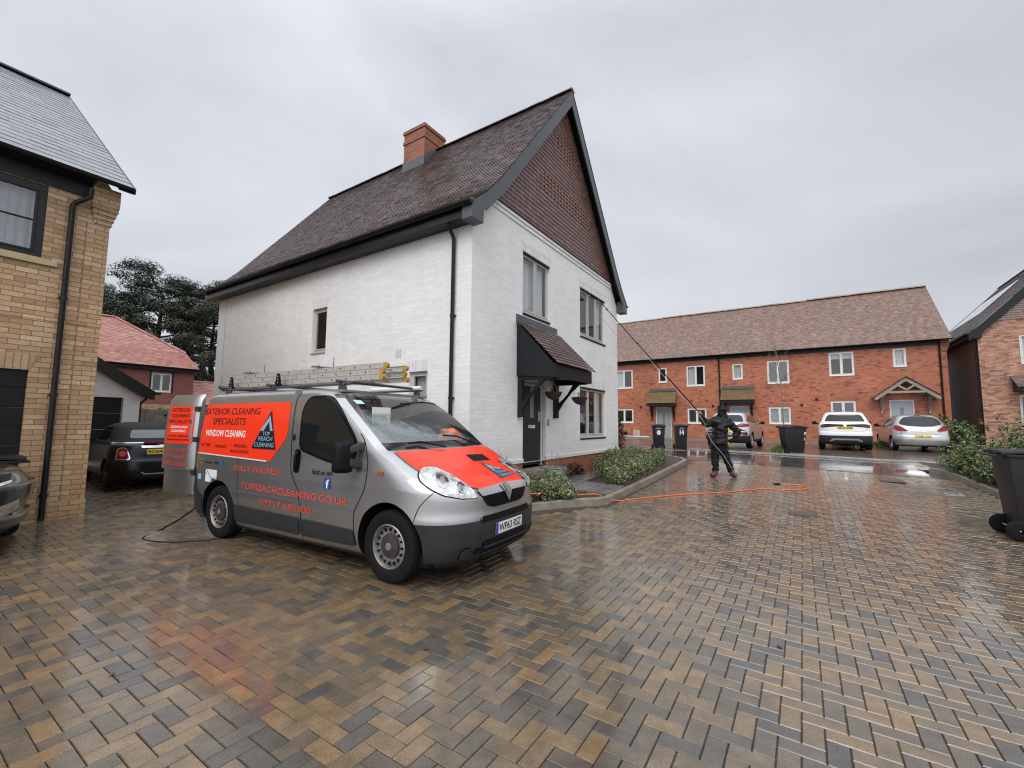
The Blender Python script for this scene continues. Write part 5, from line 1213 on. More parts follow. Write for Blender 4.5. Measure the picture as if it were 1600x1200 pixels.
def cr_(pts, n=6):
    out = []; m_ = len(pts)
    for i in range(m_-1):
        p0, p1, p2, p3 = [Vector(pts[max(0, min(m_-1, i+d))]) for d in (-1, 0, 1, 2)]
        for k in range(n):
            t = k/n; out.append(tuple(.5*((2*p1)+(-p0+p2)*t+(2*p0-5*p1+4*p2-p3)*t*t+(-p0+3*p1-3*p2+p3)*t**3)))
    out.append(tuple(pts[-1])); return out
seam('door_seam', 'R', cr_([(-1.30, .22), (-1.30, .50), (-1.35, .72), (-1.49, .92), (-1.53, 1.1), (-1.57, 1.5), (-1.585, 1.74), (-1.56, 1.83)]), .010)
seam('door_seam', 'R', cr_([(-.44, .29), (-.46, .45), (-.44, .62), (-.32, .85), (-.30, 1.1), (-.36, 1.28), (-.45, 1.38)]), .008)
seam('panel_seam', 'R', cr_([(-2.52, .44), (-2.56, .7), (-2.58, 1.03)]), .006); seam('panel_seam', 'R', [(-2.62, 1.73), (-2.60, 1.84)], .006)
seam('bumper_seam', 'R', cr_([(.32, .60), (.36, .72), (.44, .82), (.50, .88)]), .007)
seam('sill_seam', 'R', cr_([(-2.62, .64), (-2.0, .635), (-1.2, .625), (-.45, .62)]), .007, mat('seam_grey', (.12, .12, .12), .5))
pj.panel('window_trim', 'R', rp([(-3.60, 1.055), (-1.98, 1.02), (-1.98, 1.035), (-3.60, 1.07)], .005, 1), mat('pale_trim', (.62, .60, .58), .35), V_, eps=.008)
pj.panel('rubbing_strip', 'R', rp([(-2.60, .27), (-1.325, .27), (-1.325, .45), (-2.61, .47)], .02), M_plast, V_, eps=.014)
pj.panel('rubbing_strip', 'R', rp([(-1.27, .27), (-.43, .28), (-.47, .43), (-1.27, .45)], .02), M_plast, V_, eps=.014)
pj.panel('corner_bumper', 'R', rp([(-3.66, .30), (-3.38, .22), (-3.39, .50), (-3.52, .60), (-3.60, .86), (-3.68, .86)], .03), M_plast, V_, eps=.010)
pj.panel('indicator', 'R', rp([(-.155, .985), (-.075, .98), (-.07, 1.02), (-.15, 1.025)], .02), M_amb, V_, eps=.008)
pj.panel('fuel_flap_lock', 'R', rp([(-1.53, 1.28), (-1.49, 1.28), (-1.49, 1.35), (-1.53, 1.35)], .02), M_blk, V_, eps=.006)
h_ = rp([(-1.47, .93), (-1.36, .93), (-1.36, 1.19), (-1.47, 1.19)], .05); pj.panel('handle_recess', 'R', h_, M_blackg, V_, eps=.004)
mb = MB(); mb.tube([(-1.40, -.945, .97), (-1.40, -.972, 1.0), (-1.40, -.972, 1.12), (-1.40, -.945, 1.155)], .017, 8); mb.build('door_handle', M_blk, V_, smooth=50)
# orange wrap panels and lettering
og = pj.panel('orange_panel', 'R', rp([(-3.66, 1.06), (-1.92, 1.03), (-1.635, 1.32), (-1.675, 1.72), (-3.66, 1.71)], [.01, .04, .10, .06, .01]), M_orange, V_, eps=.003)
TX = lambda body, a, b, w2, h2, m_, **k: pj.text('lettering', body, 'R', a, b, w2, h2, m_, og, **k)
M_dkt = mat('dark_vinyl', (.04, .01, .008), .4); M_wht = mat('white_vinyl', (.78, .74, .72), .4); M_redt = mat('red_vinyl', (.62, .07, .05), .4); M_pbl = mat('pale_blue_vinyl', (.25, .38, .48), .35)
TX('EXTERIOR CLEANING', -3.56, 1.575, 1.30, .085, M_dkt, bold=.008); TX('SPECIALISTS', -3.32, 1.445, .78, .085, M_dkt, bold=.008)
TX('WINDOW CLEANING', -3.46, 1.29, .96, .085, M_wht, bold=.022); TX('GUTTERS', -3.53, 1.155, .24, .04, M_dkt, bold=.012); TX('WINDOWS', -3.17, 1.145, .27, .04, M_dkt, bold=.012)
TX('BUILDING', -2.72, 1.165, .28, .04, M_dkt, bold=.012); TX('WASH DOWNS', -2.80, 1.095, .42, .04, M_dkt, bold=.012)
tri = pj.panel('logo_triangle', 'R', [(-2.33, 1.165), (-1.83, 1.165), (-2.02, 1.63)], mat('logo_navy', (.008, .018, .024), .3), og, eps=.006)
pj.panel('logo_letter', 'R', [(-2.19, 1.38), (-2.03, 1.565), (-1.935, 1.38), (-1.985, 1.38), (-2.035, 1.49), (-2.12, 1.38)], M_pbl, tri, eps=.0075)
pj.text('lettering', 'TOP', 'R', -2.13, 1.325, .15, .045, M_pbl, tri, eps=.0078, bold=.01); pj.text('lettering', 'REACH', 'R', -2.20, 1.262, .28, .05, M_pbl, tri, eps=.0078, bold=.01); pj.text('lettering', 'CLEANING', 'R', -2.275, 1.19, .40, .05, M_pbl, tri, eps=.0078, bold=.01)
vt = lambda body, a, b, w2, h2, m_, **k: pj.text('lettering', body, 'R', a, b, w2, h2, m_, V_, **k)
vt('FULLY INSURED', -2.65, .885, .93, .065, M_redt, bold=.01); vt('TOPREACHCLEANING.CO.UK', -2.47, .68, 1.93, .075, M_redt, bold=.01, slope=-.012); vt('07717 686300', -2.05, .525, .94, .068, M_redt, bold=.01, slope=-.01)
vt('find us on:', -1.13, .935, .33, .055, M_blk, bold=.004)
fb = pj.panel('blue_badge', 'R', [(-.93, .80), (-.82, .80), (-.82, .91), (-.93, .91)], mat('badge_blue', (.02, .06, .25), .4), V_, eps=.004); pj.text('lettering', 'f', 'R', -.895, .805, .05, .09, M_wht, fb, eps=.006, bold=.02)
def sticker(poly, m_, lab='sticker', txt=None, tm=None):
    o = pj.panel(lab, 'R', poly, m_, V_, eps=.004)
    if txt: x0, y0 = min(p[0] for p in poly), min(p[1] for p in poly); x1, y1 = max(p[0] for p in poly), max(p[1] for p in poly); pj.text('lettering', txt, 'R', x0+(x1-x0)*.12, y0+(y1-y0)*.3, (x1-x0)*.76, (y1-y0)*.4, tm or M_blk, o, eps=.0055, bold=.01)
    return o
ws_ = sticker(rp([(-3.33, .70), (-3.05, .70), (-3.05, .86), (-3.33, .86)], .02), M_whitep)
mb = MB(); A_ = pj.setup('R')
for pts in ([(-3.31, .80), (-3.28, .845), (-3.22, .77), (-3.12, .735), (-3.07, .733)],):
    for a, b in zip(pts[:-1], pts[1:]):
        a, b = Vector(a), Vector(b); t = (b-a).normalized(); n = Vector((-t.y, t.x))*.004; q = [pj.hit(A_, p.x, p.y, .0055)[0] for p in (a+n, b+n, b-n, a-n)]; mb.add(q, [[0, 1, 2, 3]])
mb.build('sticker_curve', M_blk, ws_)
sticker(rp([(-3.52, .925), (-3.41, .925), (-3.41, .99), (-3.52, .99)], .004), mat('olive_sticker', (.16, .15, .05), .5), txt='N'); vt('Federation', -3.36, .935, .17, .03, M_blk, bold=.01); vt('Safe', -3.14, .935, .10, .04, M_blk); sticker(rp([(-3.00, .91), (-2.92, .91), (-2.92, 1.0), (-3.00, 1.0)], .01), mat('blue_sticker', (.03, .09, .25), .5))
sticker(rp([(-3.52, .72), (-3.44, .72), (-3.44, .79), (-3.52, .79)], .004), mat('sky_sticker', (.25, .42, .70), .5)); sticker(rp([(-3.03, .73), (-2.95, .73), (-2.95, .76), (-3.03, .76)], .004), mat('red_sticker', (.45, .04, .05), .5))
# front: bonnet wrap, headlights, grille, bumper
hood = [(-.075, -.79), (.08, -.80), (.24, -.785), (.34, -.735), (.45, -.66), (.55, -.575), (.63, -.49), (.69, -.40), (.715, -.2), (.722, 0), (.715, .2), (.69, .40), (.63, .49), (.55, .575), (.45, .66), (.34, .735), (.24, .785), (.08, .80), (-.075, .79), (-.06, .4), (-.05, 0), (-.06, -.4)]
bon = pj.panel('bonnet_wrap', 'TX', hood, M_orange, V_, eps=.004, step=.04)
for sg in (-1, 1):
    mb = MB(); A_ = pj.setup('TX'); pts = cr_([(-.08, sg*.805), (.08, sg*.815), (.25, sg*.80), (.345, sg*.75), (.46, sg*.675), (.56, sg*.59), (.64, sg*.50), (.70, sg*.41)], 4)
    for a, b in zip(pts[:-1], pts[1:]):
        a, b = Vector(a), Vector(b); t = (b-a).normalized(); n = Vector((-t.y, t.x))*.004; q = [pj.hit(A_, p.x, p.y, .003) for p in (a+n, b+n, b-n, a-n)]
        if all(q): mb.add([x_[0] for x_ in q], [[0, 1, 2, 3]])
    mb.build('bonnet_seam', M_blk, V_)
pj.panel('bonnet_vent', 'TX', rp([(.10, .13), (.24, .10), (.25, .42), (.12, .44)], .01), M_blk, bon, eps=.008)
lt = pj.panel('logo_triangle', 'TX', [(.26, .16), (.60, .10), (.56, .47)], mat('logo_slate', (.035, .06, .075), .3), bon, eps=.007)
pj.panel('logo_letter', 'TX', [(.32, .185), (.46, .17), (.46, .215), (.385, .215), (.45, .29), (.445, .345)], M_pbl, lt, eps=.0085)
pj.text('lettering', 'REACH', 'T', .17, -.51, .20, .04, M_pbl, lt, eps=.0088, bold=.01); pj.text('lettering', 'CLEANING', 'T', .15, -.57, .27, .04, M_pbl, lt, eps=.0088, bold=.01)
def lamp_mat():
    mt, t, b, out = newmat('faceted_headlamp'); tcn = N(t, 'ShaderNodeTexCoord'); v = N(t, 'ShaderNodeTexVoronoi', i_Scale=17.0); t.links.new(tcn.outputs['Object'], v.inputs['Vector'])
    r = N(t, 'ShaderNodeValToRGB'); t.links.new(v.outputs['Color'], r.inputs[0]); r.color_ramp.elements[0].position = .25; r.color_ramp.elements[0].color = (.42, .42, .40, 1); r.color_ramp.elements[1].position = .6; r.color_ramp.elements[1].color = (.72, .72, .69, 1)
    t.links.new(r.outputs[0], b.inputs['Base Color']); b.inputs['Metallic'].default_value = .35; b.inputs['Roughness'].default_value = .22; b.inputs['Coat Weight'].default_value = 1; b.inputs['Coat Roughness'].default_value = .03
    bp = N(t, 'ShaderNodeBump', i_Strength=.5, i_Distance=.02); t.links.new(v.outputs['Distance'], bp.inputs['Height']); t.links.new(bp.outputs[0], b.inputs['Normal']); return mt
M_hl = lamp_mat()
hl = [(-.485, 1.01), (-.44, 1.06), (-.31, 1.06), (-.19, 1.01), (-.09, .945), (0, .875), (.055, .805), (.045, .79), (-.11, .80), (-.28, .838), (-.39, .885), (-.475, .95)]
for sg in (1, -1):
    d_ = Vector((-.78, .62*sg, 0)).normalized()
    P_ = [(a*sg, b) for a, b in hl]
    P_ = P_ if sg > 0 else P_[::-1]
    big = rp([tuple(Vector(p)+(Vector(p)-Vector((-.2*sg, .93))).normalized()*.012) for p in P_], .02, 2)
    class _A: pass
    ax = (d_.x, d_.y, 0)
    s0 = pj.panel('headlamp_seal', ax, big, M_blk, V_, eps=.004); s1 = pj.panel('headlight', ax, rp(P_, .03, 3), M_hl, V_, eps=.009)
    for (a, b, r_) in ((-.27, .95, .062), (-.10, .885, .042)):
        circ = [(sg*(a+r_*cos(e)), b+r_*sin(e)) for e in [2*pi*k/18 for k in range(18)]]; c1 = pj.panel('reflector', ax, circ, M_chrome, s1, eps=.0115); circ = [(sg*(a+r_*.45*cos(e)), b+r_*.45*sin(e)) for e in [2*pi*k/14 for k in range(14)]]; pj.panel('bulb', ax, circ, mat('bulb_grey', (.25, .25, .24), .1, coat=1), c1, eps=.0125)
gr = pj.panel('grille', 'F', rp([(-.47, .845), (-.36, .70), (-.25, .672), (.25, .672), (.36, .70), (.47, .845)], .03), M_blk, V_, eps=.006)
for z_ in (.70, .735, .77):
    w_ = .30+(z_-.70)*.85; mb = MB(); mb.tube([pj.hit(pj.setup('F'), y_, z_, .012)[0] for y_ in [w_*(k/8-1)+0 for k in range(0, 17)]], .006, 5); mb.build('grille_slat', M_blackg, gr)
pj.panel('chrome_bar', 'F', rp([(-.475, .85), (-.435, .795), (-.05, .80), (.05, .80), (.435, .795), (.475, .85), (0, .868)], .012), mat('satin_silver', (.55, .55, .55), .25, metal=.8), gr, eps=.018)
bd = pj.panel('badge', 'F', rp([(-.10, .85), (-.07, .80), (0, .70), (.07, .80), (.10, .85), (.05, .865), (0, .80), (-.05, .865)], .01), mat('satin_silver', (1, 1, 1)), gr, eps=.028)
pj.panel('badge_disc', 'F', [(.048*cos(e), .822+.048*sin(e)) for e in [2*pi*k/20 for k in range(20)]], M_steel, bd, eps=.034)
pj.panel('upper_intake', 'F', rp([(-.46, .555), (.46, .555), (.44, .612), (-.44, .612)], .02), M_blk, V_, eps=.006)
li = pj.panel('lower_grille', 'F', rp([(-.42, .22), (.42, .22), (.45, .385), (-.45, .385)], .02), M_blk, V_, eps=.006)
for z_ in (.265, .325): mb = MB(); mb.tube([pj.hit(pj.setup('F'), y_, z_, .012)[0] for y_ in [.42*(k/8-1) for k in range(17)]], .008, 5); mb.build('grille_slat', M_plast, li)
plate(pj, 'F', .0, .41, 'WP63 RSZ', M_pw, V_, euro=True)
for sg in (-1, 1):
    c = [(sg*(.63+.062*cos(e)), .30+.062*sin(e)) for e in [2*pi*k/22 for k in range(22)]]; fo = pj.panel('fog_lamp_blank', 'F', c if sg > 0 else c[::-1], M_blk, V_, eps=.006)
    c = [(sg*(.63+.052*cos(e)), .30+.052*sin(e)) for e in [2*pi*k/22 for k in range(22)]]; pj.panel('fog_cover', 'F', c if sg > 0 else c[::-1], M_plast, fo, eps=.010)
    pj.panel('bumper_slot', 'F', rp([(sg*.54, .275), (sg*.45, .28), (sg*.45, .33), (sg*.53, .335)], .01), M_blk, V_, eps=.006)
seam('bumper_seam', 'F', [(-.455, .23), (-.47, .42), (-.47, .60)], .008); seam('bumper_seam', 'F', [(.455, .23), (.47, .42), (.47, .60)], .008)
# wipers
for (p0, p1, p2) in (((-.05, -.05, 0), (-.16, -.35, 0), (-.15, -.55, 0)), ((-.05, .62, 0), (-.22, .35, 0), (-.24, .12, 0))):
    A_ = pj.setup('TX'); q = []
    for p in (p0, p1, p2): h = pj.hit(A_, p[0], p[1], .03); q.append(h[0])
    mb = MB(); mb.tube(q, .010, 6); mb.build('wiper', M_blk, V_)
# mirror
for s_ in (-1, 1):
    mb = MB(); c = (-.62, s_*1.12, 1.17)
    q = lambda a, b, z_: (-.50+a, s_*(.96+b*.9), 1.17+z_*.92)
    mb.hexa([q(.10, .05, -.19), q(-.05, .04, -.20), q(-.05, .24, -.19), q(.05, .25, -.17), q(.08, .04, .15), q(-.05, .04, .17), q(-.05, .22, .14), q(.04, .22, .12)])
    o = mb.build('door_mirror', M_blk, V_, bevel=.045, smooth=60)
    mb = MB(); mb.hexa([q(.14, -.06, -.16), q(.04, -.06, -.16), q(.02, .10, -.12), q(.09, .10, -.12), q(.13, -.06, -.07), q(.05, -.06, -.07), q(.02, .10, -.03), q(.08, .10, -.03)]); mb.hexa([q(.16, -.06, .06), q(.07, -.06, .06), q(.02, .10, .02), q(.08, .10, .02), q(.14, -.07, .14), q(.06, -.07, .14), q(.02, .10, .09), q(.07, .10, .09)]); mb.build('mirror_arm', M_plast, o, bevel=.012, smooth=60)
# wheels
for (x, s_) in ((0, -1), (0, 1), (-3.0, -1), (-3.0, 1)): wheel(V_, x, s_*.93, .335, .21, s_, 'steel', .61)
mb = MB(); mb.box((-3.6, -.85, .19), (.45, .85, .30)); mb.build('underside', M_arch, V_)
# open rear door: hinged at the right rear corner, swung out beyond the side
ang = R(8)
def DR(a, k, z): return Vector((-3.675-a*cos(ang)-k*sin(ang), -.93-a*sin(ang)+k*cos(ang)*1.0, z))    # a along the door, k = inwards (away from camera)
dsec = [(.49, .0, .69), (.55, -.0, .70), (.80, .0, .70), (.83, -.035, .71), (1.05, -.03, .71), (1.30, -.025, .71), (1.60, -.01, .70), (1.78, .015, .69), (1.86, .06, .67)]
rowsA, rowsB = [], []
V = []; Fc = []; nA = 8
for (z, k, wd) in dsec:
    for i in range(nA+1):
        a = .015+(wd-.015)*i/nA; kk = k+(.03*(i/nA)**4 if i > 3 else 0)+(.04 if i == 0 else 0); V.append(DR(a, kk, z))
    for i in range(nA, -1, -1):
        a = .015+(wd-.015)*i/nA; V.append(DR(a, .10 if k < .06 else k+.06, z))
n2_ = 2*(nA+1)
for j in range(len(dsec)-1): Fc += [[j*n2_+i, j*n2_+(i+1) % n2_, (j+1)*n2_+(i+1) % n2_, (j+1)*n2_+i] for i in range(n2_)]
Fc += [list(range(n2_)), list(range((len(dsec)-1)*n2_, len(dsec)*n2_))]
mb = MB(); mb.add(V, Fc); dr = mb.build('rear_door', M_silver, V_, smooth=38); dr['label'] = 'open rear door lettered on orange'
pd = Proj(dr.data)
def dpanel(name, poly, m_, par, eps=.004):
    dd = Vector((-sin(ang), cos(ang), 0)); return pd.panel(name, (dd.x, dd.y, 0), poly, m_, par, eps=eps, step=.08)
# axis for the door: looking direction d, u = (d.y,-d.x) -> along +x (towards the van front)
dax = (-sin(ang), cos(ang), 0); du = Vector((cos(ang), sin(ang), 0)); 
def da(a): p = DR(a, 0, 0); return p.dot(du)
op = dpanel('orange_panel', rp([(da(.66), 1.17), (da(.07), 1.17), (da(.07), 1.68), (da(.62), 1.70)], .04), M_orange, dr)
def dtext(body, a0, a1, z_, h2, m_, par=op, **k): return pd.text('lettering', body, dax, da(a1), z_, da(a0)-da(a1), h2, m_, par, eps=.006, **k)
dtext('EXTERIOR', .16, .56, 1.615, .05, M_dkt, bold=.012); dtext('CLEANING', .15, .57, 1.535, .05, M_dkt, bold=.012); dtext('SPECIALISTS', .10, .62, 1.455, .05, M_dkt, bold=.012)
dtext('STEAM ROOF', .16, .56, 1.385, .035, M_wht, bold=.02); dtext('CLEANING', .20, .53, 1.33, .035, M_wht, bold=.02); dtext('GUTTERS   WINDOWS', .13, .60, 1.265, .025, M_dkt, bold=.02); dtext('BUILDING WASH DOWNS', .11, .61, 1.215, .025, M_dkt, bold=.02)
dtext('FULLY INSURED', .12, .64, 1.06, .05, M_redt, dr, bold=.012); dtext('07717 686300', .12, .64, .97, .05, M_redt, dr, bold=.012); dtext('TOPREACHCLEANING', .10, .66, .87, .05, M_redt, dr, bold=.012)
dtext('vehicle', .14, .44, .775, .03, M_wht, dr, bold=.01) if False else None
# hinges and interior edge at the rear opening
for z_ in (.75, 1.2, 1.62): mb = MB(); mb.box((-3.66, -.95, z_), (-3.74, -.90, z_+.07)); mb.build('door_hinge', M_plast, V_, bevel=.006)
# roof rack and ladders
RZ = 1.905
M_rack = mat('rack_steel', (.10, .10, .105), .35, metal=.5)
rk = sthing if False else None
RK = MB()
for x in (-1.12, -2.48, -3.55):
    RK.tube([(x, -.70, RZ+.055), (x, .70, RZ+.055)], .019, 8)
    for y in (-.62, .62): RK.hexa([(x-.05, y-.03, RZ-.10), (x+.05, y-.03, RZ-.10), (x+.05, y+.05, RZ-.08), (x-.05, y+.05, RZ-.08), (x-.02, y-.02, RZ+.05), (x+.02, y-.02, RZ+.05), (x+.02, y+.03, RZ+.05), (x-.02, y+.03, RZ+.05)])
for y in (-.60, .60): RK.tube([(-1.0, y, RZ+.028), (-3.75, y, RZ+.028)], .014, 8)
RK.tube([(-3.72, -.66, RZ+.065), (-3.72, .66, RZ+.065)], .030, 12)
RK.build('roof_rack', M_rack, V_, smooth=50)
for x in (-3.60, -2.46):
    mb = MB(); mb.prism([(x-.07, -.57, RZ+.06), (x+.07, -.57, RZ+.06), (x+.028, -.57, RZ+.22), (x-.028, -.57, RZ+.22)], (0, .014, 0)); mb.box((x-.08, -.59, RZ+.05), (x+.08, -.55, RZ+.075)); ls = mb.build('ladder_stop', M_blk, V_, bevel=.003)
    mb = MB()
    for q in range(3): mb.cyl((x, -.573, RZ+.10+q*.04), (x, -.569, RZ+.10+q*.04), .010, n=10)
    mb.build('stop_holes', M_greyp, ls)['kind'] = 'stuff'
mb = MB(); mb.tube([(-1.9, .52, RZ+.06), (-.98, .56, RZ+.06)], .028, 10); o = mb.build('pole_tube', M_whitep, V_, smooth=50)
def ladder(label, x0, x1, ya, yb, z, idx):
    t = thing('ladder', label, 'ladder', vworld(x0, (ya+yb)/2, z), pi/2-R(VAZ), 'ladders stacked on the van roof rack'); L_ = x1-x0; hw = (yb-ya)/2
    for y in (-hw, hw):
        s_ = 1 if y < 0 else -1
        mb = MB(); mb.add([(0, y, 0), (L_, y, 0), (L_, y, .062), (0, y, .062), (0, y+s_*.004, .006), (L_, y+s_*.004, .006), (L_, y+s_*.004, .056), (0, y+s_*.004, .056)], [[0, 1, 2, 3], [7, 6, 5, 4], [0, 4, 5, 1], [3, 2, 6, 7], [0, 3, 7, 4], [1, 5, 6, 2]])
        mb.box((0, y, 0), (L_, y+s_*.024, .004)); mb.box((0, y, .058), (L_, y+s_*.024, .062)); mb.build('stile', M_alu, t)
        mb = MB(); mb.box((L_-.012, y-s_*.006, .002), (L_+.022, y+s_*.030, .060)); mb.cyl((L_+.012, y-s_*.008, .031), (L_+.012, y+s_*.032, .031), .034, n=14); mb.build('end_cap', mat('yellow_rubber', (.42, .26, .04), .5), t, smooth=50)
    n = int(L_/.26)
    for k in range(n):
        x = .14+k*.26; mb = MB(); mb.cyl((x, -hw-.003, .031), (x, hw+.003, .031), .014, n=8); mb.build('rung', M_alu, t, smooth=50)
        for y in (-hw-.004, ): mb = MB(); mb.cyl((x, y, .031), (x, y-.002, .031), .009, n=8); mb.build('rung_end', M_blk, t)
    return t
ladder('lowest and longest aluminium ladder section lying on the roof rack bars', -3.98, -.66, -.47, -.06, RZ+.078, 0)
ladder('middle aluminium ladder section of the stack on the van roof', -3.93, -.68, -.45, -.08, RZ+.145, 1)
ladder('topmost aluminium ladder section with yellow end caps on the van roof', -3.88, -.64, -.43, -.10, RZ+.212, 2)
mb = MB()
for x in (-3.3, -1.75):
    mb.tube([(x, -.45, RZ+.27), (x-.1, -.42, RZ+.31)], .008, 6); mb.tube([(x, -.27, RZ+.27), (x+.01, -.27, RZ+.42)], .005, 6); mb.tube([(x-.12, -.5, RZ+.285), (x+.16, -.03, RZ+.285)], .012, 6); mb.tube([(x+.16, -.1, RZ+.28), (x+.22, -.08, RZ+.31)], .007, 6)
mb.build('ladder_clamp', M_rack, V_)
mb = MB(); mb.box((-3.86, .45, RZ+.04), (-3.72, .60, RZ+.08)); mb.build('yellow_clamp', mat('yellow_rubber', (.5, .32, .04), .5), V_, bevel=.01)
# black hose looping from the back of the van
# ------------------------------------------------------------------ parked cars
def carbase(t, sl, pm, wheels, lowz, extra=None, nc=9, ns=22, arch=.045, lowm=None):
    V, Fc = loft(sl, 5, nc, ns); cyl_ = []
    for (x, r, w_) in wheels:
        for s_ in (-1, 1): cyl_.append((x, r, r+arch, s_*1.3, s_*(w_-.26)))
    me = cut(V, Fc, cyl_, [pm, M_arch, lowm or M_plast]); p_ = Proj(me)
    def rule(p):
        if p.material_index == 1: return 1
        c = p.center
        if callable(lowz): return 2 if lowz(c) else 0
        return 2 if c.z < lowz else 0
    b = finish(me, 'body', t, 30, rule); mb = MB(); x0, x1 = sl[1][4]+.3, sl[1][1]-.3; w_ = sl[1][7]-.25; mb.box((x0, -w_, sl[0][0]-.02), (x1, w_, sl[0][0]+.1)); mb.build('underside', M_arch, t); return b, p_
def mir(pts): return [(-a, b) for a, b in pts[::-1]]
# silver hatchback
c_ = S(17.95, -8.42); c_ = c_ + Vector((sin(R(36)), cos(R(36)), 0))*1.55
A = veh('silver_hatchback', 'silver small hatchback with a large curved rear window parked at the right end', 'car', c_.x, c_.y, 30, group='cars parked in front of the brick terrace')
sl = [(.20, 1.93, .5, 2.6, -1.84, .45, 3, .76), (.30, 2.04, .6, 2.6, -1.915, .5, 3.2, .83), (.46, 2.08, .7, 2.6, -1.945, .5, 3.2, .855), (.60, 2.05, .7, 2.6, -1.93, .5, 3.2, .858), (.64, 2.03, .7, 2.6, -1.905, .5, 3.2, .855), (.80, 1.9, .8, 2.6, -1.885, .5, 3.0, .85), (.93, 1.35, .8, 3, -1.85, .5, 2.8, .832), (1.03, .98, .7, 3, -1.79, .5, 2.6, .80), (1.16, .74, .6, 3.4, -1.68, .5, 2.6, .745), (1.28, .46, .6, 3.6, -1.555, .5, 2.8, .69), (1.38, .15, .6, 3.6, -1.43, .45, 3, .63), (1.44, -.15, .6, 3.4, -1.27, .4, 3, .54), (1.475, -.4, .4, 3, -1.0, .3, 3, .36)]
M_sil2 = paint('silver_car_paint', (0.50, 0.50, 0.49), metal=.7, rough=.3)
b, p_ = carbase(A, sl, M_sil2, [(1.25, .30, .84), (-1.25, .30, .84)], .235)
rw = rp([(-.64, 1.07), (-.60, 1.20), (-.47, 1.345), (-.2, 1.395), (.2, 1.395), (.47, 1.345), (.60, 1.20), (.64, 1.07), (.35, .985), (0, .965), (-.35, .985)], .05, 3)
p_.panel('rear_window', 'B', rw, M_cglass, A, eps=.004)
for f_ in (lambda q: q, mir): p_.panel('tail_light', 'B', rp(f_([(-.80, .99), (-.72, 1.035), (-.60, .97), (-.42, .81), (-.48, .785), (-.70, .80), (-.79, .86)]), .03, 3), M_redl, A, eps=.008)
p_.panel('high_brake_light', 'B', rp([(-.10, 1.42), (.10, 1.42), (.10, 1.44), (-.10, 1.44)], .005, 2), M_blk, A, eps=.006)
plate(p_, 'B', 0, .53, 'YD08 UXR', M_py, A)
bdg = p_.panel('badge', 'B', [(.05*cos(e), .87+.05*sin(e)) for e in [2*pi*k/18 for k in range(18)]], M_chrome, A, eps=.008); p_.panel('badge_disc', 'B', [(.038*cos(e), .87+.038*sin(e)) for e in [2*pi*k/18 for k in range(18)]], M_sil2, bdg, eps=.010)
p_.panel('boot_handle', 'B', rp([(-.14, .775), (.14, .775), (.14, .80), (-.14, .80)], .01, 2), M_chrome, A, eps=.012)
def seam2(p_, par, ax, pts, w_=.008, m_=None):
    global pj
    k = pj; pj = p_
    o = seam('panel_seam', ax, pts, w_, m_, parent=par); pj = k; return o
seam2(p_, A, 'B', cr_([(-.66, 1.02), (-.58, .86), (-.48, .70), (-.3, .665), (0, .66), (.3, .665), (.48, .70), (.58, .86), (.66, 1.02)])); seam2(p_, A, 'B', [(-.86, .40), (-.4, .39), (0, .385), (.4, .39), (.86, .40)], .012, M_sil2)
for ax in ('L', 'R'):
    p_.panel('side_window', ax, rp([(-.02, .985), (-.02, 1.34), (-.35, 1.36), (-.90, 1.33), (-1.28, 1.12), (-1.18, 1.02)], .05, 3), M_cglass, A, eps=.005); p_.panel('side_window', ax, rp([(.03, .985), (.03, 1.33), (.35, 1.24), (.82, 1.03), (.84, .98)], .04, 3), M_cglass, A, eps=.005)
    seam2(p_, A, ax, cr_([(.0, .30), (.0, .6), (.0, .96)])); seam2(p_, A, ax, cr_([(-.72, .30), (-.84, .55), (-1.05, .8), (-1.18, 1.0)])); seam2(p_, A, ax, cr_([(.86, .3), (.90, .6), (.86, .96)]))
    for x in (.15, -.85): p_.panel('door_handle', ax, rp([(x, .86), (x-.16, .865), (x-.16, .885), (x, .88)], .008, 2), M_chrome, A, eps=.015)
for (x, s_) in ((1.25, -1), (1.25, 1), (-1.25, -1), (-1.25, 1)): wheel(A, x, s_*.84, .30, .19, s_, 'alloy', .66)
for s_ in (-1, 1): mirror(A, .72, s_*.82, 1.02, s_, M_blk)
mb = MB(); mb.tube([(-1.46, 0, 1.05), (-1.62, .25, 1.06)], .01, 6); mb.tube([(-1.15, 0, 1.47), (-1.30, 0, 1.6)], .004, 5); mb.build('rear_wiper', M_blk, A)
# white crossover
c_ = S(16.7, -6.1); hd = Vector((sin(R(34)), cos(R(34)), 0)); c_ = c_+hd*1.68
A = veh('white_crossover', 'white compact crossover with a full width dark tail light bar', 'car', c_.x, c_.y, 34, group='cars parked in front of the brick terrace')
sl = [(.24, 1.95, .5, 2.8, -1.90, .4, 3.4, .78), (.34, 2.05, .6, 2.8, -1.99, .45, 3.6, .86), (.52, 2.10, .7, 2.8, -2.02, .45, 3.6, .88), (.70, 2.08, .7, 2.8, -2.0, .45, 3.6, .88), (.76, 2.05, .7, 2.8, -1.965, .45, 3.6, .88), (.93, 1.95, .8, 2.8, -1.945, .42, 3.6, .875), (1.05, 1.3, .8, 3, -1.92, .42, 3.4, .85), (1.16, .95, .7, 3, -1.82, .42, 3.2, .79), (1.30, .7, .6, 3.4, -1.70, .4, 3.4, .735), (1.42, .42, .6, 3.6, -1.60, .4, 3.6, .68), (1.49, .15, .6, 3.6, -1.58, .4, 3.6, .64), (1.54, -.15, .6, 3.4, -1.45, .35, 3.4, .56), (1.57, -.4, .4, 3, -1.1, .3, 3, .38)]
M_wht2 = paint('white_car_paint', (0.74, 0.74, 0.73), metal=0, rough=.3)
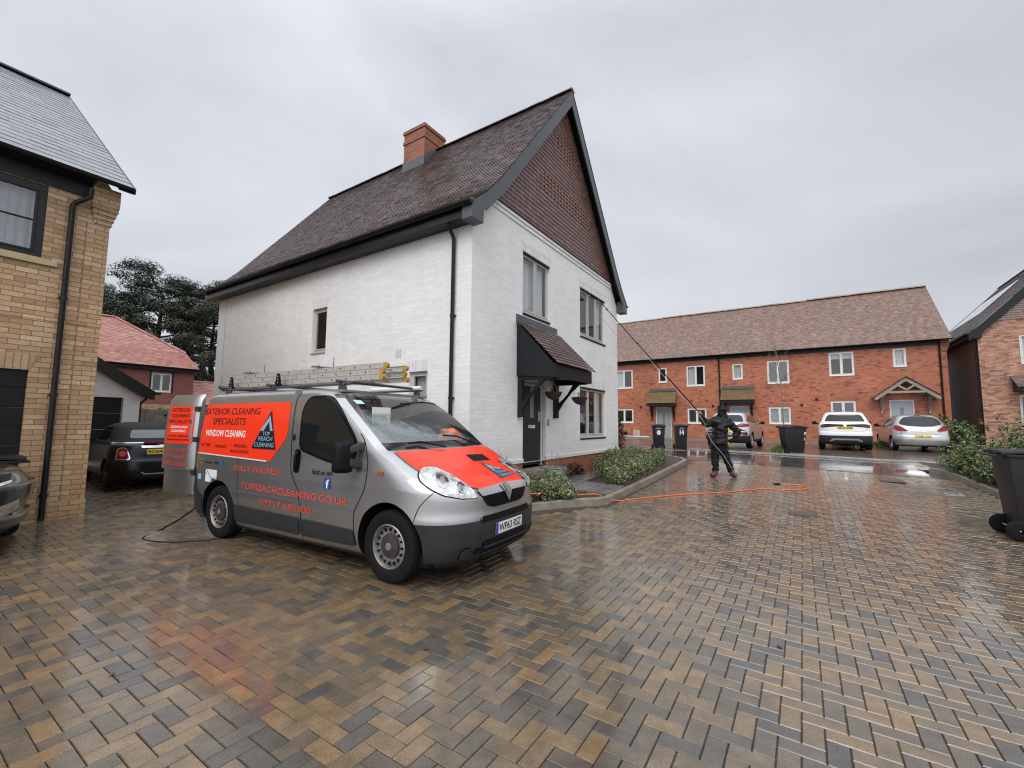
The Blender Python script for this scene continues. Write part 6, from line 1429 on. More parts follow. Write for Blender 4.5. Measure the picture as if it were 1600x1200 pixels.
b, p_ = carbase(A, sl, M_wht2, [(1.28, .33, .86), (-1.28, .33, .86)], lambda c: c.z < .36 or (c.x < -1.7 and c.z < .60))
p_.panel('rear_window', 'B', rp([(-.66, 1.155), (-.58, 1.36), (-.50, 1.44), (.50, 1.44), (.58, 1.36), (.66, 1.155)], .05, 4), M_cglass, A, eps=.004)
lb = p_.panel('light_bar', 'B', rp([(-.80, .90), (-.80, 1.02), (-.60, 1.055), (0, 1.035), (.60, 1.055), (.80, 1.02), (.80, .90), (.55, .925), (.25, .955), (-.25, .955), (-.55, .925)], .015, 2), M_blackg, A, eps=.006)
for f_ in (lambda q: q, mir): p_.panel('tail_light', 'B', rp(f_([(-.78, .925), (-.78, 1.0), (-.52, 1.0), (-.50, .96)]), .015, 2), M_redl, lb, eps=.010)
plate(p_, 'B', 0, .85, 'HK73 ZRS', M_py, A, h=.105)
p_.panel('badge', 'B', [(.055*cos(e), 1.0+.055*sin(e)) for e in [2*pi*k/18 for k in range(18)]], M_chrome, A, eps=.014)
p_.panel('skid_trim', 'B', rp([(-.56, .36), (-.42, .47), (.42, .47), (.56, .36), (.46, .36), (.36, .41), (-.36, .41), (-.46, .36)], .01, 2), M_alloy, A, eps=.012)
seam2(p_, A, 'B', cr_([(-.72, 1.13), (-.70, .9), (-.62, .78), (0, .75), (.62, .78), (.70, .9), (.72, 1.13)]))
for ax in ('L', 'R'):
    p_.panel('side_window', ax, rp([(.85, 1.09), (.45, 1.36), (.1, 1.45), (-.9, 1.45), (-1.40, 1.30), (-1.45, 1.14), (-.8, 1.09)], .05, 3), M_cglass, A, eps=.005); seam2(p_, A, ax, cr_([(.02, .4), (.02, .8), (-.04, 1.45)])); seam2(p_, A, ax, cr_([(-.8, .4), (-.9, .7), (-1.1, 1.07)]))
for (x, s_) in ((1.28, -1), (1.28, 1), (-1.28, -1), (-1.28, 1)): wheel(A, x, s_*.865, .33, .21, s_, 'alloy', .66)
for s_ in (-1, 1): mirror(A, .78, s_*.84, 1.10, s_, M_blk)
mb = MB()
for s_ in (-1, 1): mb.tube([(.2, s_*.56, 1.55), (-.2, s_*.585, 1.585), (-1.2, s_*.56, 1.565), (-1.35, s_*.55, 1.53)], .016, 6)
mb.build('roof_rails', M_alloy, A, smooth=50)
mb = MB(); mb.tube([(-1.66, 0, 1.17), (-1.74, .22, 1.19)], .01, 6); mb.tube([(-1.25, 0, 1.56), (-1.36, 0, 1.64)], .008, 5); mb.build('rear_wiper', M_blk, A)
# silver SUV behind the window cleaner
c_ = S(14.75, -2.12); hd = Vector((sin(R(34)), cos(R(34)), 0)); c_ = c_+hd*1.85
A = veh('silver_suv', 'silver sport utility car partly hidden behind the person in black', 'car', c_.x, c_.y, 38, group='cars parked in front of the brick terrace')
sl = [(.26, 2.1, .5, 2.8, -2.10, .4, 3.2, .82), (.36, 2.2, .6, 2.8, -2.2, .5, 3.2, .90), (.55, 2.25, .7, 2.8, -2.26, .5, 3.2, .925), (.74, 2.22, .7, 2.8, -2.25, .5, 3.2, .93), (.80, 2.2, .7, 2.8, -2.19, .5, 3.2, .93), (1.0, 2.05, .8, 2.8, -2.16, .5, 3.2, .92), (1.10, 1.5, .8, 3, -2.13, .5, 3.0, .89), (1.20, 1.1, .7, 3, -2.02, .5, 2.8, .83), (1.36, .8, .6, 3.4, -1.85, .45, 2.8, .76), (1.50, .4, .6, 3.6, -1.70, .45, 3, .70), (1.58, .1, .6, 3.6, -1.62, .4, 3, .64), (1.62, -.2, .6, 3.4, -1.45, .35, 3, .54), (1.645, -.5, .4, 3, -1.1, .3, 3, .36)]
b, p_ = carbase(A, sl, M_sil2, [(1.34, .36, .90), (-1.34, .36, .90)], lambda c: c.z < .40 or (c.x < -1.85 and c.z < .58), arch=.05)
p_.panel('rear_window', 'B', rp([(-.68, 1.19), (-.60, 1.42), (-.50, 1.50), (.50, 1.50), (.60, 1.42), (.68, 1.19)], .05, 4), M_cglass, A, eps=.004)
for f_ in (lambda q: q, mir): p_.panel('tail_light', 'B', rp(f_([(-.88, .98), (-.88, 1.09), (-.62, 1.12), (-.34, 1.03), (-.40, .97), (-.66, .95)]), .02, 3), M_redl, A, eps=.008); p_.panel('bumper_reflector', 'B', rp(f_([(-.80, .66), (-.80, .74), (-.56, .72), (-.60, .66)]), .01, 2), M_redl, A, eps=.008)
for f_ in (lambda q: q, mir): p_.panel('bumper_insert', 'B', rp(f_([(-.86, .60), (-.84, .78), (-.50, .92), (-.46, .88), (-.66, .62)]), .02, 2), M_plast, A, eps=.004)
plate(p_, 'B', 0, .74, 'HJ22 KXL', M_py, A)
for ax in ('L', 'R'):
    p_.panel('side_window', ax, rp([(.85, 1.14), (.45, 1.38), (.0, 1.51), (-.9, 1.52), (-1.5, 1.38), (-1.75, 1.22), (-.8, 1.15)], .05, 3), M_cglass, A, eps=.005); seam2(p_, A, ax, cr_([(.02, .4), (.02, .8), (-.04, 1.5)])); seam2(p_, A, ax, cr_([(-.85, .45), (-.95, .7), (-1.15, 1.12)]))
for (x, s_) in ((1.34, -1), (1.34, 1), (-1.34, -1), (-1.34, 1)): wheel(A, x, s_*.915, .36, .23, s_, 'alloy', .68)
for s_ in (-1, 1): mirror(A, .80, s_*.88, 1.15, s_, M_blk)
mb = MB(); mb.tube([(-1.35, 0, 1.635), (-1.45, 0, 1.70)], .014, 6); mb.build('roof_aerial', M_blk, A); A.scale = (.93, .93, .93)
# black soft top hatch beside the buff house, seen from behind
hd = UU.copy(); azc = math.degrees(math.atan2(hd.x, hd.y))+4
c_ = S(-2.08, 7.75)
A = veh('black_convertible', 'black small soft top convertible parked beyond the buff house corner', 'car', c_.x, c_.y, azc)
sl = [(.18, 1.70, .5, 2.6, -1.72, .4, 3, .74), (.28, 1.80, .6, 2.6, -1.80, .5, 3, .81), (.42, 1.84, .7, 2.6, -1.83, .5, 3, .835), (.58, 1.82, .7, 2.6, -1.82, .5, 3, .84), (.62, 1.80, .7, 2.6, -1.78, .5, 3, .84), (.78, 1.7, .8, 2.8, -1.75, .5, 3, .83), (.90, 1.3, .8, 3, -1.71, .5, 2.8, .80), (.96, .9, .7, 3, -1.62, .5, 2.8, .76), (1.02, .75, .6, 3, -1.55, .5, 2.8, .71), (1.20, .5, .6, 3.4, -1.33, .5, 2.8, .66), (1.33, .25, .6, 3.6, -1.12, .5, 2.8, .60), (1.39, .0, .6, 3.4, -.85, .4, 2.8, .50), (1.415, -.2, .4, 3, -.6, .3, 3, .32)]
M_blkp = mat('black_car_paint', (0.006, 0.006, 0.007), 0.22, spec=.4); M_fab = mat('black_soft_top', (.028, .028, .032), .75, bump=.4, bs=200)
b, p_ = carbase(A, sl, M_blkp, [(1.23, .30, .82), (-1.23, .30, .82)], lambda c: c.z > .985, lowm=M_fab)
p_.panel('rear_window', 'B', rp([(-.50, 1.06), (-.44, 1.24), (.44, 1.24), (.50, 1.06)], .05, 4), mat('hazy_rear_glass', (.10, .11, .11), .1, coat=.6), A, eps=.006)
p_.panel('chrome_strip', 'B', [(-.74, .955), (.74, .955), (.74, .972), (-.74, .972)], M_chrome, A, eps=.008); p_.panel('boot_handle', 'B', rp([(-.34, .855), (.34, .855), (.36, .90), (-.36, .90)], .01, 2), M_chrome, A, eps=.02)
bw = p_.panel('badge', 'B', rp([(-.10, .925), (-.03, .90), (.03, .90), (.10, .925), (.03, .95), (-.03, .95)], .008, 2), M_chrome, A, eps=.014)
for f_ in (lambda q: q, mir): tl = p_.panel('tail_light_ring', 'B', rp(f_([(-.75, .62), (-.72, .84), (-.66, .88), (-.58, .86), (-.52, .64), (-.56, .61)]), .03, 3), M_chrome, A, eps=.006); tr_ = p_.panel('tail_light', 'B', rp(f_([(-.73, .635), (-.70, .83), (-.66, .86), (-.59, .845), (-.54, .65), (-.57, .63)]), .03, 3), M_redl, tl, eps=.010)
for f_ in (-1, 1): c = [(f_*.64+.05*cos(e), .745+.055*sin(e)) for e in [2*pi*k/14 for k in range(14)]]; p_.panel('lamp_lens', 'B', c, mat('pink_lens', (.45, .12, .12), .2, coat=1), A, eps=.012)
plate(p_, 'B', 0, .72, 'RO64 WSE', M_py, A)
p_.panel('lower_trim', 'B', rp([(-.36, .36), (-.30, .30), (.30, .30), (.36, .36), (.33, .36), (.28, .325), (-.28, .325), (-.33, .36)], .005, 2), M_chrome, A, eps=.012)
seam2(p_, A, 'B', [(-.80, .52), (-.4, .49), (.4, .49), (.80, .52)], .012)
for ax in ('L', 'R'): p_.panel('side_window', ax, rp([(.42, 1.0), (.2, 1.27), (-.62, 1.30), (-.75, 1.0)], .05, 3), M_cglass, A, eps=.006); p_.panel('chrome_strip', ax, [(-1.5, .955), (.7, .955), (.7, .97), (-1.5, .97)], M_chrome, A, eps=.006)
for (x, s_) in ((1.23, -1), (1.23, 1), (-1.23, -1), (-1.23, 1)): wheel(A, x, s_*.825, .30, .19, s_, 'alloy', .68, rimm=M_darkal)
mb = MB()
for y in (-.3, .3):
    mb.tube([(-.95, y-.13, 1.05), (-.93, y-.11, 1.15), (-.93, y, 1.19), (-.93, y+.11, 1.15), (-.95, y+.13, 1.05)], .012, 6)
mb.build('roll_hoops', M_chrome, A); mb = MB(); mb.tube([(-1.35, -.45, .98), (-1.52, -.47, 1.42)], .004, 5); mb.build('aerial', M_blk, A)
mb = MB(); mb.box((-1.60, -.30, .945), (-1.70, .30, .985)); mb.build('high_brake_light', M_redl, A, bevel=.005); A.scale = (.92, .92, .91)
# grey SUV whose front corner enters at the left edge
azn = 46; hd = Vector((sin(R(azn)), cos(R(azn)), 0)); rt = Vector((cos(R(azn)), -sin(R(azn)), 0))
nose = Vector((-5.54, 4.60, 0)); c_ = nose-hd*1.78-rt*.74
A = veh('grey_suv', 'dark grey sport utility car, only its front corner inside the left edge', 'car', c_.x, c_.y, azn, z=0.0)
sl = [(.24, 2.0, .5, 2.8, -2.05, .4, 3.2, .82), (.34, 2.14, .6, 2.8, -2.15, .5, 3.2, .90), (.42, 2.16, .65, 2.8, -2.2, .5, 3.2, .92), (.46, 2.10, .65, 2.8, -2.22, .5, 3.2, .925), (.60, 2.17, .7, 2.8, -2.26, .5, 3.2, .93), (.76, 2.18, .7, 2.8, -2.25, .5, 3.2, .93), (.80, 2.12, .7, 2.8, -2.19, .5, 3.2, .93), (.92, 2.02, .75, 2.8, -2.16, .5, 3.2, .92), (.98, 1.75, .8, 2.8, -2.13, .5, 3.0, .91), (1.06, 1.2, .8, 3, -2.1, .5, 3, .89), (1.20, .85, .7, 3, -2.02, .5, 2.8, .83), (1.36, .6, .6, 3.4, -1.85, .45, 2.8, .76), (1.50, .3, .6, 3.6, -1.70, .45, 3, .70), (1.58, .1, .6, 3.6, -1.62, .4, 3, .64), (1.645, -.5, .4, 3, -1.1, .3, 3, .36)]
M_gry = paint('dark_grey_car_paint', (0.05, 0.05, 0.062), metal=.6, rough=.28)
b, p_ = carbase(A, sl, M_gry, [(1.30, .36, .90), (-1.34, .36, .90)], lambda c: c.z < .33, arch=.06)
d1 = (-.62, .78, 0)
p_.panel('headlight', 'R', rp([(1.72, .86), (1.68, .78), (2.02, .80), (2.02, .90)], .02, 2), M_blackg, A, eps=.006); p_.panel('running_light', 'R', rp([(1.60, .755), (1.62, .725), (1.85, .745), (2.03, .80), (2.03, .83), (1.85, .785)], .008, 2), M_whl, A, eps=.010)
p_.panel('grille_edge', 'R', rp([(1.93, .45), (1.93, .56), (2.10, .62), (2.10, .48)], .01, 2), M_chrome, A, eps=.006); seam2(p_, A, 'R', [(1.0, .91), (1.4, .925), (1.7, .93), (1.95, .935)], .012); seam2(p_, A, 'R', [(1.72, .40), (1.9, .43), (2.06, .46)], .03, M_blk)
for (x, s_) in ((1.30, -1), (1.30, 1), (-1.34, -1), (-1.34, 1)): wheel(A, x, s_*.915, .36, .23, s_, 'alloy', .68)
for ax in ('L', 'R'): p_.panel('side_window', ax, rp([(.65, 1.12), (.25, 1.38), (-.1, 1.51), (-.9, 1.52), (-1.5, 1.38), (-1.75, 1.22), (-.8, 1.15)], .05, 3), M_cglass, A, eps=.005)
# ------------------------------------------------------------------ wheelie bins
M_bin = mat('black_bin_plastic', (.010, .010, .012), .45, var=.2, vs=4, spec=.35)
def bin_(label, x, y, az, w_, d, h, wr=.10, group='wheelie bins put out by the road', num=None, sc=1):
    t = veh('wheelie_bin', label, 'wheelie bin', x, y, az, group=group)          # local +x = front (away from wheels)
    mb = MB(); zb, zt = .05, h-.08; kx, ky = .80, .80
    a = [(-d/2*kx, -w_/2*ky, zb), (d/2*kx-.03, -w_/2*ky, zb), (d/2*kx-.03, w_/2*ky, zb), (-d/2*kx, w_/2*ky, zb)]; b = [(-d/2, -w_/2, zt), (d/2, -w_/2, zt), (d/2, w_/2, zt), (-d/2, w_/2, zt)]
    mb.hexa(a+b); o = mb.build('body', M_bin, t, bevel=.025, smooth=40)
    mb = MB(); mb.box((-d/2-.02, -w_/2-.025, zt-.035), (d/2+.03, w_/2+.025, zt+.005)); mb.build('rim', M_bin, t, bevel=.01, smooth=40)
    mb = MB(); n = 8; L0, L1 = -d/2-.06, d/2+.05; vs = []
    for k in range(n+1):
        x_ = L0+(L1-L0)*k/n; zz = zt+.012+.055*sin(pi*min(1, (k+1.2)/(n+1)))**.6
        for yy, dz in ((-w_/2-.03, -.02), (-w_/2+.02, .0), (0, .012), (w_/2-.02, .0), (w_/2+.03, -.02)): vs.append((x_, yy, zz+dz))
    vs += [(p[0], p[1], p[2]-.022) for p in vs]; m5 = 5*(n+1); fs = []
    for k in range(n):
        for j in range(4): i = k*5+j; fs.append([i, i+1, i+6, i+5]); fs.append([m5+i, m5+i+5, m5+i+6, m5+i+1])
    for k in range(n): fs.append([k*5, (k+1)*5, m5+(k+1)*5, m5+k*5]); fs.append([k*5+4, m5+k*5+4, m5+(k+1)*5+4, (k+1)*5+4])
    fs.append([0, m5, m5+1, m5+2, m5+3, m5+4, 4, 3, 2, 1]); e = n*5; fs.append([e, e+1, e+2, e+3, e+4, m5+e+4, m5+e+3, m5+e+2, m5+e+1, m5+e])
    mb.add(vs, fs); mb.build('lid', M_bin, t, smooth=35)
    mb = MB(); mb.tube([(-d/2-.09, -w_/2+.03, zt-.02), (-d/2-.09, w_/2-.03, zt-.02)], .016, 8)
    for yy in (-w_/2+.05, w_/2-.05): mb.box((-d/2-.09, yy-.015, zt-.035), (-d/2, yy+.015, zt-.005))
    mb.build('handle', M_bin, t, smooth=50)
    for s_ in (-1, 1):
        mb = MB(); yy = s_*(w_/2*ky+.035); mb.lathe([(.03, yy-.025), (wr-.02, yy-.028), (wr, yy-.018), (wr, yy+.018), (wr-.02, yy+.028), (.03, yy+.02), (.001, yy+.02)], (-d/2*kx-.02, 0, wr), 'y', 24); mb.build('wheel', M_tyre, t, smooth=35)
    mb = MB(); mb.tube([(-d/2*kx-.02, -w_/2*ky-.04, wr), (-d/2*kx-.02, w_/2*ky+.04, wr)], .012, 8); mb.build('axle', M_greyp, t)
    pj_ = Proj(o.data)
    if num == '14':
        pj_.text('number', '14', 'F', -.06, .60, .16, .20, M_whitep, t, eps=.004, bold=.04); pj_.text('number', 'CLEAN', 'F', -.06, .84, .15, .035, M_whitep, t, eps=.004, bold=.02)
    if num == 'dot':
        pj_.panel('sticker', 'F', [(.075*cos(e), .68+.095*sin(e)) for e in [2*pi*k/16 for k in range(16)]], M_whitep, t, eps=.004); pj_.text('number', 'REFUSE', 'F', -.11, .83, .20, .035, M_whitep, t, eps=.004, bold=.02)
    if num == 'lab':
        pj_.panel('sticker', 'R', rp([(d/2*.75, .70), (d/2*.92, .70), (d/2*.92, .80), (d/2*.75, .80)], .01), M_whitep, t, eps=.004); pj_.panel('sticker', 'R', rp([(d/2*.72, .50), (d/2*.88, .50), (d/2*.88, .60), (d/2*.72, .60)], .01), mat('yellowish_label', (.45, .42, .25), .5), t, eps=.004)
    return t
bin_('slim black wheelie bin with a round white sticker in front of the green door', 5.86, 17.65, 195, .48, .55, 1.02, num='dot')
bin_('slim black wheelie bin numbered fourteen in white', 6.78, 17.75, 193, .48, .55, 1.02, num='14')
bin_('wide black wheelie bin left of the white crossover', 10.45, 16.45, 100, .60, .74, 1.06, num='lab')
bin_('large black wheelie bin close to the camera at the right edge', 7.08, 5.93, 122, .62, .80, 1.20, wr=.135, group=None)
bin_('black wheelie bin against the buff brick wall beside the garage door', S(-4.78, 4.15).x, S(-4.78, 4.15).y, 213, .55, .6, 1.02, group=None)

# ------------------------------------------------------------------ hoses
def gp_(x, y, h=.012): return Vector((x, y, gz(x, y)+h))
def smooth3(pts, n=8):
    out = []; m_ = len(pts); pts = [Vector(p) for p in pts]
    for i in range(m_-1):
        p0, p1, p2, p3 = [pts[max(0, min(m_-1, i+d))] for d in (-1, 0, 1, 2)]
        for k in range(n):
            t = k/n; out.append(.5*((2*p1)+(-p0+p2)*t+(2*p0-5*p1+4*p2-p3)*t*t+(-p0+3*p1-3*p2+p3)*t**3))
    out.append(pts[-1]); return out
def hose(name, label, pts, r, m_, cat='hose'):
    mb = MB(); mb.tube(smooth3(pts), r, 8); o = mb.build(name, m_, smooth=60); tag(o, label, cat)
    # move the origin to the first point
    p = Vector(pts[0]); o.data.transform(Matrix.Translation(-p)); o.location = p; return o
M_oh = mat('orange_hose', (.72, .14, .035), .35)
HO = [(-.1, 6.9, .45), (.35, 7.35, .36), (.65, 7.75, .30), (.95, 7.95, .24), (1.25, 8.05, .22), (1.55, 8.10, .215)]
HP = [Vector((x, y, gz(x, y)+h-.07)) for x, y, h in HO]+[gp_(1.75, 8.18, .06), gp_(1.98, 8.22), gp_(2.45, 8.45), gp_(3.3, 8.80), gp_(4.4, 9.12), gp_(5.3, 9.50), gp_(5.68, 9.45), gp_(6.15, 9.48), gp_(6.42, 9.67), gp_(6.47, 9.93), gp_(6.28, 10.03), gp_(6.05, 10.08)]
hose('orange_hose', 'bright orange hose running from the shrubs across the block paving', HP, .011, M_oh)
p = gp_(6.0, 10.09, .015); mb = MB((p.x, p.y, p.z)); mb.cyl((6.07, 10.07, p.z), (5.93, 10.11, p.z), .018, n=10); o = mb.build('hose_connector', M_blk, smooth=50); o.location = p; tag(o, 'black connector on the free end of the orange hose', 'connector')
hose('black_hose', 'black hose looping on the paving behind the rear wheel of the van', [vworld(-3.70, -.70, .45), vworld(-3.95, -.85, .20), vworld(-4.02, -1.12, .03), (vworld(-3.75, -1.42, .015)), vworld(-3.35, -1.38, .015), vworld(-3.05, -1.15, .015), vworld(-2.8, -.8, .015)], .011, M_blk)
hose('yellow_hose_reel', 'yellow coiled hose lying by the terrace wall', [gp_(11.0, 24.4, .13), gp_(11.3, 24.3, .22), gp_(11.7, 24.1, .25), gp_(12.0, 23.9, .20), gp_(11.7, 23.9, .14), gp_(11.2, 24.15, .13)], .07, mat('yellow_hose', (.62, .60, .08), .5), 'hose')
hose('white_pipe', 'pale pipe lying along the foot of the terrace wall', [S(24.3, 5.9, .70), S(24.3, 4.9, .68), S(24.3, 4.0, .69)], .03, M_whitep, 'pipe')

# ------------------------------------------------------------------ person
PX, PY = 5.27, 11.05; PZ = gz(PX, PY)
PR = thing('person', 'person in black waterproof jacket and hat seen from behind raising a window cleaning pole', 'person', (PX, PY, PZ))
def skinmesh(name, chains, m_, parent, sub=2, root=0, amp=0):
    """chains: lists of (x,y,z,r); a vertex repeated exactly joins chains"""
    idx = {}; vs = []; es = []; rs = []
    for ch in chains:
        prev = None
        for (x, y, z, r) in ch:
            k = (round(x, 4), round(y, 4), round(z, 4))
            if k not in idx: idx[k] = len(vs); vs.append((x, y, z)); rs.append(r)
            if prev is not None and prev != idx[k]: es.append((prev, idx[k]))
            prev = idx[k]
    me = bpy.data.meshes.new(name); me.from_pydata(vs, es, []); o = bpy.data.objects.new(name, me); COL.objects.link(o)
    sk = o.modifiers.new('s', 'SKIN'); sk.use_smooth_shade = True
    for i, r in enumerate(rs):
        r = r if isinstance(r, tuple) else (r, r); me.skin_vertices[0].data[i].radius = r
    me.skin_vertices[0].data[root].use_root = True
    sb = o.modifiers.new('u', 'SUBSURF'); sb.levels = sub; sb.render_levels = sub
    r_ = evalmesh(o); bpy.data.objects.remove(o)
    if amp:
        from mathutils import noise
        r_.update()
        for v_ in r_.vertices: c_ = v_.co; q_ = amp*(noise.noise(Vector((c_.x*9, c_.y*9, c_.z*13)))+.6*abs(noise.noise(Vector((c_.x*5+3, c_.y*5, c_.z*26))))-.15); v_.co = c_+v_.normal*q_
    r_.materials.clear(); r_.materials.append(m_); r_.polygons.foreach_set('use_smooth', [True]*len(r_.polygons))
    q = bpy.data.objects.new(name, r_); COL.objects.link(q); q.parent = parent; return q
M_skin = mat('skin', (.50, .27, .19), .5); M_jk = mat('black_waterproof', (.006, .006, .007), .5, bump=.9, bs=14, spec=.3); M_tr = mat('black_trousers', (.007, .0075, .009), .6, bump=.9, bs=12, spec=.25); M_bt = mat('brown_boots', (.060, .022, .017), .45, var=.3)
# joints (local, metres)
hip = (-.13, 0, .86); che = (-.04, 0, 1.28); nek = (.02, .0, 1.46)
LS = (-.22, .0, 1.36); LE = (-.44, -.06, 1.28); LH = (-.545, -.06, 1.53)
RS_ = (.16, 0, 1.37); RE = (.335, -.12, 1.08); RH = (.13, -.02, .96)
body = [[(-.10, 0, .84, (.08, .07)), (-.09, 0, 1.0, (.09, .07)), (-.06, 0, 1.22, (.12, .08)), (-.03, 0, 1.40, (.10, .08)), (.0, .0, 1.50, .05), (.01, .0, 1.60, (.072, .085)), (.01, .0, 1.68, (.065, .08))],
        [(-.03, 0, 1.40, (.10, .08)), (-.20, 0, 1.38, .055), (-.44, -.05, 1.28, .04), (-.545, -.06, 1.51, .026), (-.56, -.06, 1.57, .03)],
        [(-.03, 0, 1.40, (.10, .08)), (.15, 0, 1.38, .055), (.33, -.10, 1.09, .04), (.17, -.10, .97, .026), (.12, -.10, .95, .03)],
        [(-.10, 0, .84, (.08, .07)), (-.20, 0, .74, .06), (-.215, -.02, .42, .035), (-.22, 0, .10, .025), (-.28, -.02, .05, .018)],
        [(-.10, 0, .84, (.08, .07)), (-.01, 0, .74, .06), (.11, -.02, .42, .035), (.20, 0, .10, .025), (.215, -.08, .05, .018)]]
for k in range(4):                                                    # fingers of the raised hand closed on the pole
    z = 1.56+.018*k; body.append([(-.56, -.06, 1.57, .03), (-.575, -.075, z, .010), (-.60, -.095, z+.006, .009), (-.618, -.078, z+.008, .008), (-.61, -.055, z+.004, .0075)])
body.append([(-.56, -.06, 1.57, .03), (-.565, -.045, 1.60, .011), (-.59, -.035, 1.625, .009)])
for k in range(4): z = .935+.012*k; body.append([(.12, -.10, .95, .03), (.095, -.115, z, .009), (.065, -.12, z-.004, .008)])
body.append([(.12, -.10, .95, .03), (.11, -.085, .98, .010), (.09, -.075, .995, .008)])
skinmesh('body', body, M_skin, PR, 1)
jk = [[(-.105, 0, .76, (.30, .21)), (-.10, 0, .90, (.265, .19)), (-.08, 0, 1.04, (.215, .165)), (-.06, 0, 1.22, (.25, .175)), (-.03, 0, 1.37, (.165, .13)), (.0, 0, 1.49, (.07, .075)), (.01, .0, 1.58, (.098, .115)), (.01, 0, 1.68, (.095, .11)), (.01, 0, 1.74, (.06, .075))],
      [(-.03, 0, 1.37, (.165, .13)), (-.20, -.005, 1.375, .115), (-.34, -.03, 1.32, .102), (-.44, -.05, 1.285, .094), (-.50, -.055, 1.40, .078), (-.538, -.06, 1.49, .056)],
      [(-.03, 0, 1.37, (.165, .13)), (.15, 0, 1.375, .108), (.26, -.06, 1.24, .106), (.345, -.10, 1.09, .098), (.27, -.10, 1.01, .082), (.19, -.10, .975, .058)]]
skinmesh('jacket', jk, M_jk, PR, 3, amp=.045)
mb = MB(); mb.lathe([(.001, 1.735), (.10, 1.73), (.108, 1.70), (.112, 1.665), (.155, 1.645), (.157, 1.638), (.105, 1.652), (.10, 1.66)], (.01, -.0, .03), 'z', 24); mb.build('hat', M_jk, PR, smooth=50)
mb = MB(); mb.lathe([(.001, .05), (.03, .035), (.035, .0), (.02, -.03)], (.0, 0, 1.79), 'z', 12); mb.build('bobble', M_jk, PR, smooth=50)
tr = [[(-.105, 0, .95, (.19, .15)), (-.105, 0, .80, (.20, .16)), (-.18, -.0, .66, .125), (-.20, -.01, .42, .092), (-.205, .0, .20, .080), (-.21, 0, .10, .074)], [(-.105, 0, .80, (.20, .16)), (-.01, 0, .66, .125), (.09, -.01, .42, .092), (.17, 0, .20, .080), (.20, 0, .10, .073)]]
skinmesh('trousers', tr, M_tr, PR, 3, amp=.035)
for nm, ch in (('boot', [[(-.21, .0, .18, .072), (-.215, 0, .065, .078), (-.28, -.02, .055, .070), (-.355, -.035, .045, .052)]]), ('boot', [[(.20, 0, .18, .070), (.205, -.01, .065, .076), (.225, -.07, .055, .068), (.245, -.14, .045, .052)]])): skinmesh(nm, ch, M_bt, PR, 2)
mb = MB(); mb.tube(smooth3([(-.26, -.11, 1.06), (-.1, -.155, 1.03), (.06, -.145, 1.06)], 5), .016, 6); mb.build('belt', M_jk, PR, smooth=50)
mb = MB(); mb.box((.0, -.150, .84), (.08, -.155, .855)); mb.build('jacket_logo', M_whitep, PR)
for pts in ([(-.19, -.085, 1.40), (-.10, -.125, 1.45), (-.02, -.13, 1.455)], [(.20, -.07, 1.37), (.13, -.115, 1.44), (.08, -.13, 1.455)]): mb = MB(); mb.tube(smooth3(pts, 5), .006, 5); mb.build('reflective_piping', mat('grey_piping', (.12, .12, .125), .4), PR)
# the pole, its hose
Hd = Vector((PX-.600, PY-.075, PZ+1.585)); Tp = S(5.02, -.16, 4.93)
dirp = (Tp-Hd).normalized(); P0 = Hd-dirp*.35
t = thing('cleaning_pole', 'long black telescopic window cleaning pole reaching up to the upstairs window', 'pole', P0)
L_ = (Tp-P0).length; rel = lambda a: (dirp*a)
segs = [(0, 1.45, .015), (1.40, 2.7, .0125), (2.65, 3.9, .0105), (3.85, L_-.02, .0085)]
for (a, b, r_) in segs: mb = MB(); mb.tube([rel(a), rel(b)], r_, 10); mb.build('pole_section', M_blk, t, smooth=50)
for a in (1.42, 2.67, 3.87): mb = MB(); mb.cyl(rel(a-.03), rel(a+.03), .020, n=10); mb.build('clamp', M_blk, t)
e = Tp-P0; mb = MB(); mb.tube([e, e+Vector((-.02, .03, -.10))], .012, 8); mb.hexa([e+VV*a+UU*b+Vector((0, 0, z)) for z in (-.05, -.01) for (a, b) in ((-.18, .0), (.18, .0), (.18, .05), (-.18, .05))]); mb.build('brush_head', M_blk, t, bevel=.004)
mb = MB(); mb.hexa([e+VV*a+UU*b+Vector((0, 0, z)) for z in (-.045, -.015) for (a, b) in ((-.17, .05), (.17, .05), (.17, .085), (-.17, .085))]); mb.build('bristles', M_greyp, t)
hose('pole_hose', 'thin grey hose hanging from the cleaning pole behind the legs of the person', [Hd+dirp*2.4+Vector((0, 0, -.03)), Hd+dirp*1.2+Vector((-.02, -.02, -.07)), Hd+Vector((-.0, -.04, -.10)), (PX-.46, PY-.14, PZ+1.15), (PX-.36, PY-.20, PZ+.88), (PX-.10, PY-.22, PZ+.55), (PX+.10, PY-.2, PZ+.24), (PX+.27, PY-.16, PZ+.03), (PX+.7, PY-.1, PZ+.015)], .0065, mat('grey_hose', (.33, .32, .31), .5))
hose('thin_hose', 'thin hose hanging free from the top of the cleaning pole near the window', [Tp+Vector((-.03, -.03, -.1)), Tp+(Hd-Tp)*.10+Vector((-.12, 0, -.22)), Tp+(Hd-Tp)*.24+Vector((-.05, -.03, -.36)), Tp+(Hd-Tp)*.42+Vector((0, -.02, -.30)), Tp+(Hd-Tp)*.56+Vector((0, 0, -.02))], .0055, M_greyp)

